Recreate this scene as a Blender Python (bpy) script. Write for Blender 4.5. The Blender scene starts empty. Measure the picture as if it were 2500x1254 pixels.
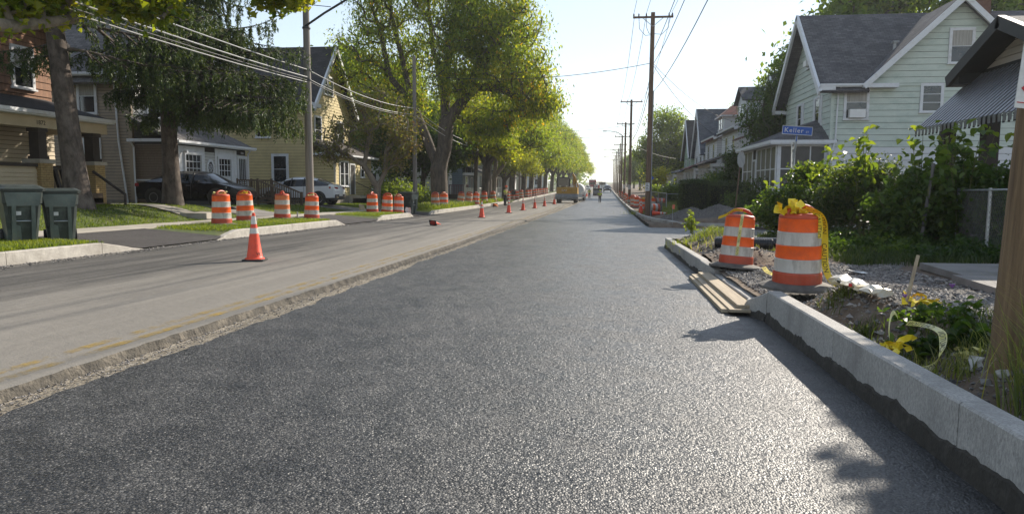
import bpy, math, random
import numpy as np
from mathutils import Vector, Matrix, noise as mnoise

scene = bpy.context.scene
R = math.radians

# ------------------------------------------------------------------ camera
HEAD, PITCH, ROLL = R(7.424), R(5.7135), R(0.35)
cd = bpy.data.cameras.new('camera'); cam = bpy.data.objects.new('camera', cd)
scene.collection.objects.link(cam); scene.camera = cam
cd.sensor_width = 36.0; cd.lens = 36.0 * 1733 / 2500; cd.clip_start = 0.05; cd.clip_end = 6000
_f0 = Vector((-math.sin(HEAD), math.cos(HEAD), 0)); _r0 = Vector((math.cos(HEAD), math.sin(HEAD), 0)); _u0 = Vector((0, 0, 1))
_f = _f0 * math.cos(PITCH) - _u0 * math.sin(PITCH); _u = _u0 * math.cos(PITCH) + _f0 * math.sin(PITCH)
_r = _r0 * math.cos(ROLL) + _u * math.sin(ROLL); _u2 = _u * math.cos(ROLL) - _r0 * math.sin(ROLL)
cam.matrix_world = Matrix(((_r.x, _u2.x, -_f.x, 0), (_r.y, _u2.y, -_f.y, 0), (_r.z, _u2.z, -_f.z, 0), (0, 0, 0, 1)))

# ------------------------------------------------------------------ sky, sun, exposure
SUN_AZ, SUN_EL = R(36.0), R(31.0)          # azimuth clockwise from +Y
world = bpy.data.worlds.new('World'); scene.world = world; world.use_nodes = True
wn = world.node_tree; bg = wn.nodes['Background']
sky = wn.nodes.new('ShaderNodeTexSky'); sky.sky_type = 'NISHITA'; sky.sun_disc = False
sky.sun_elevation = SUN_EL; sky.sun_rotation = SUN_AZ
sky.air_density = 1.0; sky.dust_density = 0.12; sky.ozone_density = 1.4
hs = wn.nodes.new('ShaderNodeHueSaturation'); hs.inputs['Saturation'].default_value = .85; gm = wn.nodes.new('ShaderNodeGamma'); gm.inputs[1].default_value = .64
wn.links.new(sky.outputs[0], hs.inputs['Color']); wn.links.new(hs.outputs[0], gm.inputs[0]); wn.links.new(gm.outputs[0], bg.inputs[0]); bg.inputs[1].default_value = 0.15
sl = bpy.data.lights.new('sun', 'SUN'); sl.energy = 3.35; sl.angle = R(0.55); sl.color = (1.0, 0.91, 0.78)
so = bpy.data.objects.new('sun', sl); scene.collection.objects.link(so)
_sd = Vector((math.sin(SUN_AZ) * math.cos(SUN_EL), math.cos(SUN_AZ) * math.cos(SUN_EL), math.sin(SUN_EL)))
so.rotation_euler = _sd.to_track_quat('Z', 'Y').to_euler(); so.location = _sd * 60
scene.view_settings.view_transform = 'Standard'; scene.view_settings.look = 'None'
scene.view_settings.gamma = 1.0; scene.view_settings.use_curve_mapping = False
scene.view_settings.exposure = 1.24

# ------------------------------------------------------------------ helpers
COL = scene.collection
def link(o, parent=None):
    COL.objects.link(o)
    if parent is not None: o.parent = parent
    return o
def tag(o, label=None, cat=None, group=None, kind=None):
    if label: o['label'] = label
    if cat: o['category'] = cat
    if group: o['group'] = group
    if kind: o['kind'] = kind
    return o
def thing(name, label, cat, loc=(0, 0, 0), rz=0, group=None):
    o = bpy.data.objects.new(name, None); link(o)
    o.location = loc; o.rotation_euler = (0, 0, rz); o.empty_display_size = 0.2
    return tag(o, label, cat, group)
def fast_mesh(name, V, F, attrs=None, smooth=False):
    V = np.asarray(V, np.float32); F = np.asarray(F, np.int32); k = F.shape[1]
    me = bpy.data.meshes.new(name); me.vertices.add(len(V)); me.vertices.foreach_set('co', V.ravel())
    me.loops.add(F.size); me.loops.foreach_set('vertex_index', F.ravel())
    me.polygons.add(len(F)); me.polygons.foreach_set('loop_start', np.arange(0, F.size, k, dtype=np.int32))
    me.polygons.foreach_set('loop_total', np.full(len(F), k, np.int32))
    me.polygons.foreach_set('use_smooth', np.full(len(F), smooth, bool))
    if attrs:
        for nm, a in attrs.items():
            at = me.attributes.new(nm, 'FLOAT', 'POINT'); at.data.foreach_set('value', np.asarray(a, np.float32))
    me.update(calc_edges=True); return me
def ob(name, me, mat=None, parent=None):
    o = bpy.data.objects.new(name, me)
    if mat is not None and len(me.materials) == 0: me.materials.append(mat)
    return link(o, parent)
class MB:
    def __init__(s): s.v = []; s.f = []
    def add(s, V, F):
        n = len(s.v); s.v += [tuple(p) for p in V]; s.f += [tuple(n + i for i in f) for f in F]; return s
    def box(s, x0, x1, y0, y1, z0, z1):
        return s.add([(x0,y0,z0),(x1,y0,z0),(x1,y1,z0),(x0,y1,z0),(x0,y0,z1),(x1,y0,z1),(x1,y1,z1),(x0,y1,z1)],
                     [(0,3,2,1),(4,5,6,7),(0,1,5,4),(1,2,6,5),(2,3,7,6),(3,0,4,7)])
    def hexa(s, P):      # 8 points bottom 4 ccw, top 4 ccw
        return s.add(P, [(0,3,2,1),(4,5,6,7),(0,1,5,4),(1,2,6,5),(2,3,7,6),(3,0,4,7)])
    def tube(s, pts, rad, n=6, cap=True):
        pts = [Vector(p) for p in pts]; m = len(pts)
        if not hasattr(rad, '__len__'): rad = [rad] * m
        V = []; ref = None
        for i, p in enumerate(pts):
            t = (pts[min(i + 1, m - 1)] - pts[max(i - 1, 0)]).normalized()
            if ref is None:
                ref = Vector((0, 0, 1)) if abs(t.z) < .9 else Vector((1, 0, 0))
            a = t.cross(ref).normalized(); b = a.cross(t); ref = b
            for k in range(n):
                an = 2 * math.pi * k / n; V.append(p + (a * math.cos(an) + b * math.sin(an)) * rad[i])
        F = [(i*n+k, i*n+(k+1)%n, (i+1)*n+(k+1)%n, (i+1)*n+k) for i in range(m-1) for k in range(n)]
        if cap: F += [tuple(range(n))[::-1], tuple((m-1)*n+k for k in range(n))]
        return s.add(V, F)
    def lathe(s, prof, n=24, c=(0, 0, 0), cap0=False, cap1=False):
        V = [(c[0]+r*math.cos(2*math.pi*k/n), c[1]+r*math.sin(2*math.pi*k/n), c[2]+z) for r, z in prof for k in range(n)]
        m = len(prof)
        F = [(i*n+k, i*n+(k+1)%n, (i+1)*n+(k+1)%n, (i+1)*n+k) for i in range(m-1) for k in range(n)]
        if cap0: F.append(tuple(range(n))[::-1])
        if cap1: F.append(tuple((m-1)*n+k for k in range(n)))
        return s.add(V, F)
    def prism(s, poly, axis, a0, a1):
        # poly: 2D pts ; axis 'x','y','z' extrude
        def mk(p, a): return {'x': (a, p[0], p[1]), 'y': (p[0], a, p[1]), 'z': (p[0], p[1], a)}[axis]
        n = len(poly); V = [mk(p, a0) for p in poly] + [mk(p, a1) for p in poly]
        F = [tuple(range(n)), tuple(range(n, 2*n))[::-1]] + [(i, n+i, n+(i+1) % n, (i+1) % n) for i in range(n)]
        return s.add(V, F)
    def slab(s, q, th):   # quad of 4 pts + thickness downwards along its normal
        q = [Vector(p) for p in q]; nrm = (q[1]-q[0]).cross(q[3]-q[0]).normalized()
        if nrm.z < 0: q = q[::-1]; nrm = -nrm
        return s.hexa([p - nrm*th for p in q] + q)
    def mesh(s, name, smooth=False):
        me = bpy.data.meshes.new(name); me.from_pydata(s.v, [], s.f)
        if smooth: me.polygons.foreach_set('use_smooth', [True]*len(me.polygons))
        me.update()
        return me
    def build(s, name, mat, parent=None, smooth=False, recalc=True, bevel=0):
        me = s.mesh(name, smooth)
        if recalc:
            import bmesh
            bm = bmesh.new(); bm.from_mesh(me); bmesh.ops.recalc_face_normals(bm, faces=bm.faces)
            bm.to_mesh(me); bm.free()
        o = ob(name, me, mat, parent)
        if bevel:
            b = o.modifiers.new('bevel', 'BEVEL'); b.width = bevel; b.segments = 2; b.limit_method = 'ANGLE'
        if smooth:
            try: me.set_sharp_from_angle(angle=R(40))
            except Exception: pass
        return o
def copy_tree(o, parent=None):
    c = o.copy(); COL.objects.link(c)
    if parent is not None:
        c.parent = parent; c.matrix_parent_inverse = o.matrix_parent_inverse.copy()
    for ch in o.children: copy_tree(ch, c)
    return c

# ------------------------------------------------------------------ materials
def mat(name, c1, c2=None, rough=.7, scale=3.0, bump=0.0, bscale=None, metal=0.0, spec=.5, detail=4, dirt=None, dscale=1.2, coat=0, stretch=None):
    m = bpy.data.materials.new(name); m.use_nodes = True; nt = m.node_tree; b = nt.nodes['Principled BSDF']
    b.inputs['Roughness'].default_value = rough; b.inputs['Metallic'].default_value = metal
    b.inputs['Specular IOR Level'].default_value = spec
    if coat: b.inputs['Coat Weight'].default_value = coat; b.inputs['Coat Roughness'].default_value = .05
    tc = nt.nodes.new('ShaderNodeTexCoord'); src = tc.outputs['Object']
    if stretch:
        mp = nt.nodes.new('ShaderNodeMapping'); mp.inputs['Scale'].default_value = stretch
        nt.links.new(src, mp.inputs[0]); src = mp.outputs[0]
    if c2 is None: c2 = tuple(x*.82 for x in c1)
    n = nt.nodes.new('ShaderNodeTexNoise'); n.inputs['Scale'].default_value = scale; n.inputs['Detail'].default_value = detail
    n.inputs['Roughness'].default_value = .65
    nt.links.new(src, n.inputs['Vector'])
    r = nt.nodes.new('ShaderNodeValToRGB'); r.color_ramp.elements[0].position = .35; r.color_ramp.elements[1].position = .65
    r.color_ramp.elements[0].color = (*c2, 1); r.color_ramp.elements[1].color = (*c1, 1)
    nt.links.new(n.outputs['Fac'], r.inputs[0]); out = r.outputs[0]
    if dirt:
        n2 = nt.nodes.new('ShaderNodeTexNoise'); n2.inputs['Scale'].default_value = dscale; n2.inputs['Detail'].default_value = 6
        n2.inputs['Roughness'].default_value = .7; nt.links.new(src, n2.inputs['Vector'])
        r2 = nt.nodes.new('ShaderNodeValToRGB'); r2.color_ramp.elements[0].position = .48; r2.color_ramp.elements[1].position = .72
        nt.links.new(n2.outputs['Fac'], r2.inputs[0])
        mx = nt.nodes.new('ShaderNodeMix'); mx.data_type = 'RGBA'; mx.inputs[7].default_value = (*dirt, 1)
        nt.links.new(r2.outputs[0], mx.inputs[0]); nt.links.new(out, mx.inputs[6]); out = mx.outputs[2]
    nt.links.new(out, b.inputs['Base Color'])
    if bump:
        n3 = nt.nodes.new('ShaderNodeTexNoise'); n3.inputs['Scale'].default_value = bscale or scale*4; n3.inputs['Detail'].default_value = 5
        nt.links.new(src, n3.inputs['Vector'])
        bp = nt.nodes.new('ShaderNodeBump'); bp.inputs['Strength'].default_value = bump; bp.inputs['Distance'].default_value = .02
        nt.links.new(n3.outputs['Fac'], bp.inputs['Height']); nt.links.new(bp.outputs[0], b.inputs['Normal'])
    return m
def leafmat(name, cols, trans=.45, rough=.5, obj_rand=False):
    m = bpy.data.materials.new(name); m.use_nodes = True; nt = m.node_tree
    for n in list(nt.nodes): nt.nodes.remove(n)
    o = nt.nodes.new('ShaderNodeOutputMaterial'); a = nt.nodes.new('ShaderNodeAttribute'); a.attribute_name = 'rnd'
    r = nt.nodes.new('ShaderNodeValToRGB'); els = r.color_ramp.elements
    while len(els) < len(cols): els.new(.5)
    for i, (p, c) in enumerate(cols): els[i].position = p; els[i].color = (*c, 1)
    nt.links.new(a.outputs['Fac'], r.inputs[0])
    d = nt.nodes.new('ShaderNodeBsdfPrincipled'); d.inputs['Roughness'].default_value = rough; d.inputs['Specular IOR Level'].default_value = .35
    t = nt.nodes.new('ShaderNodeBsdfTranslucent'); mx = nt.nodes.new('ShaderNodeMixShader'); mx.inputs[0].default_value = trans
    br = nt.nodes.new('ShaderNodeMix'); br.data_type = 'RGBA'; br.blend_type = 'MULTIPLY'; br.inputs[0].default_value = 1
    br.inputs[7].default_value = (3.0, 2.8, .9, 1)
    nt.links.new(r.outputs[0], d.inputs['Base Color']); nt.links.new(r.outputs[0], br.inputs[6]); nt.links.new(br.outputs[2], t.inputs[0])
    nt.links.new(d.outputs[0], mx.inputs[1]); nt.links.new(t.outputs[0], mx.inputs[2]); nt.links.new(mx.outputs[0], o.inputs[0])
    return m
def roofmat(name, c1, c2, w=.32, h=.14):
    m = mat(name, c1, c2, rough=.9, scale=1.2); nt = m.node_tree; b = nt.nodes['Principled BSDF']
    tc = nt.nodes.new('ShaderNodeTexCoord'); uvm = tc.outputs['UV']
    bt = nt.nodes.new('ShaderNodeTexBrick'); bt.inputs['Scale'].default_value = 1; bt.inputs['Brick Width'].default_value = w
    bt.inputs['Row Height'].default_value = h; bt.inputs['Mortar Size'].default_value = .012; bt.inputs['Mortar Smooth'].default_value = .2
    bt.inputs['Color1'].default_value = (1.15, 1.15, 1.15, 1); bt.inputs['Color2'].default_value = (.62, .62, .64, 1); bt.inputs['Mortar'].default_value = (.35, .35, .35, 1)
    nt.links.new(uvm, bt.inputs['Vector'])
    old = b.inputs['Base Color'].links[0].from_socket
    mx = nt.nodes.new('ShaderNodeMix'); mx.data_type = 'RGBA'; mx.blend_type = 'MULTIPLY'; mx.inputs[0].default_value = .85
    nt.links.new(old, mx.inputs[6]); nt.links.new(bt.outputs['Color'], mx.inputs[7]); nt.links.new(mx.outputs[2], b.inputs['Base Color'])
    bp = nt.nodes.new('ShaderNodeBump'); bp.inputs['Distance'].default_value = .02; bp.inputs['Strength'].default_value = .7
    nt.links.new(bt.outputs['Fac'], bp.inputs['Height']); bp.invert = True; nt.links.new(bp.outputs[0], b.inputs['Normal'])
    return m

def asphalt(name, dark, light, stone=70., bump=.6, rough=.55, spec=.4, dust=None, dust_amt=.0, streak=None, sparkle=.25, dusth=None, facet=0, pits=0):
    m = bpy.data.materials.new(name); m.use_nodes = True; nt = m.node_tree; L = nt.links.new; b = nt.nodes['Principled BSDF']
    tc = nt.nodes.new('ShaderNodeTexCoord'); src = tc.outputs['Object']
    def noise(sc, det=4, ro=.6, vec=None):
        n = nt.nodes.new('ShaderNodeTexNoise'); n.inputs['Scale'].default_value = sc; n.inputs['Detail'].default_value = det; n.inputs['Roughness'].default_value = ro
        L(vec or src, n.inputs['Vector']); return n.outputs['Fac']
    def ramp(f, a, b_, ca, cb):
        r = nt.nodes.new('ShaderNodeValToRGB'); e = r.color_ramp.elements; e[0].position = a; e[1].position = b_
        e[0].color = (*ca, 1); e[1].color = (*cb, 1); L(f, r.inputs[0]); return r.outputs[0]
    def mix(f, a, b_, mode='MIX'):
        x = nt.nodes.new('ShaderNodeMix'); x.data_type = 'RGBA'; x.blend_type = mode
        if isinstance(f, float): x.inputs[0].default_value = f
        else: L(f, x.inputs[0])
        for k, c in ((6, a), (7, b_)):
            if isinstance(c, tuple): x.inputs[k].default_value = (*c, 1)
            else: L(c, x.inputs[k])
        return x.outputs[2]
    vo = nt.nodes.new('ShaderNodeTexVoronoi'); vo.inputs['Scale'].default_value = stone; L(src, vo.inputs['Vector'])
    vo2 = nt.nodes.new('ShaderNodeTexVoronoi'); vo2.inputs['Scale'].default_value = stone*.45; L(src, vo2.inputs['Vector'])
    mpb = nt.nodes.new('ShaderNodeMapping'); mpb.inputs['Scale'].default_value = (1, .3, 1); L(src, mpb.inputs[0])
    big = noise(.7, 7, .68, mpb.outputs[0])
    c = ramp(big, .3, .7, dark, light)
    sepc = nt.nodes.new('ShaderNodeSeparateColor'); L(vo.outputs['Color'], sepc.inputs[0])
    gr = ramp(sepc.outputs[0], .0, 1., (.55, .55, .55), (1.45, 1.45, 1.45)); c = mix(1., c, gr, 'MULTIPLY')
    sp = ramp(sepc.outputs[1], .86, .97, (0, 0, 0), (1, 1, 1))
    spf = nt.nodes.new('ShaderNodeMath'); spf.operation = 'MULTIPLY'; spf.inputs[1].default_value = sparkle; L(sp, spf.inputs[0])
    c = mix(spf.outputs[0], c, (.34, .34, .33))
    if pits:
        pd_ = ramp(vo.outputs['Distance'], .25, .75, (1.15, 1.15, 1.15), (.22, .22, .22)); c = mix(1., c, pd_, 'MULTIPLY')
        cl = ramp(noise(4.5, 7, .78), .40, .64, (.6, .6, .6), (1.3, 1.3, 1.3)); c = mix(1., c, cl, 'MULTIPLY')
    if streak:
        mp = nt.nodes.new('ShaderNodeMapping'); mp.inputs['Scale'].default_value = (1.3, .045, 1); L(src, mp.inputs[0])
        s = noise(1.6, 6, .68, mp.outputs[0]); c = mix(ramp(s, .47, .66, (0, 0, 0), (.8, .8, .8)), c, streak)
        mp2 = nt.nodes.new('ShaderNodeMapping'); mp2.inputs['Scale'].default_value = (2.2, .03, 1); mp2.inputs['Location'].default_value = (7, 3, 0); L(src, mp2.inputs[0])
        s2 = noise(1.3, 5, .6, mp2.outputs[0]); c = mix(ramp(s2, .5, .68, (0, 0, 0), (.5, .5, .5)), c, tuple(x*.55 for x in dark))
    if dust:
        sx = nt.nodes.new('ShaderNodeSeparateXYZ'); L(src, sx.inputs[0])
        mr = nt.nodes.new('ShaderNodeMapRange'); mr.inputs[1].default_value = dusth[0]; mr.inputs[2].default_value = dusth[1]; L(sx.outputs[0], mr.inputs[0])
        mp = nt.nodes.new('ShaderNodeMapping'); mp.inputs['Scale'].default_value = (1, .18, 1); L(src, mp.inputs[0])
        dn = noise(1.1, 7, .7, mp.outputs[0])
        ad = nt.nodes.new('ShaderNodeMath'); ad.operation = 'ADD'; L(dn, ad.inputs[0]); L(mr.outputs[0], ad.inputs[1])
        dm = ramp(ad.outputs[0], .62, 1.35, (0, 0, 0), (dust_amt,)*3); c = mix(dm, c, dust)
    L(c, b.inputs['Base Color'])
    b.inputs['Specular IOR Level'].default_value = spec
    rr = ramp(noise(2.2, 4), .3, .7, (rough-.08,)*3, (rough+.1,)*3); L(rr, b.inputs['Roughness'])
    hm = nt.nodes.new('ShaderNodeMath'); hm.operation = 'ADD'; L(vo.outputs['Distance'], hm.inputs[0]); L(vo2.outputs['Distance'], hm.inputs[1])
    bp = nt.nodes.new('ShaderNodeBump'); bp.inputs['Strength'].default_value = bump; bp.inputs['Distance'].default_value = .006; bp.invert = True
    L(hm.outputs[0], bp.inputs['Height'])
    bp2 = nt.nodes.new('ShaderNodeBump'); bp2.inputs['Strength'].default_value = .25; bp2.inputs['Distance'].default_value = .05
    if facet:
        # each stone of the open surface course lies at its own tilt
        ge = nt.nodes.new('ShaderNodeNewGeometry'); vm = nt.nodes.new('ShaderNodeVectorMath'); vm.operation = 'SUBTRACT'; vm.inputs[1].default_value = (.5, .5, .5); L(vo.outputs['Color'], vm.inputs[0])
        vs = nt.nodes.new('ShaderNodeVectorMath'); vs.operation = 'SCALE'; vs.inputs['Scale'].default_value = facet; L(vm.outputs[0], vs.inputs[0])
        va = nt.nodes.new('ShaderNodeVectorMath'); va.operation = 'ADD'; L(ge.outputs['Normal'], va.inputs[0]); L(vs.outputs[0], va.inputs[1])
        vn = nt.nodes.new('ShaderNodeVectorMath'); vn.operation = 'NORMALIZE'; L(va.outputs[0], vn.inputs[0]); L(vn.outputs[0], bp.inputs['Normal'])
    L(noise(6, 4), bp2.inputs['Height']); L(bp.outputs[0], bp2.inputs['Normal']); L(bp2.outputs[0], b.inputs['Normal'])
    return m

M = {}
M['new_asphalt'] = asphalt('new_asphalt', (.027, .026, .0255), (.070, .067, .063), stone=80, bump=.9, rough=.47, spec=.8, sparkle=.25, facet=.38, pits=1)
M['old_asphalt'] = asphalt('old_asphalt', (.062, .059, .056), (.105, .098, .09), stone=120, bump=.35, rough=.78, spec=.25, streak=(.19, .178, .16), dust=(.265, .243, .21), dust_amt=.6, dusth=(-8.5, -2.6), sparkle=.12)
M['milled'] = asphalt('milled', (.13, .115, .09), (.25, .215, .165), stone=45, bump=1.0, rough=.85, spec=.2, streak=(.36, .32, .26), sparkle=.4)
M['tar'] = mat('joint_tar', (.022, .021, .02), (.03, .029, .028), rough=.7, scale=8)
M['drive_asphalt'] = asphalt('drive_asphalt', (.055, .05, .05), (.08, .074, .07), stone=90, bump=.5, rough=.8, spec=.2, sparkle=.1)
M['concrete'] = mat('concrete', (.42, .38, .32), (.33, .30, .25), rough=.9, scale=2, bump=.2, bscale=40, dirt=(.25, .22, .18))
M['slab'] = mat('old_slab', (.25, .23, .215), (.17, .16, .15), rough=.9, scale=1.5, bump=.4, bscale=30, dirt=(.12, .11, .09))
M['granite'] = mat('granite_kerb', (.46, .43, .38), (.34, .315, .28), rough=.85, scale=14, bump=.35, bscale=60, dirt=(.26, .235, .2), dscale=2.5, stretch=(1, .5, .5))
M['kerb_conc'] = mat('new_kerb_concrete', (.52, .495, .455), (.30, .285, .265), rough=.85, scale=75, bump=.5, bscale=120, dirt=(.27, .255, .235), dscale=2.2, stretch=(1, 1, .45))
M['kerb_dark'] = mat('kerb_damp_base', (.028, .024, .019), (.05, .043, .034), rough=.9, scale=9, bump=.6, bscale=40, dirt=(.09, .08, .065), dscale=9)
M['soil'] = mat('soil', (.175, .125, .085), (.095, .068, .047), rough=1, scale=5, bump=1.0, bscale=22, dirt=(.17, .14, .11), dscale=3)
M['lawn'] = mat('lawn_soil', (.09, .12, .03), (.06, .08, .022), rough=1, scale=2.5, bump=.8, bscale=40, dirt=(.16, .13, .07), dscale=1.0)
M['gravelbed'] = mat('gravel_bed', (.17, .155, .14), (.085, .078, .07), rough=1, scale=38, bump=1.0, bscale=45, dirt=(.21, .19, .165), dscale=1)
M['stone'] = mat('gravel_stone', (.24, .22, .20), (.12, .11, .105), rough=.85, scale=6)
def stonemat():
    m = bpy.data.materials.new('gravel_stones'); m.use_nodes = True; nt = m.node_tree; b = nt.nodes['Principled BSDF']
    a = nt.nodes.new('ShaderNodeAttribute'); a.attribute_name = 'rnd'; r = nt.nodes.new('ShaderNodeValToRGB')
    r.color_ramp.elements[0].color = (.07, .064, .06, 1); r.color_ramp.elements[1].color = (.34, .31, .28, 1)
    nt.links.new(a.outputs['Fac'], r.inputs[0]); nt.links.new(r.outputs[0], b.inputs['Base Color']); b.inputs['Roughness'].default_value = .8
    return m
M['stones'] = stonemat()
M['white'] = mat('white_paint', (.72, .71, .69), (.64, .63, .61), rough=.6, scale=2)
M['trimwhite'] = mat('white_trim', (.66, .67, .69), (.56, .57, .59), rough=.55, scale=3, dirt=(.45, .44, .42), dscale=3)
M['glass'] = mat('window_glass', (.012, .014, .016), (.03, .032, .034), rough=.06, scale=.8, spec=.8)
M['curtain'] = mat('curtain', (.40, .38, .34), (.25, .24, .22), rough=.9, scale=2, stretch=(12, 12, .6))
M['screen'] = mat('porch_screen', (.075, .07, .065), (.04, .038, .035), rough=.4, scale=1)
M['bark'] = mat('bark', (.13, .105, .08), (.05, .04, .032), rough=.95, scale=6, bump=1.0, bscale=10, stretch=(1, 1, .3))
M['sprucebark'] = mat('spruce_bark', (.105, .082, .068), (.04, .031, .026), rough=.95, scale=7, bump=1.0, bscale=9, stretch=(1, 1, .5), dirt=(.15, .125, .105), dscale=4)
M['palebark'] = mat('pale_bark', (.24, .20, .15), (.12, .10, .075), rough=.95, scale=6, bump=.8, bscale=12, stretch=(1, 1, .3))
M['wood_pole'] = mat('weathered_pole_wood', (.20, .125, .075), (.115, .07, .045), rough=.9, scale=4, bump=.6, bscale=14, stretch=(4, 4, .15), dirt=(.07, .05, .04), dscale=3)
M['near_pole'] = mat('near_pole_wood', (.27, .18, .095), (.15, .095, .05), rough=.9, scale=5, bump=.9, bscale=16, stretch=(5, 5, .12), dirt=(.11, .07, .04), dscale=4)
M['grey_pole'] = mat('grey_pole_wood', (.24, .215, .185), (.155, .138, .12), rough=.9, scale=4, bump=.5, bscale=14, stretch=(4, 4, .12))
M['lumber'] = mat('lumber', (.44, .36, .25), (.34, .27, .18), rough=.8, scale=4, bump=.3, bscale=20, stretch=(6, .3, 6), dirt=(.25, .2, .15))
M['deckwood'] = mat('deck_wood', (.16, .11, .07), (.095, .065, .042), rough=.85, scale=5, stretch=(1, 1, .3))
M['darkwood'] = mat('dark_brown_paint', (.045, .032, .025), (.028, .02, .016), rough=.6, scale=3)
M['old_galv'] = mat('weathered_fence_wire', (.13, .125, .12), (.09, .085, .08), rough=.7, scale=6)
M['edgecut'] = mat('broken_asphalt_edge', (.10, .088, .07), (.05, .045, .038), rough=.95, scale=16, bump=1.0, bscale=40, dirt=(.22, .19, .15), dscale=6)
M['backing'] = mat('lap_shade_backing', (.045, .04, .035), (.035, .03, .027), rough=1)  # dark colour stands in for shade lines under the lapped boards
M['galv'] = mat('galvanised_steel', (.42, .44, .45), (.30, .31, .32), rough=.45, scale=6, metal=.7)
M['wire'] = mat('black_cable', (.03, .03, .032), (.02, .02, .02), rough=.6)
M['lightwire'] = mat('bare_aluminium_cable', (.36, .36, .36), (.28, .28, .28), rough=.4, metal=.3)
M['iron'] = mat('dark_iron', (.05, .05, .055), (.03, .03, .03), rough=.5, metal=.4)
M['or_band'] = mat('fluorescent_orange_sheeting', (.95, .13, .008), (.84, .105, .008), rough=.42, scale=5, dirt=(.66, .09, .02), dscale=4)
M['wh_band'] = mat('white_reflective_sheeting', (.66, .62, .56), (.52, .48, .43), rough=.4, scale=3.5, dirt=(.22, .195, .165), dscale=4.5, stretch=(1, 1, .35))
M['drum_body'] = mat('drum_plastic', (.52, .07, .022), (.42, .055, .022), rough=.5, scale=4, dirt=(.30, .06, .03))
M['or_faded'] = mat('faded_orange_sheeting', (.72, .19, .05), (.60, .15, .04), rough=.5, scale=5, dirt=(.5, .2, .1), dscale=4)
M['rubber'] = mat('rubber_base', (.15, .135, .115), (.085, .075, .066), rough=.85, scale=6, bump=.2)
M['rubber_black'] = mat('black_rubber', (.02, .02, .02), (.035, .033, .03), rough=.8)
M['cone'] = mat('cone_orange', (.82, .075, .022), (.70, .065, .02), rough=.5, scale=5, dirt=(.45, .05, .03), dscale=7)
M['tape'] = mat('caution_tape', (.86, .66, .03), (.76, .56, .03), rough=.35, scale=6)
M['tape_old'] = mat('dirty_caution_tape', (.72, .66, .16), (.55, .50, .2), rough=.45, scale=8, dirt=(.6, .58, .45), dscale=6)
M['ink'] = mat('black_ink', (.02, .018, .015), (.015, .015, .015), rough=.6)
M['bin'] = mat('dark_green_bin_plastic', (.036, .047, .042), (.026, .034, .031), rough=.45, scale=4, dirt=(.10, .13, .115), dscale=2)
M['bin_lid'] = mat('bin_lid_plastic', (.06, .072, .067), (.04, .048, .045), rough=.4, scale=4)
M['bin_face'] = mat('pale_bin_panel', (.13, .16, .14), (.08, .10, .09), rough=.5, scale=3, dirt=(.17, .16, .12), dscale=4)  # front panel colour, paler than the bin body
M['sticker'] = mat('white_sticker', (.7, .7, .68), (.6, .6, .6), rough=.5)
M['blue_sign'] = mat('blue_sign_face', (.015, .09, .42), (.013, .08, .37), rough=.35)
M['sign_white'] = mat('white_sign_face', (.72, .72, .70), (.62, .61, .58), rough=.4, dirt=(.45, .42, .38), dscale=5)
M['sign_back'] = mat('aluminium_sign_back', (.34, .345, .34), (.27, .27, .27), rough=.5, metal=.3)
M['red'] = mat('red_sign_print', (.55, .018, .025), (.48, .015, .02), rough=.45)
M['brick'] = mat('buff_brick', (.42, .30, .13), (.30, .20, .09), rough=.9, scale=7, bump=.3)
M['mortar'] = mat('mortar', (.16, .125, .07), (.12, .09, .05), rough=1)
M['yellow_line'] = mat('worn_yellow_paint', (.42, .27, .03), (.30, .21, .06), rough=.7, scale=9)
M['carblack'] = mat('black_car_paint', (.006, .006, .008), (.005, .005, .006), rough=.2, spec=.2, coat=0)
M['carwhite'] = mat('white_car_paint', (.74, .75, .77), (.72, .73, .75), rough=.2, coat=.6)
M['carglass'] = mat('car_glass', (.008, .009, .011), (.006, .007, .008), rough=.03, spec=.5)
M['taillight'] = mat('red_tail_light', (.35, .01, .015), (.25, .008, .01), rough=.15)
M['headlight'] = mat('headlight_glass', (.55, .57, .6), (.35, .37, .4), rough=.1)
M['chrome'] = mat('chrome', (.7, .7, .7), (.6, .6, .6), rough=.15, metal=1)
M['mach_yellow'] = mat('machine_yellow', (.46, .25, .02), (.38, .2, .018), rough=.45, dirt=(.3, .2, .08), dscale=3)
M['mach_grey'] = mat('worn_steel', (.20, .20, .205), (.12, .12, .12), rough=.5, dirt=(.26, .24, .22), dscale=5)
M['mach_black'] = mat('machine_black', (.022, .022, .024), (.03, .03, .03), rough=.5)
M['truck_red'] = mat('red_truck_paint', (.22, .02, .03), (.18, .018, .028), rough=.4)
M['pipe'] = mat('black_plastic_pipe', (.015, .017, .019), (.02, .022, .025), rough=.35)
M['vest'] = mat('hi_vis_vest', (.50, .62, .06), (.42, .54, .05), rough=.7)
M['hat_or'] = mat('orange_hard_hat', (.75, .16, .07), (.65, .13, .06), rough=.35)
M['skin'] = mat('skin', (.42, .26, .19), (.38, .23, .17), rough=.6)
M['navy'] = mat('dark_work_trousers', (.02, .022, .03), (.03, .032, .04), rough=.9)
M['vinyl'] = mat('white_vinyl_fence', (.68, .68, .68), (.6, .6, .6), rough=.5)
M['maroon'] = mat('maroon_paint', (.12, .025, .03), (.09, .02, .022), rough=.6)
M['bag'] = mat('plastic_bag', (.62, .6, .56), (.5, .48, .45), rough=.4, dirt=(.6, .42, .08), dscale=2.0)
M['alum'] = mat('awning_aluminium', (.20, .20, .215), (.155, .155, .165), rough=.38, scale=4, metal=.35, dirt=(.12, .115, .11), dscale=2)
M['awn_dark'] = mat('awning_dark_trim', (.028, .027, .026), (.02, .02, .02), rough=.6)
M['thatch'] = mat('stem', (.11, .13, .04), (.09, .08, .03), rough=.8)
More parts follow.
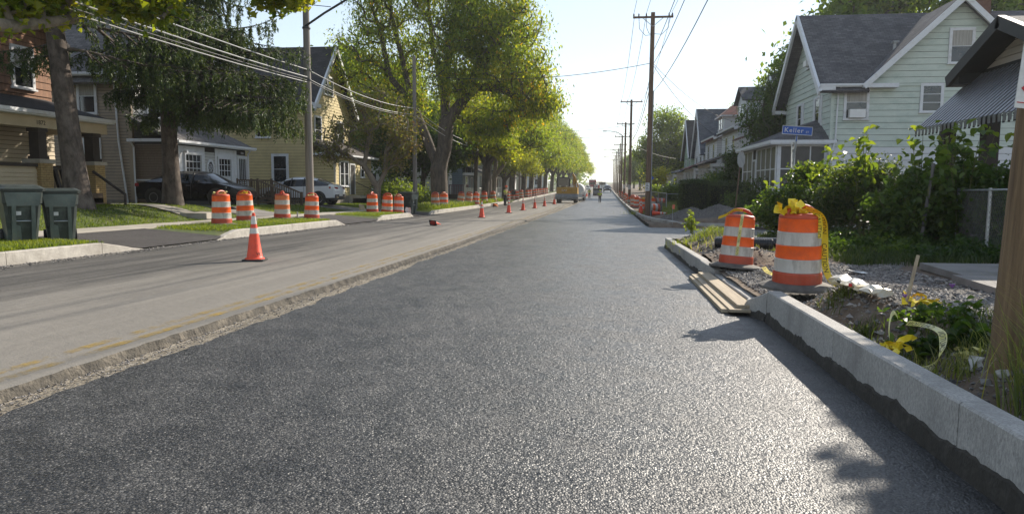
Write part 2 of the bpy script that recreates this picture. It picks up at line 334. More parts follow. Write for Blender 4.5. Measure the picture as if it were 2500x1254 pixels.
# foliage
G = 1.0
M['lf_locust'] = leafmat('honey_locust_leaves', [(0, (.065, .105, .022)), (.4, (.115, .16, .025)), (.68, (.20, .225, .03)), (.88, (.31, .26, .03)), (1, (.38, .21, .022))], trans=.5)
M['lf_green'] = leafmat('green_leaves', [(0, (.045, .08, .022)), (.5, (.085, .13, .027)), (1, (.15, .185, .034))], trans=.5)
M['lf_dark'] = leafmat('dark_green_leaves', [(0, (.024, .046, .014)), (.5, (.042, .075, .019)), (1, (.085, .125, .028))], trans=.4)
M['lf_yellow'] = leafmat('yellow_green_leaves', [(0, (.07, .11, .016)), (.5, (.15, .18, .02)), (1, (.27, .25, .024))], trans=.5)
M['lf_red'] = leafmat('rusty_maple_leaves', [(0, (.085, .11, .025)), (.45, (.14, .14, .036)), (.8, (.165, .115, .05)), (1, (.17, .09, .05))], trans=.25)
M['lf_maple'] = leafmat('maple_leaves', [(0, (.045, .08, .010)), (.5, (.10, .14, .013)), (1, (.20, .20, .016))], trans=.5)
M['lf_spruce'] = leafmat('spruce_needles', [(0, (.022, .040, .016)), (.5, (.045, .074, .022)), (1, (.11, .135, .038))], trans=.2, rough=.6)
M['lf_hedge'] = leafmat('hedge_leaves', [(0, (.018, .034, .012)), (.5, (.036, .06, .018)), (1, (.085, .11, .028))], trans=.35)
M['lf_weed'] = leafmat('weed_leaves', [(0, (.024, .05, .014)), (.5, (.06, .105, .02)), (1, (.15, .19, .03))], trans=.38, rough=.4)
M['roughgrass'] = leafmat('rough_grass_blades', [(0, (.02, .035, .01)), (.5, (.04, .065, .014)), (1, (.10, .12, .03))], trans=.3)
M['grass'] = leafmat('grass_blades', [(0, (.05, .075, .014)), (.5, (.085, .125, .018)), (1, (.16, .18, .035))], trans=.45)
M['drygrass'] = leafmat('dry_grass', [(0, (.07, .10, .03)), (.5, (.17, .19, .07)), (1, (.34, .30, .16))], trans=.4)
M['flower'] = mat('purple_petals', (.32, .12, .42), (.26, .1, .36), rough=.6)

# ------------------------------------------------------------------ terrain functions (z = 0 at the camera's height)
KY = [-60, 0, 10, 26, 40, 57, 90, 150, 250, 325, 600, 1500]
KZ = [-.75, -1.34, -1.47, -1.63, -1.78, -1.86, -1.86, -1.55, -.95, -.7, 1.6, 9.0]
_yy = np.linspace(-60, 1500, 3121); _pp = np.interp(_yy, KY, KZ)
_k = np.ones(13)/13; _pp2 = np.convolve(np.pad(_pp, 6, mode='edge'), _k, 'valid')
def P(y): return np.interp(y, _yy, _pp2)
def zl(x, y): return P(y) + .01 + .013*(-4 - np.asarray(x, float))         # old left lane
def zr(x, y): return P(y) - .04 - .020*(np.asarray(x, float) + 4)           # fresh right lane
def sstep(a, b, x):
    t = np.clip((np.asarray(x, float)-a)/(b-a), 0, 1); return t*t*(3-2*t)
APR = [(14.2, 17.4), (26.6, 30.4), (36.3, 40.2), (73, 77)]
def apron(y):
    m = 0
    for a, b in APR: m = np.maximum(m, np.clip((np.asarray(y, float)-a+1.25)/1.25, 0, 1)*np.clip((b+.95-np.asarray(y, float))/.95, 0, 1))
    return m
def yard(y): return np.interp(y, [0, 15, 26, 30, 40, 60, 100, 1500], [.9, .9, .8, .66, .56, .42, .35, .35])
def hl(x, y):
    x = np.asarray(x, float); y = np.asarray(y, float)
    t = np.clip((-10-x)/2.3, 0, 1); a = apron(y)
    v = (.30+.03*t)*(1-a) + (.10+.23*t)*a
    yd = yard(y); s = sstep(0, 1, (-13.8-x)/2.9)
    v = np.where(x < -13.8, .33+(yd-.33)*s, v)
    return P(y) + v
def fbm(x, y, seed=0):
    rs = np.random.RandomState(seed); v = 0
    for o in range(5):
        f = .9*2**o; a = .5**o
        for _ in range(3):
            th, ph = rs.rand(2)*6.28; v = v + a*.4*np.sin(f*(x*np.cos(th)+y*np.sin(th))*2+ph+1.3*np.sin(f*.7*(y*np.cos(th)-x*np.sin(th))+ph))
    return v
def hr(x, y):
    x = np.asarray(x, float); y = np.asarray(y, float); p = P(y)
    near = 1-sstep(8.6, 9.6, y)
    bank = sstep(2.35, 3.0, x+.25*np.sin(y*1.7))
    zn = -.06 + .34*bank - .10*sstep(3.3, 4.6, x) + .05*fbm(x, y, 1)*(1-.6*sstep(3.4, 4.0, x))
    zd = .02 + .10*sstep(2.2, 4, x) + .02*fbm(x, y, 2)
    mound = sstep(13.2, 14.2, y)*(1-sstep(20.2, 21.6, y))
    zm = .06 + .30*np.exp(-((x-2.75)/.55)**2) + .07*fbm(x, y, 3)*(1-.5*sstep(3.4, 4, x)) + .1*sstep(3, 5, x)
    v = zn*near + zd*(1-near)*(1-mound) + zm*mound*(1-near)
    far = sstep(4.2, 6.0, x); v = v*(1-far) + (.24+.02*fbm(x, y, 4))*far
    k = sstep(21.4, 22.0, y)*(1-sstep(33.2, 33.7, y)); v = v*(1-k) + (-.26)*k
    b = sstep(33.2, 34.2, y); vb = -.02 + .25*sstep(2.2, 4.5, x)+.02*fbm(x, y, 5) + np.interp(x, [4, 9], [0, .2])
    v = v*(1-b) + vb*b
    return p + v
# ------------------------------------------------------------------ setting: ground, roads, kerbs
def grid(xs, ys, zf, name, m, kind='structure', uv=False):
    X, Y = np.meshgrid(np.asarray(xs, float), np.asarray(ys, float)); Z = zf(X, Y)
    nx, ny = len(xs), len(ys); V = np.stack([X, Y, Z], -1).reshape(-1, 3)
    i = np.arange(nx*ny).reshape(ny, nx)
    F = np.stack([i[:-1, :-1], i[:-1, 1:], i[1:, 1:], i[1:, :-1]], -1).reshape(-1, 4)
    o = ob(name, fast_mesh(name, V, F, smooth=True), m); 
    if kind: o['kind'] = kind
    return o
def strip(fx0, fx1, ys, zf, name, m, nx=2, kind='structure'):
    ys = np.asarray(ys, float); x0 = fx0(ys); x1 = fx1(ys); t = np.linspace(0, 1, nx)
    X = x0[:, None]*(1-t)+x1[:, None]*t; Y = np.repeat(ys[:, None], nx, 1); Z = zf(X, Y)
    V = np.stack([X, Y, Z], -1).reshape(-1, 3); i = np.arange(len(ys)*nx).reshape(len(ys), nx)
    F = np.stack([i[:-1, :-1], i[:-1, 1:], i[1:, 1:], i[1:, :-1]], -1).reshape(-1, 4)
    o = ob(name, fast_mesh(name, V, F, smooth=True), m)
    if kind: o['kind'] = kind
    return o
YS = np.concatenate([np.arange(-30, 0, 2), np.arange(0, 70, .5), np.arange(70, 200, 4), np.arange(200, 620, 15), [620, 800, 1100, 1500]])
YF = np.concatenate([np.arange(-20, 3, 1), np.arange(3, 30, .06), np.arange(30, 70, .25), np.arange(70, 200, 4), np.arange(200, 620, 15), [620, 800]])
# far ground sheet that reaches the horizon (under everything)
grid([-1500, -300, -60, -30, 30, 60, 300, 1500], YS, lambda X, Y: P(Y)-.65, 'ground', M['lawn'])
def seam(y): y = np.asarray(y, float); return np.interp(y, [-60, 40, 90, 160, 1500], [-4.0, -4.0, -3.3, -3.2, -3.2])
rs = np.random.RandomState(5)
jag = np.convolve(rs.randn(len(YF)), [.25, .5, .25], 'same')*.012
jag2 = np.convolve(rs.randn(len(YF)), np.ones(9)/9, 'same')*.09
strip(lambda y: -10.05+0*y, lambda y: seam(y)+jag[:len(y)], YF, zl, 'old_road', M['old_asphalt'], nx=10)
# broken edge face of the old asphalt
def edge_face():
    ys = YF; x = seam(ys)+jag; zt = zl(x, ys); x2 = x+.035+.02*np.abs(jag2); zb = zr(x, ys)-.028
    V = np.concatenate([np.stack([x, ys, zt], -1), np.stack([x2, ys, zb], -1)]); n = len(ys)
    F = np.array([(i, i+1, n+i+1, n+i) for i in range(n-1)])[:, ::-1]
    o = ob('old_road_edge', fast_mesh('old_road_edge', V, F), M['edgecut']); o['kind'] = 'structure'
edge_face()
strip(lambda y: seam(y)-.02, lambda y: seam(y)+.48+0*y, YF, lambda X, Y: zr(X, Y)-.030+.006*fbm(X*6, Y*2, 8), 'milled_strip', M['milled'], nx=10)
strip(lambda y: seam(y)+.31+jag2[:len(y)], lambda y: 2.0+0*y, YF, lambda X, Y: zr(X, Y)+.004*fbm(X, Y, 7), 'new_road', M['new_asphalt'], nx=14)
# pavement layer under the kerb line and the side road
grid(np.linspace(1.98, 60, 30), np.arange(21.2, 35.0, .35), lambda X, Y: P(Y)-.165-.004*(X-1.95), 'side_road', M['new_asphalt'])
# transverse construction joints in the fresh lane
for jy, jx0 in ((35.2, -3.2), (39.0, -2.2), (46.5, -3.0)):
    ys_ = np.linspace(0, 1, 12); V_ = []
    for u_ in ys_:
        x_ = jx0+(1.9-jx0)*u_; y_ = jy+.15*math.sin(u_*7); w_ = .05+.03*math.sin(u_*11)
        V_ += [(x_, y_-w_, float(zr(x_, y_))+.009), (x_, y_+w_, float(zr(x_, y_))+.009)]
    MB().add(V_, [(2*i, 2*i+2, 2*i+3, 2*i+1) for i in range(11)]).build('paving_joint', M['tar'])['kind'] = 'structure'
# worn double yellow line
for k, dx in enumerate((-.20, -.38)):
    strip(lambda y: seam(y)+dx-.05+jag2[:len(y)]*.12, lambda y: seam(y)+dx+.05+jag2[:len(y)]*.1, YF[:700], lambda X, Y: zl(X, Y)+.004, 'yellow_line', M['yellow_line'])
def line_worn(m):
    nt = m.node_tree; b = nt.nodes['Principled BSDF']; o = [n for n in nt.nodes if n.type == 'OUTPUT_MATERIAL'][0]
    tr = nt.nodes.new('ShaderNodeBsdfTransparent'); mx = nt.nodes.new('ShaderNodeMixShader')
    n = nt.nodes.new('ShaderNodeTexNoise'); n.inputs['Scale'].default_value = 3; n.inputs['Detail'].default_value = 10; n.inputs['Roughness'].default_value = .8
    tc = nt.nodes.new('ShaderNodeTexCoord'); nt.links.new(tc.outputs['Object'], n.inputs['Vector'])
    r = nt.nodes.new('ShaderNodeValToRGB'); r.color_ramp.elements[0].position = .44; r.color_ramp.elements[1].position = .66
    r.color_ramp.elements[1].color = (.78, .78, .78, 1)
    nt.links.new(n.outputs['Fac'], r.inputs[0]); nt.links.new(r.outputs[0], mx.inputs[0]); nt.links.new(tr.outputs[0], mx.inputs[1]); nt.links.new(b.outputs[0], mx.inputs[2]); nt.links.new(mx.outputs[0], o.inputs[0])
line_worn(M['yellow_line'])
# left verge / yards and right-hand ground
xl = np.concatenate([[-90, -60, -45, -36, -30, -26, -23, -20, -18], np.arange(-16.9, -10.05, .25), [-10.03]])
grid(xl, np.concatenate([np.arange(-20, 0, 2), np.arange(0, 80, .3), np.arange(80, 620, 12)]), lambda X, Y: hl(X, Y)+.012*fbm(X*2, Y*2, 9), 'front_lawn', M['lawn'])
xrn = np.concatenate([np.arange(2.04, 5.2, .06), np.arange(5.2, 12, .4), [12, 16, 24, 40, 90]])
grid(xrn, np.concatenate([np.arange(-6, 14, .07), np.arange(14, 40, .25), np.arange(40, 80, 2), np.arange(80, 620, 15)]), hr, 'roadside_ground', M['soil'])
# sidewalk flags on the left
def sidewalk():
    sw = bpy.data.objects.new('sidewalk', None); link(sw); sw['kind'] = 'structure'
    y = 2.0; i = 0
    while y < 72:
        if True:
            y1 = y+1.5; b = MB()
            q = [(-13.8, y+.008), (-12.3, y+.008), (-12.3, y1-.008), (-13.8, y1-.008)]
            top = [(px, py, float(P(py))+.352+.004*math.sin(py*7)) for px, py in q]
            b.hexa([(a, c, d-.1) for a, c, d in top]+top).build('sidewalk_flag', M['concrete'], sw)
        y += 1.5
    far = MB()
    for k in range(20):
        ya = 72+k*8.; far.hexa([(-13.8, ya, float(P(ya))+.25), (-12.3, ya, float(P(ya))+.25), (-12.3, ya+8, float(P(ya+8))+.25), (-13.8, ya+8, float(P(ya+8))+.25)] +
                              [(-13.8, ya, float(P(ya))+.352), (-12.3, ya, float(P(ya))+.352), (-12.3, ya+8, float(P(ya+8))+.352), (-13.8, ya+8, float(P(ya+8))+.352)])
    far.build('far_sidewalk', M['concrete'], sw)
sidewalk()
for a, b in APR[:3]:
    ys = np.arange(a-.35, b+.36, .2)
    strip(lambda y: -12.28+0*y, lambda y: -10.0+0*y, ys, lambda X, Y: np.maximum(hl(X, Y)+.02, P(Y)+.10+.23*(-10-X)/2.3+.014), 'driveway_apron', M['drive_asphalt'], nx=8)
strip(lambda y: -20.5+0*y, lambda y: -13.82+0*y, np.arange(26.9, 30.2, .3), lambda X, Y: hl(X, Y)+.03, 'driveway', M['slab'], nx=14)
strip(lambda y: -22.5+0*y, lambda y: -13.82+0*y, np.arange(37.8, 41.2, .3), lambda X, Y: hl(X, Y)+.03, 'driveway', M['slab'], nx=14)
strip(lambda y: -19+0*y, lambda y: -13.82+0*y, np.arange(23.4, 24.9, .3), lambda X, Y: hl(X, Y)+.05, 'front_walk', M['concrete'], nx=14)
MB().box(-14.9, -13.9, 23.4, 24.8, -1.45, -1.02).build('walk_step', M['concrete'])['kind'] = 'structure'

# air: pale even haze round the whole street
hzm = bpy.data.materials.new('haze'); hzm.use_nodes = True; _n = hzm.node_tree
for q in list(_n.nodes): _n.nodes.remove(q)
_o = _n.nodes.new('ShaderNodeOutputMaterial'); _v = _n.nodes.new('ShaderNodeVolumePrincipled'); _v.inputs['Density'].default_value = .00032; _v.inputs['Color'].default_value = (.93, .96, 1, 1); _v.inputs['Anisotropy'].default_value = .35
_n.links.new(_v.outputs[0], _o.inputs['Volume'])
MB().box(-1600, 1600, -80, 1600, -4, 24).build('haze', hzm)['kind'] = 'stuff'
# kerb stones
def kerb_run(name, pts, width, side, topf, basef, m, n_per=3, damp=None, stone=2.4, jitter=.006):
    """pts: polyline (x,y) of the road-side face; each stone is a piece of the kerb"""
    root = bpy.data.objects.new(name, None); link(root); root['kind'] = 'structure'
    pts = [Vector((p[0], p[1], 0)) for p in pts]
    L = [0]
    for a, b in zip(pts, pts[1:]): L.append(L[-1]+(b-a).length)
    def at(s):
        for i in range(len(pts)-1):
            if s <= L[i+1] or i == len(pts)-2:
                t = (s-L[i])/(L[i+1]-L[i]); d = (pts[i+1]-pts[i]).normalized(); return pts[i].lerp(pts[i+1], t), d
    s = 0; rr = random.Random(3)
    while s < L[-1]-.05:
        e = min(s+stone*rr.uniform(.85, 1.1), L[-1])
        cuts = sorted(set([s+.006] + [l for l in L if s+.05 < l < e-.05] + [s+(e-s)*k/n_per for k in range(1, n_per)] + [e-.006]))
        b = MB(); dk = MB(); V = []; j = rr.uniform(-jitter, jitter); D = []
        for c in cuts:
            p, d = at(c); n = Vector((-d.y, d.x, 0))*side
            # mitre
            p2, d2 = at(max(0, c-.02)); p3, d3 = at(min(L[-1], c+.02)); nn = (Vector((-d2.y, d2.x, 0))+Vector((-d3.y, d3.x, 0))).normalized()*side
            zt = topf(c, p); zb = basef(c, p); q = p+nn*(width+j)
            dz = rr.uniform(-.003, .003)
            ch = .014
            V.append([(p.x, p.y, zb-.12), (p.x, p.y, zt-ch+dz), (p.x+nn.x*ch, p.y+nn.y*ch, zt+dz), (q.x, q.y, zt+dz), (q.x, q.y, zb-.25)])
            D.append((p, nn, zt, zb))
        k = 5; F = []
        for i in range(len(V)-1):
            F += [(i*k+t, i*k+(t+1) % k, (i+1)*k+(t+1) % k, (i+1)*k+t) for t in range(k)]
        F += [tuple(range(k)), tuple((len(V)-1)*k+t for t in range(k))[::-1]]
        b.add([v for r in V for v in r], F); st = b.build('kerb_stone', m, root)
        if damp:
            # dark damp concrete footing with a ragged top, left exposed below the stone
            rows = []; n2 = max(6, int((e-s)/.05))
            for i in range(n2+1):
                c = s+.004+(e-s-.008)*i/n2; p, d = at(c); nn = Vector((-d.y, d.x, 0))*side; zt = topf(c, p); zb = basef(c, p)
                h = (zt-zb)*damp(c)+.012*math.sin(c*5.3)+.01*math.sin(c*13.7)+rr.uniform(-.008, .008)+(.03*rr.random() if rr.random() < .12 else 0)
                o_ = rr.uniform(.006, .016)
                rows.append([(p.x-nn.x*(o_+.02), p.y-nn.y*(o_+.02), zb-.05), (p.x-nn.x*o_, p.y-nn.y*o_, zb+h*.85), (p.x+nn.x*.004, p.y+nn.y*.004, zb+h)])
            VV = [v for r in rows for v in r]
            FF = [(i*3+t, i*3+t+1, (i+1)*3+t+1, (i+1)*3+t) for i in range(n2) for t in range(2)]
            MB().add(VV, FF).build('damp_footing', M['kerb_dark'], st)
        s = e
    return root
def ltop(y0, y1, ta=.9, tb=.9):
    return lambda c, p: float(zl(-10, p.y)) + max(.012, .225*min(1, max(0, (p.y-y0)/ta), max(0, (y1-p.y)/tb)))
lb = lambda c, p: float(zl(-10, p.y))
for (a, b, ta, tb) in [(-3, 14.3, .1, 1.3), (17.3, 26.6, .9, 1.0), (30.4, 36.5, .9, .6), (40.0, 73, .9, .6)]:
    kerb_run('granite_kerb', [(-10, a), (-10, b)], .15, 1, ltop(a, b, ta, tb), lb, M['granite'], n_per=4, stone=2.3)
kerb_run('granite_kerb', [(-10, 77), (-10, 300)], .15, 1, ltop(77, 300, .9, .6), lb, M['granite'], n_per=2, stone=12)
# new concrete kerb on the right: near piece, dropped piece, far piece that turns into the side street, far corner
rb = lambda c, p: float(zr(p.x, p.y)) if p.x < 2.3 else float(P(p.y))-.17
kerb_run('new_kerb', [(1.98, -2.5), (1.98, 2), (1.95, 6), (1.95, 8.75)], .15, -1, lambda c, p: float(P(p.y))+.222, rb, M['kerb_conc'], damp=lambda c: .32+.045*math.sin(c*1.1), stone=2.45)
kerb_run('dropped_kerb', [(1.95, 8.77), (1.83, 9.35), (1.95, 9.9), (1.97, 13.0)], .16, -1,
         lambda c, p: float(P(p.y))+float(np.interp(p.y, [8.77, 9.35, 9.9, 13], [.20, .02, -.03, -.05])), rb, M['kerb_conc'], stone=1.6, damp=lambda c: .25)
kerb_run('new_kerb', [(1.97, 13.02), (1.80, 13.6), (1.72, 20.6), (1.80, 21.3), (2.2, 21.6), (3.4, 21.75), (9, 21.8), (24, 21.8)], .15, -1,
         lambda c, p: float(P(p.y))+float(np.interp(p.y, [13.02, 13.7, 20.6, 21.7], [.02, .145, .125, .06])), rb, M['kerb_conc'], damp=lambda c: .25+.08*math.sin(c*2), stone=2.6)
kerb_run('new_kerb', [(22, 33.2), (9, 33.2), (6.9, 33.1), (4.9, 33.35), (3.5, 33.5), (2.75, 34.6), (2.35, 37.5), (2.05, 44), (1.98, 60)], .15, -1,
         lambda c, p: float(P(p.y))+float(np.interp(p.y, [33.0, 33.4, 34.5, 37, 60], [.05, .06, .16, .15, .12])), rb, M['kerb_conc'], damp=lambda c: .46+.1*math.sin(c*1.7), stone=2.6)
kerb_run('new_kerb', [(1.98, 60.02), (1.95, 110), (1.9, 330)], .15, -1, lambda c, p: float(P(p.y))+.12, rb, M['kerb_conc'], stone=14, n_per=2)
# gravel walk-in and old slab on the right
grid(np.arange(2.9, 5.4, .12), np.arange(2, 13.2, .12), lambda X, Y: np.where((X > 3.0+.35*np.sin(Y*1.3)+.2*np.sin(Y*3.1)) & (X < 5.0+.5*np.sin(Y)), hr(X, Y)+.016+.012*fbm(X*3, Y*3, 12), hr(X, Y)-.05), 'gravel_bed', M['gravelbed'])
grid(np.arange(2.15, 3.2, .12), np.arange(9.4, 13.2, .1), lambda X, Y: hr(X, Y)+.014+.012*fbm(X*3, Y*3, 13), 'gravel_bed', M['gravelbed'])
sw2 = bpy.data.objects.new('old_path', None); link(sw2); sw2['kind'] = 'structure'
for (x0, x1, y0, y1, dz) in [(5.0, 6.5, 10.6, 12.2, .02), (6.52, 8.2, 10.7, 12.25, .035), (4.75, 6.45, 9.2, 10.55, .005), (6.5, 8.4, 9.3, 10.65, .02)]:
    b = MB(); zz = float(P(y0))+.25+dz
    b.hexa([(x0, y0, zz-.1), (x1, y0-.05, zz-.1), (x1+.04, y1, zz-.1), (x0+.1, y1+.06, zz-.1), (x0, y0, zz), (x1, y0-.05, zz+.01), (x1+.04, y1, zz+.015), (x0+.1, y1+.06, zz)]).build('path_slab', M['slab'], sw2)

def stones(name, label, cat, n, pf, sr, seed, zf, m=None, flat=.6):
    rs = np.random.RandomState(seed)
    xy = pf(rs, n); x, y = xy[:, 0], xy[:, 1]; r = sr[0]+(sr[1]-sr[0])*rs.rand(n)**3
    base = np.array([(1, 0, 0), (-1, 0, 0), (0, 1, 0), (0, -1, 0), (0, 0, 1), (0, 0, -1)], float)
    Fb = np.array([(0, 2, 4), (2, 1, 4), (1, 3, 4), (3, 0, 4), (2, 0, 5), (1, 2, 5), (3, 1, 5), (0, 3, 5)])
    sc = r[:, None]*(.55+.8*rs.rand(n, 3))*np.array([1, 1, flat]); Vb = base[None]*(.75+.5*rs.rand(n, 6, 1))*sc[:, None]
    a = rs.rand(n)*6.28; ca, sa = np.cos(a)[:, None], np.sin(a)[:, None]
    tl = (rs.rand(n)-.5)[:, None]*.9
    X, Y, Z = Vb[..., 0], Vb[..., 1], Vb[..., 2]; X, Z = X*np.cos(tl)-Z*np.sin(tl), X*np.sin(tl)+Z*np.cos(tl)
    V = np.stack([x[:, None]+X*ca-Y*sa, y[:, None]+X*sa+Y*ca, zf(x, y)[:, None]+Z+r[:, None]*.15], -1).reshape(-1, 3)
    F = (Fb[None]+6*np.arange(n)[:, None, None]).reshape(-1, 3)
    o = ob(name, fast_mesh(name, V, F, {'rnd': np.repeat(rs.rand(n), 6)}), m or M['stones'])
    return tag(o, label, cat, kind='stuff')
def pf_grav(rs, n):
    y = 2.5+rs.rand(n)*10.5; x = 2.9+.3*np.sin(y*1.3)+(rs.rand(n))*(2.1+.4*np.sin(y)); return np.stack([x, y], -1)
stones('gravel', 'loose grey gravel spread behind the near kerb on the right', 'gravel', 16000, pf_grav, (.008, .035), 1, lambda x, y: hr(x, y)+.02)
def pf_drive(rs, n):
    y = 9.2+rs.rand(n)*4.1; x = 2.12+rs.rand(n)*1.6; return np.stack([x, y], -1)
stones('gravel', 'dark crushed gravel between the two large striped drums', 'gravel', 6000, pf_drive, (.008, .03), 2, lambda x, y: hr(x, y)+.018)
def pf_seam(rs, n):
    y = 3+rs.rand(n)**1.6*45; x = seam(y)+.03+np.abs(rs.randn(n))*.12; return np.stack([x, y], -1)
stones('milling_rubble', 'crumbs of broken asphalt along the cut edge between lanes', 'rubble', 8000, pf_seam, (.003, .014), 3, lambda x, y: zr(x, y)-.022)
def pf_gut(rs, n):
    y = 8+rs.rand(n)*32; a = apron(y); x = -9.95+np.abs(rs.randn(n))*.16; return np.stack([x, y], -1)
stones('gutter_debris', 'brown leaf and stone litter along the left granite kerb', 'debris', 3500, pf_gut, (.008, .035), 4, lambda x, y: zl(x, y)+.005)
def pf_mound(rs, n):
    y = 13+rs.rand(n)*8; x = 2.1+rs.rand(n)*2.2; return np.stack([x, y], -1)
stones('soil_clods', 'clods and stones on the dug earth behind the far right kerb', 'soil', 3500, pf_mound, (.01, .05), 5, hr)
def pf_bank(rs, n):
    y = 2.2+rs.rand(n)*6.8; x = 2.15+rs.rand(n)*1.1; return np.stack([x, y], -1)
stones('soil_clods', 'dark clods and pebbles in the trench beside the near kerb', 'soil', 3500, pf_bank, (.008, .05), 6, hr)

# ------------------------------------------------------------------ houses
class Face:
    def __init__(s, o, u, n): s.o = Vector(o).to_3d() if len(o) == 3 else Vector((o[0], o[1], 0)); s.u = Vector((u[0], u[1], 0)); s.n = Vector((n[0], n[1], 0))
    def p(s, u, z, d=0): q = s.o + s.u*u + s.n*d; return (q.x, q.y, s.o.z+z)
def fbox(b, F, u0, u1, z0, z1, d0, d1):
    return b.hexa([F.p(u0, z0, d0), F.p(u1, z0, d0), F.p(u1, z0, d1), F.p(u0, z0, d1), F.p(u0, z1, d0), F.p(u1, z1, d0), F.p(u1, z1, d1), F.p(u0, z1, d1)])
def siding(parent, F, prof, z0, z1, step, m, name='siding_board', rr=random.Random(1), jit=0, skip=None):
    """prof(z) -> (u0,u1) extents; each course is one lapped board"""
    z = z0; cache = {}
    while z < z1-.02:
        zt = min(z+step, z1); a0, a1 = prof(z); b0, b1 = prof(zt)
        zt = zt-min(.016, step*.09)
        if a1-a0 > .06:
            if b1 < b0: b0 = b1 = (b0+b1)/2
            j = rr.uniform(0, jit); b = MB()
            b.hexa([F.p(a0, z, .004), F.p(a1, z, .004), F.p(a1, z, .034+j), F.p(a0, z, .034+j), F.p(b0, zt, .004), F.p(b1, zt, .004), F.p(b1, zt, .012), F.p(b0, zt, .012)])
            b.build(name, m, parent, recalc=True)
        z = zt+min(.016, step*.09)
def window(parent, F, u, z, w, h, fr=.11, trim=None, glass=None, mull=0, rows=2, cols=1, sill=True, curtain=0, ac=False, shutters=False, proud=.05):
    trim = trim or M['trimwhite']; b = MB(); d0, d1 = .01, proud+.035
    fbox(b, F, u-fr, u, z-fr*.4, z+h+fr, d0, d1); fbox(b, F, u+w, u+w+fr, z-fr*.4, z+h+fr, d0, d1); fbox(b, F, u, u+w, z+h, z+h+fr, d0, d1); fbox(b, F, u, u+w, z-fr*.4, z, d0, d1-.004)
    o = b.build('window', trim, parent)
    if sill: s_ = MB(); fbox(s_, F, u-fr-.04, u+w+fr+.04, z-fr*.4-.06, z-fr*.4, .01, d1+.05); s_.build('sill', trim, o)
    # panes and sashes
    for c in range(cols):
        for r in range(rows):
            a0 = u+w*c/cols; a1 = u+w*(c+1)/cols; c0 = z+h*r/rows; c1 = z+h*(r+1)/rows; off = .012 if r == 0 else .022
            g = MB(); g.add([F.p(a0, c0, .036+off), F.p(a1, c0, .036+off), F.p(a1, c1, .036+off), F.p(a0, c1, .036+off)], [(0, 1, 2, 3)])
            g.build('pane', (M['curtain'] if (curtain and r >= rows-curtain) else (glass or M['glass'])), o)
    s2 = MB(); t = .03
    for c in range(cols+1):
        uu = u+w*c/cols; fbox(s2, F, max(u, uu-t/2), min(u+w, uu+t/2), z, z+h, .06, .075)
    for r in range(rows+1):
        zz = z+h*r/rows; fbox(s2, F, u, u+w, max(z, zz-t/2), min(z+h, zz+t/2), .058, .078)
    s2.build('sash', trim, o)
    if ac:
        a = MB(); fbox(a, F, u+w*.12, u+w*.88, z+.02, z+h*.27, .05, .34); ao = a.build('air_conditioner', M['white'], o)
    if shutters:
        for k in (-1, 1):
            uu = u-fr-.34 if k < 0 else u+w+fr+.02; sb = MB(); fbox(sb, F, uu, uu+.32, z-.05, z+h+.08, .02, .06)
            for q in range(9): fbox(sb, F, uu+.04, uu+.28, z+.05+q*h/9, z+.05+q*h/9+h/22, .06, .075)
            sb.build('shutter', M['trimwhite'], parent)
    return o
def door(parent, F, u, z, w, h, m, barred=False):
    b = MB(); fbox(b, F, u-.1, u, z, z+h+.1, .01, .08); fbox(b, F, u+w, u+w+.1, z, z+h+.1, .01, .08); fbox(b, F, u, u+w, z+h, z+h+.1, .01, .08)
    o = b.build('door', M['trimwhite'], parent)
    l = MB(); fbox(l, F, u, u+w, z, z+h, .03, .05); l.build('door_leaf', m, o)
    if barred:
        s_ = MB()
        for k in range(5): fbox(s_, F, u+.06+k*(w-.14)/4, u+.085+k*(w-.14)/4, z, z+h, .055, .07)
        for zz in (.0, .62, .72, .82, h-.05): fbox(s_, F, u, u+w, z+zz, z+zz+.04, .055, .075)
        s_.build('security_bars', M['trimwhite'], o)
    k = MB(); fbox(k, F, u+w-.12, u+w-.06, z+h*.47, z+h*.5, .05, .1); k.build('handle', M['galv'], o)
    return o
def roof(parent, quads, m, th=.14, name='roof', uvdir=None):
    b = MB()
    for q in quads: b.slab(q, th)
    o = b.build(name, m, parent)
    me = o.data; uv = me.uv_layers.new(name='UVMap')
    for p in me.polygons:
        n = p.normal; down = Vector((n.x, n.y, 0)); along = Vector((-n.y, n.x, 0)).normalized() if down.length > .01 else Vector((1, 0, 0)); upd = n.cross(along)
        for li in p.loop_indices:
            v = me.vertices[me.loops[li].vertex_index].co; uv.data[li].uv = (v.dot(along), v.dot(upd))
    return o
ROOF = {k: roofmat('shingles_'+k, *c) for k, c in {'dark': ((.055, .05, .05), (.032, .03, .03)), 'grey': ((.17, .155, .145), (.11, .10, .095)), 'slate': ((.125, .12, .125), (.075, .073, .077)), 'brown': ((.075, .06, .05), (.05, .04, .034)), 'red': ((.17, .045, .04), (.12, .03, .03)), 'blue': ((.13, .14, .165), (.08, .09, .105))}.items()}
M['s_brown'] = mat('brown_wood_shingles', (.30, .165, .10), (.20, .105, .065), rough=.85, scale=4, stretch=(5, 5, .6), dirt=(.13, .07, .045), dscale=2)
M['s_cream'] = mat('cream_siding', (.52, .43, .30), (.46, .38, .26), rough=.6, scale=2)
M['s_shade_tan'] = mat('shade_tan_siding', (.31, .245, .17), (.275, .215, .15), rough=.6, scale=2, dirt=(.22, .18, .13), dscale=.8)  # shaded copy of the grey siding, its shade put into the colour
M['s_grey'] = mat('grey_siding', (.44, .43, .40), (.40, .39, .36), rough=.6, scale=2)
M['s_yellow'] = mat('yellow_siding', (.52, .42, .20), (.46, .37, .18), rough=.6, scale=2, dirt=(.38, .31, .15), dscale=.7)
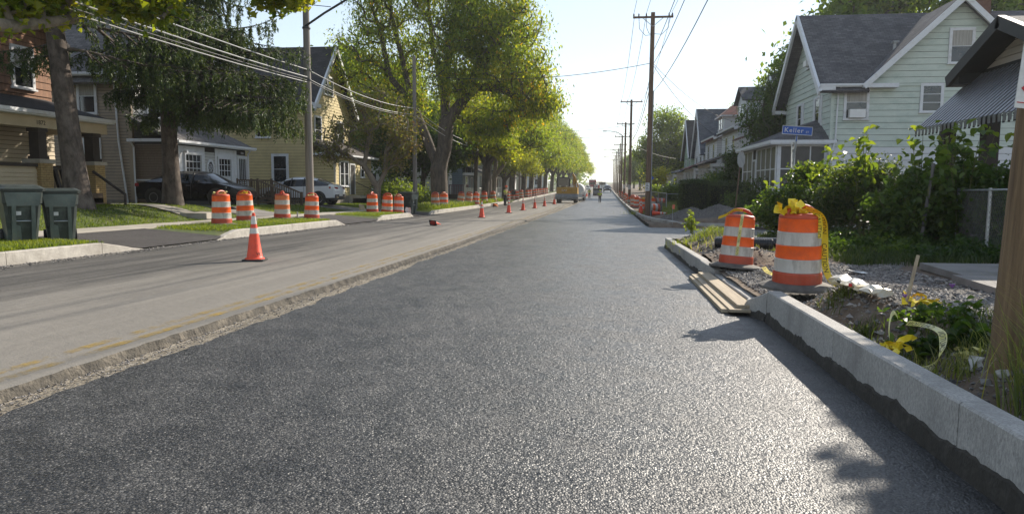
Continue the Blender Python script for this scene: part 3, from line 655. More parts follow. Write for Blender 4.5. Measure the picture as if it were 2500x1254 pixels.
M['s_mint'] = mat('mint_siding', (.51, .56, .495), (.455, .51, .45), rough=.7, scale=2.5, dirt=(.35, .42, .37), dscale=1.2, stretch=(.6, .6, 1.5))
M['s_white'] = mat('white_siding', (.60, .61, .62), (.54, .55, .56), rough=.6, scale=2, dirt=(.48, .48, .47), dscale=1)
M['s_blue'] = mat('blue_grey_siding', (.13, .165, .19), (.11, .14, .165), rough=.6, scale=2)
M['s_green'] = mat('pale_green_siding', (.30, .40, .30), (.26, .35, .26), rough=.6, scale=2)
M['s_beige'] = mat('beige_siding', (.50, .44, .34), (.44, .39, .30), rough=.6, scale=2)
M['brickred'] = mat('brown_brick', (.15, .075, .05), (.10, .05, .036), rough=.9, scale=8, bump=.4)
M['stucco'] = mat('foundation_stone', (.25, .22, .18), (.17, .15, .125), rough=.95, scale=3, bump=.5, bscale=18)
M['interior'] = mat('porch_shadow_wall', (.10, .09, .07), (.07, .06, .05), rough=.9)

def rect(u0, u1): return lambda z: (u0, u1)
def gable(w, ze, zr_, ov=0): 
    def f(z):
        if z <= ze: return (0, w)
        t = (z-ze)/(zr_-ze); return (w/2*t, w-w/2*t)
    return f
def gutter(parent, F, u0, u1, z, d0=.28, m=None):
    b = MB(); fbox(b, F, u0, u1, z-.11, z, d0, d0+.12); fbox(b, F, u0, u1, z-.16, z-.11, d0-.28, d0+.06); return b.build('gutter', m or M['trimwhite'], parent)
def downspout(parent, pts, m=None):
    return MB().tube(pts, .045, 6).build('downspout', m or M['trimwhite'], parent)
def hsteps(parent, x0, x1, y0, y1, z0, n, dx, rise=.17, m=None):
    for k in range(n):
        b = MB(); b.box(x0+(dx*k if dx > 0 else 0), x1+(dx*k if dx < 0 else 0), y0, y1, z0-1, z0+rise*(n-k)); b.build('step', m or M['concrete'], parent)

# --- H1: brown shingled house with a deep porch, far left -----------------
def house_brown():
    g0 = -.68
    h = thing('porch_house', 'brown shingled house with a deep brick-piered porch behind the two green bins', 'house', (-20.5, 14, g0))
    # local: x toward street (+x), y along street, z up ; body x -9..0, y 0..10.6 ; porch x 0..2.1
    Lx, W, ze = 9.0, 10.4, 6.2
    MB().box(-Lx, 0, 0, W, -.4, ze).build('wall', M['backing'], h)
    FF = Face((0, 0), (0, 1), (1, 0)); FS = Face((-Lx, 0), (1, 0), (0, -1))
    siding(h, FF, gable(W, ze, 10.6), 3.55, 10.4, .26, M['s_brown'], 'shingle_course', jit=.012)
    b = MB().prism([(0, ze), (W, ze), (W/2, 10.6)], 'x', -Lx, 0); b.build('gable_wall', M['s_brown'], h)
    # vertical shingle joints as grooves are fine relief of the board material
    roof(h, [[(-Lx-.4, -.5, ze-.42), (.5, -.5, ze-.42), (.5, W/2, 10.75), (-Lx-.4, W/2, 10.75)], [(-Lx-.4, W+.5, ze-.42), (.5, W+.5, ze-.42), (.5, W/2, 10.75), (-Lx-.4, W/2, 10.75)]], ROOF['dark'])
    siding(h, FF, rect(0, W), .5, 3.0, .15, M['s_cream'])
    MB().box(0.0, .03, 0, W, 2.98, 3.5).build('frieze', M['s_brown'], h)
    window(h, FF, 8.72, 4.05, .78, 1.3, curtain=1); window(h, FF, 5.6, 4.05, .78, 1.3, curtain=1)
    door(h, FF, 4.15, .55, .95, 2.1, M['white']); window(h, FF, 6.3, 1.2, 1.2, 1.5)
    # porch
    MB().box(0, 2.25, 0, W-.4, -.3, .5).build('porch_floor', M['deckwood'], h)
    FP = Face((2.25, 0), (0, 1), (1, 0))
    piers = [3.6, 7.15, 9.62]
    roof(h, [[(2.75, -.4, 2.94), (2.75, 10.1, 2.94), (-.02, 10.1, 3.72), (-.02, -.4, 3.72)]], ROOF['dark'], .12, 'porch_roof')
    b = MB(); b.box(2.05, 2.35, 0, W-.2, 2.45, 2.86); b.build('porch_beam', M['s_cream'], h)
    MB().box(0, 2.05, W-.45, W-.2, 2.45, 2.86).build('porch_beam', M['s_cream'], h)
    FG = Face((2.35, 0), (0, 1), (1, 0)); gutter(h, FG, -.4, 10.1, 2.96, .32)
    # house number on the beam
    txt = text_mesh('1872', .2); t = ob('house_number', txt, M['darkwood'], h); t.rotation_euler = (R(90), 0, R(90)); t.location = (2.356, 6.9, 2.55)
    zc = [('pier', y) for y in piers]
    for y in piers:
        pr = MB(); pr.box(1.9, 2.42, y-.26, y+.26, -.35, 1.32).build('pier', M['mortar'], h)
        prn = h.children[-1]
        MB().box(1.84, 2.48, y-.33, y+.33, 1.32, 1.45).build('pier_cap', M['concrete'], prn)
        pst = MB().prism([(1.99, y-.17), (2.33, y-.17), (2.33, y+.17), (1.99, y+.17)], 'z', 1.45, 2.46); pst.build('porch_post', M['darkwood'], h)
        MB().box(1.95, 2.37, y-.21, y+.21, 1.45, 1.56).build('post_foot', M['darkwood'], h); MB().box(1.95, 2.37, y-.21, y+.21, 2.33, 2.45).build('post_capital', M['darkwood'], h)
        bl = [None, None]
        for row in range(22):
            z = -.35+row*.076; off = .11 if row % 2 else 0
            for face in (0, 1):
                k = 0; u = -.26-off*.0
                segs = [(-.26, -.15), (-.14, .08), (.09, .26)] if row % 2 else [(-.26, -.04), (-.03, .19), (.2, .26)]
                for (a, c) in segs:
                    b = MB()
                    if face == 0: b.box(2.425, 2.437, y+a, y+c, z+.006, z+.07)
                    else: b.box(2.16+a, 2.16+c, y-.275, y-.265, z+.006, z+.07)
                    ob('brick', b.mesh('brick'), M['brick'], prn)
    # parapet walls with boards and cap
    for (a, c) in [(0, 3.34), (3.86, 6.89)]:
        MB().box(2.0, 2.28, a, c, -.35, 1.2).build('parapet', M['s_cream'], h); FPp = Face((2.28, 0), (0, 1), (1, 0))
        siding(h, FPp, rect(a, c), -.3, 1.15, .13, M['s_cream']); MB().box(1.94, 2.36, a, c, 1.2, 1.3).build('parapet_cap', M['darkwood'], h)
    MB().box(0, 2.2, W-.75, W-.5, -.35, 1.2).build('parapet', M['s_cream'], h); MB().box(0, 2.25, W-.8, W-.45, 1.2, 1.3).build('parapet_cap', M['darkwood'], h)
    FPs = Face((0, W-.75), (1, 0), (0, -1)); siding(h, FPs, rect(0, 1.9), -.3, 1.15, .13, M['s_cream'])
    # stair opening with dark balusters
    for k in range(3): MB().hexa([(2.3+k*.02, 7.5+k*.3, .1), (2.4, 7.5+k*.3, .1), (2.4, 7.63+k*.3, .1), (2.3, 7.63+k*.3, .1), (2.1, 7.44+k*.3, 1.15), (2.2, 7.44+k*.3, 1.15), (2.2, 7.57+k*.3, 1.15), (2.1, 7.57+k*.3, 1.15)]).build('baluster', M['darkwood'], h)
    MB().box(2.05, 2.25, 7.42, 8.4, 1.12, 1.2).build('handrail', M['darkwood'], h)
    hsteps(h, 2.42, 2.75, 8.35, 9.3, -.35, 4, .3, .17, M['deckwood'])
    MB().tube([(2.4, 9.3, 1.1), (3.6, 9.3, .3), (3.6, 9.3, -.3)], .05, 6).build('stair_rail', M['darkwood'], h)
def text_mesh(s, size, extr=.002, align='LEFT', spacing=1.0):
    cu = bpy.data.curves.new('lettering', 'FONT'); cu.body = s; cu.size = size; cu.extrude = extr; cu.align_x = align; cu.space_character = spacing
    cu.resolution_u = 3
    o = bpy.data.objects.new('lettering', cu); me = bpy.data.meshes.new_from_object(o)
    bpy.data.objects.remove(o); bpy.data.curves.remove(cu); return me
house_brown()

# --- H2: two-storey house, shade-tan side, with a low grey enclosed porch in front -----
def house_two_storey():
    x0, y0, g0 = -22.0, 31.0, -1.05
    h = thing('two_storey_house', 'two-storey house, side coloured tan for shade, with grey enclosed porch and octagonal window', 'house', (x0, y0, g0))
    Lx, W, ze, zr_ = 11.0, 8.0, 6.15, 10.3
    b = MB().box(-Lx, 0, 0, W, -.5, ze); b.build('wall', M['backing'], h)
    MB().prism([(0, ze), (W, ze), (W/2, zr_)], 'x', -Lx, 0).build('gable_wall', M['s_grey'], h)
    FS = Face((-Lx, 0), (1, 0), (0, -1)); FF = Face((0, 0), (0, 1), (1, 0))
    MB().box(-Lx-.02, .02, -.03, W, -.5, .28).build('foundation', M['stucco'], h)
    siding(h, FS, rect(0, Lx-.12), .28, ze-.1, .145, M['s_shade_tan'])
    siding(h, FF, gable(W, ze, zr_), 3.2, zr_-.2, .17, M['s_grey'])
    MB().box(-.14, .045, -.045, .1, .28, ze-.1).build('corner_board', M['s_shade_tan'], h)
    roof(h, [[(-Lx-.4, -.55, ze-.48), (.55, -.55, ze-.48), (.55, W/2, zr_+.12), (-Lx-.4, W/2, zr_+.12)], [(-Lx-.4, W+.55, ze-.48), (.55, W+.55, ze-.48), (.55, W/2, zr_+.12), (-Lx-.4, W/2, zr_+.12)]], ROOF['grey'])
    FG = Face((-Lx, 0), (1, 0), (0, -1)); gutter(h, FG, -.3, Lx+.5, ze-.0, .42)
    # soffit return on the street gable
    MB().box(-.3, .58, -.5, .9, ze-.28, ze-.02).build('eave_return', M['trimwhite'], h)
    MB().slab([(.5, -.55, ze-.3), (.62, -.55, ze-.3), (.62, W/2, zr_+.1), (.5, W/2, zr_+.1)], .22).slab([(.5, W+.55, ze-.3), (.62, W+.55, ze-.3), (.62, W/2, zr_+.1), (.5, W/2, zr_+.1)], .22).build('rake_board', M['trimwhite'], h)
    window(h, FS, Lx-2.55, 4.35, .78, 1.5, fr=.12, curtain=1); window(h, FS, Lx-2.4, 2.15, .72, .9, fr=.12, curtain=1)
    window(h, FF, 1.2, 4.3, .9, 1.5); window(h, FF, 5.6, 4.3, .9, 1.5); window(h, FF, 3.5, 7.3, .9, 1.3)
    downspout(h, [(-.75, -.5, ze-.1), (-.72, -.1, ze-.45), (-.62, -.09, 3.0), (-.3, -.09, .15), (-.28, -.16, .02)])
    # enclosed porch
    D, zp = 2.1, 3.0
    MB().box(0, D, .1, 6.6, -.4, zp).build('porch_wall', M['backing'], h)
    FP = Face((D, .1), (0, 1), (1, 0)); FPs = Face((0, .1), (1, 0), (0, -1))
    siding(h, FPs, rect(0, D-.1), 1.25, zp-.1, .12, M['s_brown2'], 'shingle_course'); siding(h, FPs, rect(0, D-.1), .1, .5, .12, M['s_brown2'], 'shingle_course')
    siding(h, FPs, rect(0, D-.1), .56, 1.2, .13, M['s_shade_tan'])
    MB().box(0, D, .055, .1, 1.18, 1.25).box(0, D, .055, .1, .5, .56).box(D-.12, D+.04, .05, .14, -.2, zp).build('trim_board', M['trimwhite'], h)
    siding(h, FP, rect(.1, 6.4), .3, zp-.35, .15, M['s_grey'])
    # white window surrounds standing proud
    for (a, c) in [(.1, 2.35), (3.3, 5.45)]:
        b = MB(); fbox(b, FP, a, c, .35, zp-.15, .036, .05); b.build('window_surround', M['trimwhite'], h)
    window(h, FP, .62, 1.15, 1.3, 1.3, fr=.1, rows=4, cols=4, proud=.1); window(h, FP, 3.55, 1.15, 1.2, 1.2, fr=.1, rows=4, cols=4, proud=.1)
    # octagonal window
    oc = MB(); n = 8
    for r0, r1 in [(.27, .38)]:
        V = []
        for k in range(n):
            an = math.pi*(2*k+1)/n
            for r, d in ((r0, .07), (r1, .07), (r0, .02), (r1, .02)): V.append(FP.p(2.85+r*math.sin(an)*.95, 1.85+r*1.25*math.cos(an), d))
        F = []
        for k in range(n):
            a = 4*k; c = 4*((k+1) % n); F += [(a, a+1, c+1, c), (a+1, a+3, c+3, c+1), (a, c, c+2, a+2)]
        oc.add(V, F)
    oo = oc.build('window', M['trimwhite'], h); oo['label'] = 'octagonal leaded window'
    g = MB(); V = [FP.p(2.85+.27*math.sin(math.pi*(2*k+1)/n)*.95, 1.85+.27*1.25*math.cos(math.pi*(2*k+1)/n), .045) for k in range(n)]; g.add(V, [tuple(range(n))]); g.build('pane', M['glass'], oo)
    ld = MB()
    for k in (-1, 0, 1):
        for s_ in (-1, 1): ld.tube([FP.p(2.85+k*.13-.14*s_, 1.85-.22, .055), FP.p(2.85+k*.13+.14*s_, 1.85+.22, .055)], .011, 4)
    ld.build('leading', M['trimwhite'], oo)
    door(h, FP, 5.6, .38, .85, 2.1, M['glass'], barred=True)
    tm = text_mesh('1866', .17); to = ob('house_number', tm, M['trimwhite'], h); to.rotation_euler = (R(90), 0, R(90)); to.location = FP.p(5.85, 2.68, .075)
    b = MB(); fbox(b, FP, 5.78, 6.32, 2.62, 2.85, .04, .07); b.build('number_plate', M['darkwood'], h)
    b = MB(); fbox(b, FP, .35, .42, 2.55, 2.6, .05, .3); fbox(b, FP, .32, .45, 2.5, 2.62, .2, .36); b.build('porch_lamp', M['trimwhite'], h)
    roof(h, [[(D+.4, -.35, zp+.02), (D+.4, 7.0, zp+.02), (-.02, 7.0, zp+1.2), (-.02, -.35, zp+1.2)]], ROOF['grey'], .12, 'porch_roof')
    FG2 = Face((D, 0), (0, 1), (1, 0)); gutter(h, FG2, -.35, 7.0, zp+.06, .36); FG3 = Face((0, .1), (1, 0), (0, -1)); 
    MB().box(0, D+.4, -.4, -.28, zp-.02, zp+.12).build('fascia', M['trimwhite'], h)
    downspout(h, [(.1, -.3, zp), (.1, -.05, zp-.25), (.1, -.05, .0), (.0, -.3, -.1)]); downspout(h, [(D+.3, 6.75, zp), (D+.08, 6.75, zp-.3), (D+.08, 6.75, 0)])
    # timber landing, stairs and railings
    for k, yy in enumerate((5.5, 7.1)):
        pts = [(D, yy), (D+1.25, yy), (D+3.1, yy)]
        for (a, c, z0, z1) in [(0, 1.25, .35, .35), (1.25, 3.0, .35, -.35)]:
            MB().hexa([(D+a, yy-.04, z0+.88), (D+c, yy-.04, z1+.88), (D+c, yy+.06, z1+.88), (D+a, yy+.06, z0+.88), (D+a, yy-.04, z0+.96), (D+c, yy-.04, z1+.96), (D+c, yy+.06, z1+.96), (D+a, yy+.06, z0+.96)]).build('handrail', M['deckwood'], h)
            MB().hexa([(D+a, yy-.02, z0+.1), (D+c, yy-.02, z1+.1), (D+c, yy+.02, z1+.1), (D+a, yy+.02, z0+.1), (D+a, yy-.02, z0+.16), (D+c, yy-.02, z1+.16), (D+c, yy+.02, z1+.16), (D+a, yy+.02, z0+.16)]).build('bottom_rail', M['deckwood'], h)
            nb = int((c-a)/.13)
            for q in range(nb):
                t = (q+.5)/nb; xx = D+a+(c-a)*t; zz = z0+(z1-z0)*t
                ob('baluster', MB().box(xx-.02, xx+.02, yy-.02, yy+.02, zz+.12, zz+.9).mesh('baluster'), M['deckwood'], h)
        for xx, zz in ((D+.05, .35), (D+1.25, .35), (D+3.02, -.38)): MB().box(xx-.05, xx+.05, yy-.05, yy+.05, zz-.9, zz+1.02).build('newel_post', M['deckwood'], h)
    MB().box(D, D+1.3, 5.45, 7.2, .22, .34).build('landing', M['deckwood'], h)
    for k in range(4): MB().box(D+1.3+k*.42, D+1.78+k*.42, 5.55, 7.05, .05-.17*k, .10-.17*k).build('tread', M['deckwood'], h)
M['s_brown2'] = mat('dark_brown_shingle_siding', (.19, .14, .095), (.14, .10, .07), rough=.85, scale=5, stretch=(5, 5, .6))
house_two_storey()

# --- H4: yellow house with steep gable and a one-storey front room --------
def house_yellow():
    x0, y0, g0 = -19.8, 46.0, -1.3
    h = thing('gabled_house', 'tall yellow clapboard house with steep dark roof behind the white car', 'house', (x0, y0, g0))
    Lx, W, ze, zr_ = 12.0, 7.7, 6.75, 11.0
    MB().box(-Lx, 0, 0, W, -.5, ze).build('wall', M['backing'], h); MB().prism([(0, ze), (W, ze), (W/2, zr_)], 'x', -Lx, 0).build('gable_wall', M['s_yellow'], h)
    FS = Face((-Lx, 0), (1, 0), (0, -1)); FF = Face((0, 0), (0, 1), (1, 0))
    MB().box(-Lx-.02, .02, -.03, W, -.5, .8).build('foundation', M['interior'], h)
    siding(h, FS, rect(0, Lx-.1), .8, ze-.15, .2, M['s_yellow']); siding(h, FF, gable(W, ze, zr_), .8, zr_-.1, .2, M['s_yellow'])
    MB().box(-.1, .05, -.05, .1, .8, ze-.15).build('corner_board', M['s_beige'], h)
    roof(h, [[(-Lx-.4, -.5, ze-.5), (.6, -.5, ze-.5), (.6, W/2, zr_+.12), (-Lx-.4, W/2, zr_+.12)], [(-Lx-.4, W+.5, ze-.5), (.6, W+.5, ze-.5), (.6, W/2, zr_+.12), (-Lx-.4, W/2, zr_+.12)]], ROOF['dark'])
    MB().slab([(.52, -.5, ze-.42), (.66, -.5, ze-.42), (.66, W/2, zr_+.16), (.52, W/2, zr_+.16)], .26).slab([(.52, W+.5, ze-.42), (.66, W+.5, ze-.42), (.66, W/2, zr_+.16), (.52, W/2, zr_+.16)], .26).build('rake_board', M['trimwhite'], h)
    gutter(h, FS, -.3, Lx+.5, ze-.02, .38); MB().box(-.2, .6, -.45, .8, ze-.3, ze-.05).build('eave_return', M['trimwhite'], h)
    window(h, FF, 2.75, 7.7, .55, 1.2, fr=.12); window(h, FF, 3.45, 7.7, .85, 1.2, fr=.1); window(h, FF, 1.0, 4.2, 1.0, 1.7, fr=.12); window(h, FF, 5.2, 4.2, 1.0, 1.7, fr=.12)
    window(h, FS, Lx-2.5, 1.45, .9, 1.75, fr=.16); window(h, FS, Lx-6.0, 1.45, .9, 1.75, fr=.16); window(h, FS, Lx-3.6, 4.5, .8, 1.4, fr=.14)
    D, zp = 1.75, 3.3
    MB().box(0, D, .15, 7.6, -.3, zp).build('front_room_wall', M['backing'], h)
    F1 = Face((0, .15), (1, 0), (0, -1)); F2 = Face((D, .15), (0, 1), (1, 0))
    MB().box(-.02, D+.03, .12, 7.62, -.5, .55).build('foundation', M['stucco'], h)
    siding(h, F1, rect(.1, D-.08), .55, zp-.1, .2, M['s_yellow']); siding(h, F2, rect(.08, 7.4), .55, zp-.1, .2, M['s_yellow'])
    MB().box(D-.08, D+.045, .1, .24, .55, zp-.1).build('corner_board', M['s_beige'], h)
    window(h, F2, .78, 1.25, .68, 1.6, fr=.1); window(h, F2, 1.62, 1.25, .68, 1.6, fr=.1); door(h, F2, 2.75, .62, .85, 2.1, M['screen']); window(h, F2, 5.0, 1.9, .6, 1.1, fr=.1)
    roof(h, [[(D+.45, -.2, zp+.02), (D+.45, 8.0, zp+.02), (-.02, 8.0, zp+1.15), (-.02, -.2, zp+1.15)]], ROOF['brown'], .12, 'front_room_roof'); gutter(h, F2, -.35, 7.85, zp+.06, .4)
    MB().box(0, D+.45, -.26, -.15, zp-.02, zp+.14).build('fascia', M['trimwhite'], h)
    downspout(h, [(.06, -.06, zp), (.06, -.06, .2)])
    hsteps(h, D+.03, D+.9, 2.55, 3.8, -.25, 4, .3, .2, M['concrete'])
    MB().tube([(D+.1, 3.85, 1.5), (D+2.2, 3.85, .55), (D+2.2, 3.85, -.4)], .03, 6).build('stair_rail', M['darkwood'], h)
house_yellow()

# --- generic street houses -------------------------------------------------
def street_house(name, label, side, x, y0, W, Lx, g0, ze, zr_, m, rf, ridge='x', porch=None, dormer=None, trim=None, step=.22, wins=True, board=True, base=.5):
    """side=-1 left of the road (front faces +x), +1 right of the road (front faces -x)."""
    h = thing(name, label, 'house', (x, y0, g0)); sx = -side        # front direction along x
    bx = sorted((0, -sx*Lx)); MB().box(bx[0], bx[1], 0, W, -.6, ze).build('wall', M['backing'] if board else m, h)
    FF = Face((0, 0), (0, 1), (sx, 0)); FS = Face((bx[0], 0), (1, 0), (0, -1))
    MB().box(bx[0]-.02, bx[1]+.02, -.03, W+.02, -.6, base).build('foundation', M['stucco'], h)
    if ridge == 'x':
        MB().prism([(0, ze), (W, ze), (W/2, zr_)], 'x', bx[0], bx[1]).build('gable_wall', m, h)
        if board: siding(h, FF, gable(W, ze, zr_), base, zr_-.1, step, m)
        if board: siding(h, FS, rect(0, Lx), base, ze-.1, step, m)
        a, c = bx[0]-.45, bx[1]+.45; dz = .5*(zr_-ze)/(W/2)
        roof(h, [[(a, -.5, ze-dz+.08), (c, -.5, ze-dz+.08), (c, W/2, zr_+.12), (a, W/2, zr_+.12)], [(a, W+.5, ze-dz+.08), (c, W+.5, ze-dz+.08), (c, W/2, zr_+.12), (a, W/2, zr_+.12)]], rf)
        xf = sx*.42
        MB().slab([(xf, -.5, ze-dz+.1), (xf+sx*.1, -.5, ze-dz+.1), (xf+sx*.1, W/2, zr_+.15), (xf, W/2, zr_+.15)], .24).slab([(xf, W+.5, ze-dz+.1), (xf+sx*.1, W+.5, ze-dz+.1), (xf+sx*.1, W/2, zr_+.15), (xf, W/2, zr_+.15)], .24).build('rake_board', M['trimwhite'], h)
        gutter(h, FS, 0, Lx, ze-dz+.3, .38)
        if wins: window(h, FF, W/2-.45, ze+.5, .9, 1.2)
    else:
        mid = -sx*Lx/2
        MB().prism([(bx[0], ze), (bx[1], ze), (mid, zr_)], 'y', 0, W).build('gable_wall', m, h)
        if board:
            siding(h, FF, rect(0, W), base, ze-.1, step, m); siding(h, FS, gable(Lx, ze, zr_), base, zr_-.2, step, m)
        dz = .5*(zr_-ze)/(Lx/2)
        roof(h, [[(sx*.5, -.45, ze-dz+.1), (sx*.5, W+.45, ze-dz+.1), (mid, W+.45, zr_+.12), (mid, -.45, zr_+.12)], [(-sx*(Lx+.5), -.45, ze-dz+.1), (-sx*(Lx+.5), W+.45, ze-dz+.1), (mid, W+.45, zr_+.12), (mid, -.45, zr_+.12)]], rf)
        gutter(h, FF, -.4, W+.4, ze-dz+.28, .38)
        MB().slab([(sx*.5, -.52, ze-dz+.1), (sx*.5, -.42, ze-dz+.1), (mid, -.42, zr_+.13), (mid, -.52, zr_+.13)], .22).build('rake_board', M['trimwhite'], h)
    if dormer:
        dw, dz0, dz1, kind = dormer; xa = -sx*.9; xb = -sx*Lx*.5; yc = W/2
        lo, hi = sorted((xa, xb))
        MB().box(lo, hi, yc-dw/2, yc+dw/2, ze+.1, dz0).build('dormer_wall', m, h)
        FD = Face((xa, yc-dw/2), (0, 1), (sx, 0)); window(h, FD, dw*.2, ze+.95, dw*.26, 1.1, fr=.08); window(h, FD, dw*.54, ze+.95, dw*.26, 1.1, fr=.08)
        FDs = Face((lo, yc-dw/2), (1, 0), (0, -1)); siding(h, FDs, rect(0, hi-lo), ze+.3, dz0-.05, step, m)
        e = .35
        if kind == 'gable':
            a_, b_ = xa+sx*e, xb-sx*2
            roof(h, [[(a_, yc-dw/2-e, dz0), (b_, yc-dw/2-e, dz0), (b_, yc, dz1), (a_, yc, dz1)], [(a_, yc+dw/2+e, dz0), (b_, yc+dw/2+e, dz0), (b_, yc, dz1), (a_, yc, dz1)]], rf, .12, 'dormer_roof')
            MB().prism([(yc-dw/2, dz0), (yc+dw/2, dz0), (yc, dz1-.1)], 'x', *sorted((xa, xb))).build('dormer_gable', m, h)
        else:
            a_, b_ = xa+sx*e, xb-sx*1.5; q = xa-sx*1.2
            b = MB(); b.add([(a_, yc-dw/2-e, dz0), (a_, yc+dw/2+e, dz0), (b_, yc+dw/2+e, dz0), (b_, yc-dw/2-e, dz0), (q, yc, dz1), (b_, yc, dz1)], [(0, 1, 4), (1, 2, 5, 4), (2, 3, 5), (3, 0, 4, 5), (0, 3, 2, 1)])
            o = b.build('dormer_roof', rf, h); o.data.uv_layers.new(name='UVMap')
            MB().box(*sorted((a_, b_)), yc-dw/2-e, yc+dw/2+e, dz0-.12, dz0-.01).build('dormer_eave', M['trimwhite'], h)
    if wins:
        for k in range(2):
            window(h, FF, W*(.18+.45*k), ze-2.0, .9, 1.35); 
        window(h, FS, Lx*.25, ze-2.0, .85, 1.35); window(h, FS, Lx*.65, ze-2.0, .85, 1.35); window(h, FS, Lx*.3, 1.3, .85, 1.4); window(h, FS, Lx*.7, 1.3, .85, 1.4)
    if porch:
        D, zp, rfp = porch[:3]; xs = sorted((0, sx*D))
        MB().box(xs[0], xs[1], .1, W-.1, -.5, .5).build('porch_floor', M['white'], h)
        for k in range(4):
            yy = .35+k*(W-.7)/3; MB().prism([(sx*(D-.3)-.1, yy-.1), (sx*(D-.3)+.1, yy-.1), (sx*(D-.3)+.1, yy+.1), (sx*(D-.3)-.1, yy+.1)], 'z', .5, zp-.2).build('porch_column', M['white'], h)
        MB().box(*sorted((0, sx*(D-.15))), .1, W-.1, zp-.28, zp-.02).build('porch_beam', M['white'], h)
        roof(h, [[(sx*(D+.35), -.15, zp), (sx*(D+.35), W+.15, zp), (0, W+.15, zp+1.0), (0, -.15, zp+1.0)]], rfp, .1, 'porch_roof')
        MB().box(*sorted((sx*(D-.34), sx*(D-.26))), .35, W-.35, 1.2, 1.28).build('porch_rail', M['white'], h)
        nb = int((W-.8)/.3); bb = MB()
        for k in range(nb): bb.box(*sorted((sx*(D-.32), sx*(D-.28))), .4+k*.3, .45+k*.3, .5, 1.2)
        bb.build('balusters', M['white'], h)
        door(h, FF, W*.6, .5, .9, 2.0, M['darkwood']); window(h, FF, W*.2, 1.2, 1.3, 1.4)
    return h

# left side, beyond the yellow house
h = street_house('clapboard_house', 'white clapboard house behind the large forked tree trunk', -1, -17.2, 71, 8, 10, -1.5, 4.9, 8.0, M['s_white'], ROOF['dark'], wins=True)
FFw = Face((0, 0), (0, 1), (1, 0)); window(h, FFw, 1.2, 1.2, .9, 1.5); window(h, FFw, 5.0, 1.2, .9, 1.5)
# maroon side porch of that house
mp = MB(); mp.box(0, 1.9, 6.2, 8.4, -.5, .55); mp.build('deck', M['darkwood'], h)
for k in range(14): ob('baluster', MB().box(1.8, 1.86, 6.2+k*.16, 6.27+k*.16, .55, 1.5).mesh('baluster'), M['maroon'], h)
for k in range(9): ob('baluster', MB().box(.1+k*.2, .17+k*.2, 6.17, 6.23, .55, 1.5).mesh('baluster'), M['maroon'], h)
MB().box(0, 1.95, 6.12, 6.3, 1.5, 1.58).box(1.76, 1.95, 6.12, 8.4, 1.5, 1.58).build('handrail', M['maroon'], h)
street_house('bungalow_house', 'dark blue-grey house with white porch columns beyond the maroon railing', -1, -17.0, 84, 9, 9, -1.55, 5.0, 8.0, M['s_blue'], ROOF['grey'], ridge='y', porch=(2.2, 3.1, ROOF['grey']))
street_house('grey_house', 'plain grey house with small awninged porch behind the flagger', -1, -16.5, 97, 8, 9, -1.5, 5.2, 8.2, M['s_grey'], ROOF['dark'], ridge='x', porch=(1.8, 2.8, ROOF['dark']))
street_house('shaded_house', 'brown brick house in deep shade behind the street trees', -1, -17, 112, 8, 9, -1.45, 4.8, 7.8, M['brickred'], ROOF['brown'], ridge='y', porch=(1.8, 2.8, ROOF['dark']), board=False)
street_house('far_white_house', 'white house glimpsed between trunks far down on the left', -1, -17, 128, 8, 9, -1.3, 5, 8, M['s_white'], ROOF['dark'], porch=(1.8, 2.8, ROOF['dark']), board=False)
street_house('far_beige_house', 'beige house deep in the tree row beyond the loader', -1, -17, 146, 9, 9, -1.2, 5, 8, M['s_beige'], ROOF['brown'], ridge='y', porch=(1.8, 2.8, ROOF['brown']), board=False)
street_house('far_grey_house', 'farthest pale house on the left before the red lorry', -1, -16, 190, 9, 9, -.9, 5, 8, M['s_white'], ROOF['grey'], board=False)

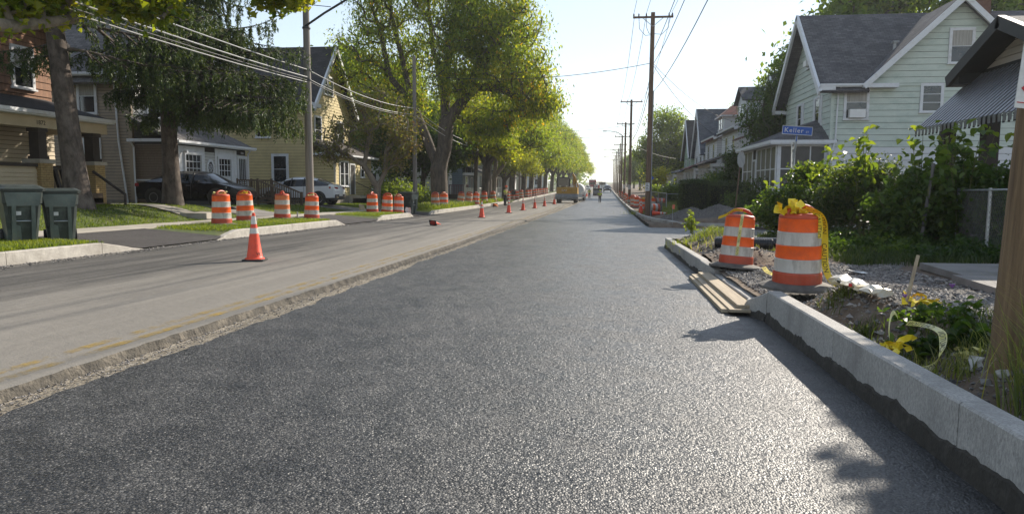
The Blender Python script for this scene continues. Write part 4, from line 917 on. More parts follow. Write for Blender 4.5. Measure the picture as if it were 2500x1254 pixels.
# right side
def house_mint():
    x0, y0, g0 = 11.5, 39.0, -1.45
    h = thing('mint_house', 'mint green two-storey house with white base, side gable and glazed corner porch', 'house', (x0, y0, g0))
    Lx, W, ze, zr_ = 12.5, 9.4, 6.75, 11.1
    MB().box(0, Lx, 0, W, -.5, ze).build('wall', M['backing'], h)
    FF = Face((0, 0), (0, 1), (-1, 0)); FS = Face((0, 0), (1, 0), (0, -1))
    MB().prism([(0, ze), (W, ze), (W/2, zr_)], 'x', 0, Lx).build('gable_wall', M['backing'], h)
    MB().box(-.02, Lx+.02, -.02, W, -.5, .5).build('foundation', M['stucco'], h)
    siding(h, FS, rect(.1, Lx), .5, 3.55, .34, M['s_white']); siding(h, FS, rect(.1, Lx), 3.55, ze-.12, .31, M['s_mint'])
    siding(h, FF, gable(W, ze, zr_), 3.55, zr_-.1, .31, M['s_mint']); siding(h, FF, rect(0, W), .5, 3.55, .34, M['s_white'])
    MB().box(-.05, .1, -.05, .1, .5, 3.55).build('corner_board', M['s_white'], h); MB().box(-.05, .1, -.05, .1, 3.55, ze-.1).build('corner_board', M['s_mint'], h)
    MB().box(0, Lx, -.07, -.02, ze-.14, ze-.02).build('belt_board', M['s_mint'], h); b = MB(); fbox(b, FF, 0, W, ze-.14, ze-.02, .03, .07); b.build('belt_board', M['s_mint'], h)
    dz = .55*(zr_-ze)/(W/2)
    k_ = (zr_+.05-(ze-dz))/(W/2+.55); zc_ = ze-dz+.1+.75*k_
    roof(h, [[(-.75, -.55, ze-dz+.1), (1.62, -.55, ze-dz+.1), (1.62, W/2, zr_+.15), (-.75, W/2, zr_+.15)], [(1.62, .2, zc_), (10.1, .2, zc_), (10.1, W/2, zr_+.15), (1.62, W/2, zr_+.15)], [(10.1, -.55, ze-dz+.1), (Lx+.3, -.55, ze-dz+.1), (Lx+.3, W/2, zr_+.15), (10.1, W/2, zr_+.15)], [(-.75, W+.55, ze-dz+.1), (Lx+.3, W+.55, ze-dz+.1), (Lx+.3, W/2, zr_+.15), (-.75, W/2, zr_+.15)]], ROOF['slate'])
    for s_ in (0, 1):
        ya, yb = (-.55, W/2) if s_ == 0 else (W+.55, W/2)
        MB().slab([(-.82, ya, ze-dz+.1), (-.68, ya, ze-dz+.1), (-.68, yb, zr_+.18), (-.82, yb, zr_+.18)], .3).build('rake_board', M['trimwhite'], h)
    MB().box(-.75, -.0, -.5, -.42, ze-.4, ze-.15).box(-.72, .3, W-.1, W+.5, ze-.62, ze-.4).build('eave_return', M['trimwhite'], h)
    FSg = Face((0, 0), (1, 0), (0, -1)); gutter(h, FSg, -.75, 1.55, ze-.05, .4)
    # big cross gable on the side wall: a wall gable flush with the side, roof running back
    cx, hw, zt = 5.85, 4.35, 10.85
    MB().prism([(cx-hw, ze), (cx+hw, ze), (cx, zt)], 'y', 0, W/2).build('side_gable_wall', M['backing'], h)
    def prof(z): t = (z-ze)/(zt-ze); return (cx-hw+hw*t, cx+hw-hw*t)
    siding(h, FS, prof, ze, zt-.1, .31, M['s_mint'])
    e = .5; sl_ = (zt-ze)/hw
    roof(h, [[(cx-hw-e*.5, -.5, ze-.5*e*sl_+.1), (cx, -.5, zt+.12), (cx, W/2+.2, zt+.12), (cx-hw-e*.5, W/2-3.2, ze-.5*e*sl_+.1)], [(cx+hw+e*.5, -.5, ze-.5*e*sl_+.1), (cx, -.5, zt+.12), (cx, W/2+.2, zt+.12), (cx+hw+e*.5, W/2, ze-.5*e*sl_+.1)]], ROOF['slate'], .13, 'side_gable_roof')
    for s_ in (-1, 1):
        MB().slab([(cx+s_*(hw+.25), -.58, ze-.25*sl_+.1), (cx+s_*(hw+.25), -.46, ze-.25*sl_+.1), (cx, -.46, zt+.15), (cx, -.58, zt+.15)], .26).build('rake_board', M['trimwhite'], h)
    MB().box(1.3, 3.0, -.55, .0, ze-.26, ze-.06).build('eave_return', M['trimwhite'], h)
    window(h, FS, .68, 5.0, 1.0, 1.62, fr=.12, curtain=1, ac=True); window(h, FS, 4.35, 5.35, .85, 1.25, fr=.13, rows=3); window(h, FS, 5.55, 7.75, .95, 1.55, fr=.13, curtain=1)
    window(h, FF, 2.0, 4.75, .75, 1.55, shutters=True); window(h, FF, 5.6, 4.75, .75, 1.55, shutters=True); window(h, FF, 3.9, 8.3, .8, 1.25, ac=True)
    MB().box(8.3, 9.2, 4.0, 4.9, 9.6, 12.6).build('chimney', M['brickred'], h); MB().tube([(3.6, 1.9, 8.4), (3.6, 1.9, 9.1)], .11, 8).box(3.45, 3.75, 1.75, 2.05, 9.1, 9.2).build('roof_vent', M['sign_back'], h)
    downspout(h, [(.3, -.5, ze-.1), (.26, -.1, ze-.4), (.22, -.1, 3.9), (.05, -.1, 3.1), (.0, -.1, .2)])
    # glazed porch
    D, zp, y1 = 2.55, 3.9, 9.6
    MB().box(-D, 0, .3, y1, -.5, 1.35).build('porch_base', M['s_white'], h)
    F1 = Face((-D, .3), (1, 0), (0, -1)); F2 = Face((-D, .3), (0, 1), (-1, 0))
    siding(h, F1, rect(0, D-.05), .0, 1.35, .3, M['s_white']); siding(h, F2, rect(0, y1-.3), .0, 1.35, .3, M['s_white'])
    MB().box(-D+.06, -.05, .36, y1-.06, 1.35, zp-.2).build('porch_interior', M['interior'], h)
    def glaz(F, u0, u1, n):
        b = MB(); w = (u1-u0)/n
        for k in range(n+1): fbox(b, F, u0+w*k-(.09 if k in (0, n) else .03), u0+w*k+(.09 if k in (0, n) else .03), 1.35, zp-.2, .0, .05)
        fbox(b, F, u0, u1, 1.35, 1.43, .0, .045); fbox(b, F, u0, u1, zp-.3, zp-.2, .0, .045); fbox(b, F, u0, u1, 2.4, 2.46, .0, .04)
        o = b.build('window', M['trimwhite'], h); o['label'] = 'row of screened porch windows'
        for k in range(n):
            for (a, c) in ((1.43, 2.4), (2.46, zp-.3)):
                g = MB(); g.add([F.p(u0+w*k+.04, a, .01), F.p(u0+w*(k+1)-.04, a, .01), F.p(u0+w*(k+1)-.04, c, .01), F.p(u0+w*k+.04, c, .01)], [(0, 1, 2, 3)]); g.build('pane', M['screen'], o)
    glaz(F1, .1, D-.1, 3); glaz(F2, .1, 5.0, 4); glaz(F2, 6.2, y1-.4, 2)
    door(h, F2, 5.15, .4, .85, 2.6, M['screen'])
    b = MB(); e = .42
    zr2 = zp+1.25; rq = [[(-D-e, .3-e, zp), (-D-e, y1+e, zp), (-.05, y1-1, zr2), (-.05, 2.3, zr2)], [(-D-e, .3-e, zp), (.35, .3-e, zp), (-.02, 2.3, zr2), (-.05, 2.3, zr2)]]
    roof(h, rq, ROOF['slate'], .1, 'porch_roof')
    MB().box(-D-e-.02, .3, .3-e-.04, .3-e+.08, zp-.16, zp+.01).box(-D-e-.04, -D-e+.08, .3-e, y1+e, zp-.16, zp+.01).build('gutter', M['trimwhite'], h)
    MB().box(-D-e, 0, .3-e, y1+e, zp-.22, zp-.17).build('soffit', M['trimwhite'], h)
    MB().tube([(-D-.1, 6.2, 1.1), (-D-2.0, 6.2, .2), (-D-2.0, 6.2, -.4)], .025, 6).build('stair_rail', M['iron'], h)
    hsteps(h, -D-.45, -D-.03, 5.3, 6.3, -.2, 4, -.3, .16)
house_mint()

def house_awning():
    g0 = -1.3; y0 = 16.0; x0 = 9.45
    h = thing('awning_bungalow', 'low bungalow with a ribbed metal porch awning and dark trimmed gable behind the bushes', 'house', (x0, y0, g0))
    W, zb, za = 3.8, 4.27, 5.08
    # porch gable facing the street
    FF = Face((0, 0), (0, 1), (-1, 0))
    MB().prism([(0, zb), (W, zb), (W/2, za-.15)], 'x', .02, 8).build('gable_wall', M['s_cream2'], h)
    siding(h, FF, gable(W, zb, za), zb, za-.1, .17, M['s_cream2'])
    e = .5; s_ = (za-zb)/(W/2)
    for k in (0, 1):
        ya, yb = (-e, W/2) if k == 0 else (W+e, W/2)
        roof(h, [[(-.62, ya, zb-e*s_+.12), (9, ya, zb-e*s_+.12), (9, yb, za+.12), (-.62, yb, za+.12)]], ROOF['slate'], .16, 'roof')
        MB().slab([(-.68, ya, zb-e*s_+.13), (-.52, ya, zb-e*s_+.13), (-.52, yb, za+.14), (-.68, yb, za+.14)], .28).build('rake_board', M['awn_dark'], h)
        MB().slab([(-.52, ya, zb-e*s_-.05), (.0, ya, zb-e*s_-.05), (.0, yb, za-.05), (-.52, yb, za-.05)], .04).build('soffit', M['awn_dark'], h)
    MB().box(-.6, .1, W-.1, W+.6, zb-.32, zb-.06).build('eave_return', M['awn_dark'], h); MB().box(-.06, .02, 0, W, zb-.2, zb).build('fascia', M['awn_dark'], h)
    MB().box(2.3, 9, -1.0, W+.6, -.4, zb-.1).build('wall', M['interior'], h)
    # ribbed awning : separate pans
    n = 24; y_a, y_b = -.7, W+.25; w = (y_b-y_a)/n; z0, z1, xa, xb = 2.83, 4.2, -1.45, -.04
    for k in range(n):
        ya = y_a+k*w; m = M['alum']
        b = MB()
        b.hexa([(xa, ya+.015, z0-.02), (xb, ya+.015, z1-.02), (xb, ya+w*.62, z1-.02), (xa, ya+w*.62, z0-.02), (xa, ya+.015, z0+.015), (xb, ya+.015, z1+.015), (xb, ya+w*.62, z1+.015), (xa, ya+w*.62, z0+.015)])
        b.hexa([(xa-.012, ya+.02, z0-.16), (xa, ya+.02, z0-.16), (xa, ya+w*.6, z0-.16), (xa-.012, ya+w*.6, z0-.16), (xa-.012, ya+.02, z0+.012), (xa, ya+.02, z0+.012), (xa, ya+w*.6, z0+.012), (xa-.012, ya+w*.6, z0+.012)])
        b.build('awning_pan', m, h)
        b = MB(); b.hexa([(xa, ya+w*.6, z0-.05), (xb, ya+w*.6, z1-.05), (xb, ya+w, z1-.05), (xa, ya+w, z0-.05), (xa, ya+w*.6, z0-.03), (xb, ya+w*.6, z1-.03), (xb, ya+w, z1-.03), (xa, ya+w, z0-.03)])
        b.hexa([(xa+.02, ya+w*.6, z0-.19), (xa+.03, ya+w*.6, z0-.19), (xa+.03, ya+w, z0-.19), (xa+.02, ya+w, z0-.19), (xa+.02, ya+w*.6, z0-.03), (xa+.03, ya+w*.6, z0-.03), (xa+.03, ya+w, z0-.03), (xa+.02, ya+w, z0-.03)]); b.build('awning_pan', M['awn_dark'], h)
    # porch
    MB().box(-.8, 2.3, -.7, W+.2, -.4, .5).build('porch_floor', M['concrete'], h)
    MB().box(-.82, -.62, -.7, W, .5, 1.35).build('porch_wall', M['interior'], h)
    for yy in (-.4, 1.7, 3.75): MB().box(-.9, -.62, yy-.15, yy+.15, .4, 3.2).build('porch_post', M['darkwood'], h)
    MB().box(-.88, -.58, -.7, W, 1.35, 1.45).build('porch_rail', M['awn_dark'], h)
    MB().box(2.25, 2.3, 1.5, 2.5, .5, 2.6).build('door_leaf', M['darkwood'], h)
M['s_cream2'] = mat('cream_gable_siding', (.45, .40, .34), (.40, .355, .30), rough=.6, scale=2)
house_awning()
h = street_house('brick_house', 'brown brick house mostly hidden by the leafy tree beside the mint house', 1, 12.2, 51.5, 7, 9, -1.4, 6.6, 9.6, M['brickred'], ROOF['brown'], ridge='x', porch=(2.4, 3.2, ROOF['brown']), board=False)
for k in range(9): ob('baluster', MB().box(-2.3, -2.22, .3+k*.75, .42+k*.75, 4.2, 5.0).mesh('baluster'), M['white'], h)
MB().box(-2.35, -2.15, .1, 6.9, 5.0, 5.1).box(-2.35, 0, .1, 6.9, 4.0, 4.2).build('balcony', M['maroon'], h)
street_house('dormer_house', 'white house with a dark gabled dormer, nearest of the white row', 1, 10.6, 60, 8, 9, -1.35, 6.3, 8.9, M['s_white'], ROOF['slate'], ridge='y', porch=(2.3, 3.3, ROOF['brown']), dormer=(3.6, 8.6, 9.9, 'gable'))
street_house('red_roof_house', 'white house with a hipped dormer under a dark red roof', 1, 10.6, 71, 8, 9, -1.35, 6.2, 8.4, M['s_white'], ROOF['red'], ridge='y', porch=(2.3, 3.2, ROOF['red']), dormer=(3.8, 8.4, 9.7, 'hip'))
street_house('steep_gable_house', 'white house with a steep blue-grey gable beside the red roof', 1, 10.8, 82, 8, 10, -1.3, 5.4, 10.2, M['s_white'], ROOF['blue'], ridge='x', porch=(2.3, 3.0, ROOF['blue']))
street_house('green_house', 'pale green house with a dark roof, last of the row before the round tree', 1, 10.9, 94, 8.5, 10, -1.25, 5.4, 10.0, M['s_green'], ROOF['dark'], ridge='x', porch=(2.6, 2.9, ROOF['blue']))
street_house('far_gable_house', 'small grey gabled house among far trees on the right', 1, 11, 150, 8, 9, -1.0, 5.4, 9.0, M['s_blue'], ROOF['blue'], ridge='x', board=False)
# ------------------------------------------------------------------ trees
def skeleton(rs, trunk, targets, wig=.12, step=.55, up=.25):
    """trunk: list of polylines (first one starts at the root); targets: (n,3).  Returns nodes, parents, leaf node ids"""
    N = []; Pn = []; 
    for poly in trunk:
        poly = np.asarray(poly, float)
        if not N: last = -1
        else:
            A = np.asarray(N); last = int(np.argmin(((A-poly[0])**2).sum(1)))
        pts = [poly[0]]
        for a, b in zip(poly, poly[1:]):
            k = max(1, int(np.linalg.norm(b-a)/.5))
            for q in range(1, k+1): pts.append(a+(b-a)*q/k)
        if last >= 0: pts = pts[1:]
        for p in pts: N.append(np.asarray(p)); Pn.append(last); last = len(N)-1
    n0 = len(N); buf = np.zeros((n0+len(targets)*40+10, 3)); buf[:n0] = N; cnt = n0; Pn = Pn + [0]*(len(buf)-n0)
    zmin = buf[:n0, 2].min(); top = buf[:n0, 2].max(); lo = zmin + .30*(top-zmin)
    okm = np.zeros(len(buf), bool); okm[:n0] = buf[:n0, 2] > lo
    if not okm.any(): okm[n0-1] = True
    order = np.argsort([np.min(((buf[:n0]-t)**2).sum(1)) for t in targets]); tips = []
    for ti in order:
        t = targets[ti]; d = buf[:cnt]-t; dd = np.sqrt((d**2).sum(1)) + .9*np.maximum(0, d[:, 2]+.2)
        dd[~okm[:cnt]] = 1e9; k = int(np.argmin(dd)); p = buf[k].copy(); L = np.linalg.norm(t-p)
        m = max(2, int(L/step)); mid = (p+t)/2 + rs.randn(3)*wig*L + np.array([0, 0, up*L*.35]); last = k
        for q in range(1, m+1):
            s = q/m; x = (1-s)**2*p+2*s*(1-s)*mid+s*s*t
            if cnt >= len(buf)-1: break
            buf[cnt] = x; Pn[cnt] = last; okm[cnt] = True; last = cnt; cnt += 1
        tips.append(last)
    return buf[:cnt], np.array(Pn[:cnt]), np.array(tips), n0
def limb_mesh(N, Pn, tips, r_base, r_tip=.012, nseg=6, expo=.47, flare=1.0):
    n = len(N); w = np.zeros(n); w[tips] = 1
    for i in range(n-1, 0, -1):
        if Pn[i] >= 0: w[Pn[i]] += w[i]
    w = np.maximum(w, 1e-3); r = r_tip + (r_base-r_tip)*(w/w.max())**expo
    r = np.maximum(r, .006)
    if flare > 1:
        z0 = N[0][2]; r = r*(1+(flare-1)*np.exp(-(N[:, 2]-z0)/.35)*(np.arange(n) < 12))
    ids = np.array([i for i in range(n) if Pn[i] >= 0]); A = N[Pn[ids]]; B = N[ids]; ra = r[Pn[ids]]; rb = r[ids]
    # keep branch starting radius close to the child's radius
    ra = np.minimum(ra, rb*1.25)
    T = B-A; Ln = np.linalg.norm(T, axis=1, keepdims=True)+1e-9; T = T/Ln; B = B+T*(rb*.25)[:, None]
    ref = np.where(np.abs(T[:, 2:3]) < .9, np.array([[0, 0, 1.]]), np.array([[1., 0, 0]]))
    a = np.cross(T, ref); a /= np.linalg.norm(a, axis=1, keepdims=True)+1e-9; b = np.cross(a, T)
    an = np.linspace(0, 2*np.pi, nseg, endpoint=False); ring = a[:, None]*np.cos(an)[None, :, None]+b[:, None]*np.sin(an)[None, :, None]
    V = np.concatenate([A[:, None]+ring*ra[:, None, None], B[:, None]+ring*rb[:, None, None]], 1).reshape(-1, 3)
    base = (np.arange(len(ids))*2*nseg)[:, None]; k = np.arange(nseg)
    F = np.stack([base+k, base+(k+1) % nseg, base+nseg+(k+1) % nseg, base+nseg+k], -1).reshape(-1, 4)
    return V, F
def leaves_mesh(rs, C, per, spread, size, tint, droop=.3, asp=.5, shape='quad', flat=.75):
    """C (n,3) cluster centres"""
    n = len(C)*per; c = np.repeat(C, per, 0); tn = np.repeat(tint, per)
    off = rs.randn(n, 3)*spread*np.array([1, 1, flat]); p = c+off
    L = size*(.6+.8*rs.rand(n)); az = rs.rand(n)*2*np.pi; el = -droop+rs.randn(n)*.55
    d = np.stack([np.cos(az)*np.cos(el), np.sin(az)*np.cos(el), np.sin(el)], -1)
    nr = np.stack([rs.randn(n)*.55, rs.randn(n)*.55, np.ones(n)], -1); s = np.cross(d, nr); s /= np.linalg.norm(s, axis=1, keepdims=True)+1e-9
    up = np.cross(s, d)
    rnd = np.clip(tn+rs.randn(n)*.16, 0, 1)
    l = L[:, None]; w = l*asp*.5
    if shape == 'quad':
        V = np.stack([p-d*l*.5, p-d*l*.02+s*w+up*w*.25, p+d*l*.5, p-d*l*.02-s*w+up*w*.25], 1).reshape(-1, 3)
        F = np.arange(n*4).reshape(n, 4); return V, F, np.repeat(rnd, 4)
    # lobed leaf: 9 outline points, fan of quads folded along the midrib
    ol = [(-.5, 0), (-.28, .42), (-.05, .30), (.06, .62), (.22, .24), (.5, 0), (.22, -.24), (.06, -.62), (-.05, -.30), (-.28, -.42)]
    if shape == 'oval': ol = [(-.5, 0), (-.3, .30), (-.05, .42), (.2, .33), (.38, .16), (.55, 0), (.38, -.16), (.2, -.33), (-.05, -.42), (-.3, -.30)]
    P_ = np.stack([p + d*l*u + s*l*v*asp*1.3 + up*l*(abs(v)*.28-(u*u)*.5) for u, v in ol], 1)
    V = P_.reshape(-1, 3); k = len(ol); b = (np.arange(n)*k)[:, None]
    q = np.array([(0, 1, 9, 9), (1, 2, 8, 9), (2, 3, 7, 8), (3, 4, 6, 7), (4, 5, 6, 6)])
    Q = np.array([(0, 1, 2, 8), (0, 8, 9, 0), (2, 3, 4, 5), (2, 5, 8, 8), (5, 6, 7, 8)])
    quads = np.array([(0, 1, 2, 5), (2, 3, 4, 5), (0, 5, 8, 9), (5, 6, 7, 8)])
    F = (b[:, :, None]+quads[None]).reshape(-1, 4)
    return V, F, np.repeat(rnd, k)
def lobes_points(rs, lobes, n):
    """lobes: (cx,cy,cz,rx,ry,rz,weight)"""
    w = np.array([l[6] for l in lobes], float); w /= w.sum(); idx = rs.choice(len(lobes), n, p=w); Lb = np.array([l[:6] for l in lobes], float)[idx]
    v = rs.randn(n, 3); v /= np.linalg.norm(v, axis=1, keepdims=True); r = rs.rand(n)**.42
    return Lb[:, :3]+v*r[:, None]*Lb[:, 3:], idx
def tree(name, label, loc, trunk, lobes, n_t, per, spread, size, lmat, bmat, r_base, seed=0, tint=None, group=None, droop=.3, asp=.5, shape='quad', flat=.75, nseg=6, flare=1.35, twig=None, cat='tree', wig=.12, expo=.47, crown='crown'):
    rs = np.random.RandomState(seed); T, idx = lobes_points(rs, lobes, n_t)
    N, Pn, tips, n0 = skeleton(rs, trunk, T, wig=wig)
    t = thing(name, label, cat, loc, 0, group)
    V, F = limb_mesh(N, Pn, tips, r_base, nseg=nseg, flare=flare, expo=expo); ob('trunk', fast_mesh('trunk', V, F, smooth=True), bmat, t)
    tt = (np.full(len(T), .4) if tint is None else tint(T, idx, rs))
    # clusters at tips and halfway down each twig
    C = np.concatenate([T, N[Pn[tips]], N[Pn[Pn[tips]]]]); tt = np.concatenate([tt, tt, tt]); keep = rs.rand(len(C)) < .8
    V, F, r = leaves_mesh(rs, C[keep], max(1, per//3), spread, size, tt[keep], droop, asp, shape, flat)
    ob(crown, fast_mesh(crown, V, F, {'rnd': r}), lmat, t)
    return t
def gz(x, y): return float(hl(x, y)) if x < -10 else float(hr(x, y))
def noise_tint(base, amp=.25, sc=.35, dirx=0, diry=0, dirz=0):
    def f(T, idx, rs): return base+amp*fbm(T[:, 0]*sc+T[:, 2]*.3, T[:, 1]*sc+T[:, 2]*.5, 21)*.8+dirx*T[:, 0]+diry*T[:, 1]+dirz*T[:, 2]
    return f

# big forked honey locust by the kerb: trunk forks low, one limb arches over the road
bx, by = -11.75, 50.0; bz = gz(bx, by)
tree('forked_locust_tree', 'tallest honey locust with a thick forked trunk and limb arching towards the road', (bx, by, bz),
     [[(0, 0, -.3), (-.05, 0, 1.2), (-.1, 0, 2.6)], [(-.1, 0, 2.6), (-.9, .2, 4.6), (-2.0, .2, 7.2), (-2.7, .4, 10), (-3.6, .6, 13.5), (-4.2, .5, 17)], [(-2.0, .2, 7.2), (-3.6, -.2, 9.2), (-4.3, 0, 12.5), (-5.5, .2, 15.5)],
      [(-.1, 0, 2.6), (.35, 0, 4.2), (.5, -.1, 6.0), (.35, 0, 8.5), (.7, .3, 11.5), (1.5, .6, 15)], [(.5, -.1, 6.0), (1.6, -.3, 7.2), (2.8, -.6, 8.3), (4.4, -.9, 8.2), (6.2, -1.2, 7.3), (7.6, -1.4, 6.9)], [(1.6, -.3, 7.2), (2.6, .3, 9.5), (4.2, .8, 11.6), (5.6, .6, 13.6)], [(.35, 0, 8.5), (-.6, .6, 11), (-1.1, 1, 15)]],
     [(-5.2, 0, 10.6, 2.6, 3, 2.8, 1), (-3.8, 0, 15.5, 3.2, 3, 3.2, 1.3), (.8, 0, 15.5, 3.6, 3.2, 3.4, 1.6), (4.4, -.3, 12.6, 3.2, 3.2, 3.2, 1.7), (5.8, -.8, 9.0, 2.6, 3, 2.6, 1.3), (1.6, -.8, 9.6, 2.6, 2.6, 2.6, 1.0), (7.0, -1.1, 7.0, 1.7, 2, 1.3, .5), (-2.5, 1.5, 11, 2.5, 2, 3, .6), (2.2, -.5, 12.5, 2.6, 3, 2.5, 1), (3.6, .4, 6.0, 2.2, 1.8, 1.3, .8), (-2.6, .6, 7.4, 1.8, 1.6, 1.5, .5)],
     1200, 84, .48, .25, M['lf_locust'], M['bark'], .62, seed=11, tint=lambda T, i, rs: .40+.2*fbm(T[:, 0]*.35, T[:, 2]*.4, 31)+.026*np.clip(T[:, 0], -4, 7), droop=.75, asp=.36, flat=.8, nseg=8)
# row of street trees beyond, one proto per kind, then copies
def row_proto(seed, yellow, n=560, name='street_tree', lab=''):
    rs = np.random.RandomState(seed)
    lobes = [(rs.uniform(-2.6, 2.6)+1.2, rs.uniform(-3, 3), rs.uniform(6.5, 11.5), 2.6, 2.8, 2.2, 1) for _ in range(7)] + [(4.2, 0, 6.6, 2.2, 3, 1.7, 1), (1.2, 0, 12.4, 2.4, 2.4, 1.9, .9), (-3, 0, 8, 2, 3, 2.4, .8), (5.6, 0, 5.6, 1.5, 2.5, 1.2, .5)]
    trunk = [[(0, 0, -.3), (.1, 0, 1.6), (.15, .1, 3.2)], [(.15, .1, 3.2), (.2, .3, 6), (.6, .2, 9.6)], [(.15, .1, 3.2), (1.6, -.3, 5.2), (3.6, -.4, 6.6)], [(.15, .1, 3.2), (-1.2, .3, 6), (-2.2, .4, 8.4)]]
    return tree(name, lab, (0, 0, 0), trunk, lobes, n, 60, .52, .28, M['lf_yellow'] if yellow else M['lf_locust'], M['bark'], .40, seed=seed, tint=noise_tint(.34 if not yellow else .48, .26, .4, dirx=.02), droop=.6, asp=.42, nseg=7)
rowA = row_proto(3, False); rowB = row_proto(8, True); rowC = row_proto(15, False)
lab = ['second locust of the left row, spreading over the cones', 'yellowing tree of the left row above the flagger', 'third large locust of the row, dark trunk behind bins', 'leaning street tree with low limb reaching over the road', 'street tree right behind the yellow loader cab', 'green street tree of the row past the loader arm', 'far street tree over the white tank truck', 'far street tree where the row narrows', 'distant street tree of the left row near the red lorry', 'distant yellowish street tree beyond the red lorry', 'next to last tree of the left row', 'last tree of the left row at the end of the street']
spots = [(-11.4, 67, 'C', .96, 0), (-11.3, 79, 'B', .62, 1.2), (-11.6, 88, 'A', .96, .5), (-11.4, 99, 'C', .92, 2.8), (-11.5, 110, 'A', .98, 4), (-11.3, 122, 'C', 1.0, .4), (-11.5, 136, 'A', 1.0, 5.5), (-11.4, 152, 'C', 1.05, 1.6), (-11.3, 170, 'A', 1.05, 3.4), (-11.3, 190, 'B', 1.05, .2), (-11, 215, 'C', 1.1, 2.0), (-11, 245, 'A', 1.1, 4.4)]
used = set()
for i, (x, y, k, s, rz) in enumerate(spots):
    pr = {'A': rowA, 'B': rowB, 'C': rowC}[k]; o = pr if k not in used else copy_tree(pr); used.add(k)
    o.location = (x, y, gz(x, y) if y < 300 else float(P(y))); o.scale = (s, s, s*(1 if i % 3 else 1.05)); o.rotation_euler = (0, 0, [0, .35, -.3, .2, -.15, .45, 0, -.4, .1, .3, -.2, .2][i]); o['label'] = lab[i]; o['category'] = 'tree'; o['group'] = 'street trees along the left kerb'
# slim yellow-green street tree with the small forked trunk
sx, sy = -10.95, 59.5
tree('young_maple_tree', 'slim yellow-green street tree behind the leaning drums', (sx, sy, gz(sx, sy)), [[(0, 0, -.3), (.05, 0, 2), (.1, 0, 3.6), (.25, 0, 5.0)], [(.1, 0, 3.6), (-.6, .2, 5.4), (-.8, .3, 7.4)], [(.25, 0, 5.0), (1.2, 0, 6.5), (1.6, .2, 8)]],
     [(0, 0, 6.2, 2.6, 2.4, 1.6, 1), (1.8, 0, 5.4, 1.7, 2, 1.3, .8), (-1.8, 0, 5.6, 1.4, 1.8, 1.3, .6), (.6, 0, 8, 2, 2, 1.5, .8), (2.9, 0, 4.6, 1.1, 1.5, .9, .4)], 190, 60, .38, .26, M['lf_yellow'], M['bark'], .17, seed=23, tint=noise_tint(.55, .25, .7), droop=.5, asp=.7, group=None)
tree('yellow_maple_tree', 'bright yellow-green young maple overhanging the pale street light pole', (-11.2, 71, gz(-11.2, 71)), [[(0, 0, -.3), (.1, 0, 2.4), (.3, 0, 4.2)], [(.1, 0, 2.4), (1.0, 0, 3.6), (1.7, .2, 5.4)], [(.3, 0, 4.2), (-.8, .2, 6.2)]],
     [(0, 0, 6.6, 2.8, 2.6, 1.8, 1), (2.4, 0, 6.0, 2.0, 2.2, 1.6, 1), (-2.2, 0, 5.2, 1.6, 2, 1.4, .8), (1.2, 0, 8.2, 2, 2, 1.5, .7)], 240, 54, .40, .27, M['lf_yellow'], M['palebark'], .27, seed=24, tint=noise_tint(.62, .25, .6), droop=.5, asp=.75)
# rusty little maple near the yellow house
mx, my = -12.7, 38.6
tree('rusty_maple_tree', 'small rusty-leaved maple with a pale forked trunk near the yellow house', (mx, my, gz(mx, my)), [[(0, 0, -.3), (.02, 0, .7), (.05, 0, 1.3)], [(.05, 0, 1.3), (-.7, 0, 2.5), (-1.6, -.2, 3.1), (-2.3, -.3, 3.5)], [(.05, 0, 1.3), (.5, .1, 2.2), (.55, .1, 3.3), (.9, .2, 4.6)], [(-.7, 0, 2.5), (-.5, .4, 4.2), (-.9, .4, 5.6)], [(.55, .1, 3.3), (1.5, 0, 4.3)]],
     [(-.6, 0, 5.0, 2.0, 1.8, 1.5, 1.2), (-2.3, -.2, 3.9, 1.2, 1.4, 1.2, .8), (1.3, 0, 4.9, 1.4, 1.5, 1.2, .9), (1.8, .1, 3.9, 1.0, 1.3, .9, .5), (-2.8, 0, 3.0, .7, .9, .5, .3), (0, 0, 6.2, 1.4, 1.4, .8, .5), (1.2, 0, 2.9, .7, .8, .8, .3)], 330, 27, .26, .14, M['lf_red'], M['palebark'], .20, seed=33, tint=lambda T, i, rs: .45+.3*fbm(T[:, 0]*.6, T[:, 2]*.6, 41)-.13*(T[:, 2]-4.4), droop=.5, asp=.6, wig=.2, nseg=6)
# trees among and behind the left houses
tree('dark_yard_tree', 'dark low yard tree in shade behind the grey bin pole', (-15, 57, gz(-15, 57)), [[(0, 0, -.3), (.2, 0, 2.0), (.2, 0, 3)], [(.2, 0, 2.0), (1.2, -.2, 3.4)]], [(0, 0, 4.6, 3.0, 2.5, 2.2, 1), (-2, 0, 3.8, 2.2, 2, 1.8, .8), (2.2, -.5, 4.4, 2, 2, 1.8, .8), (-3.2, 0, 5.5, 2, 2, 2, .6)], 300, 54, .45, .3, M['lf_dark'], M['bark'], .2, seed=41, tint=noise_tint(.4, .2), droop=.5, asp=.7)
bgp = tree('background_tree', 'tall green tree rising behind the yellow house gable', (-27, 70, gz(-27, 70)), [[(0, 0, -.3), (0, 0, 4), (.3, 0, 8)]], [(0, 0, 10, 4.2, 4, 3.6, 1.3), (-3, 0, 8, 3, 3, 3, 1), (3, 0, 8.4, 3, 3, 3, 1), (.5, 0, 13, 3, 3, 2.4, .8)], 420, 54, .6, .38, M['lf_green'], M['bark'], .4, seed=51, tint=noise_tint(.5, .25), droop=.5, asp=.6, group='trees behind the houses')
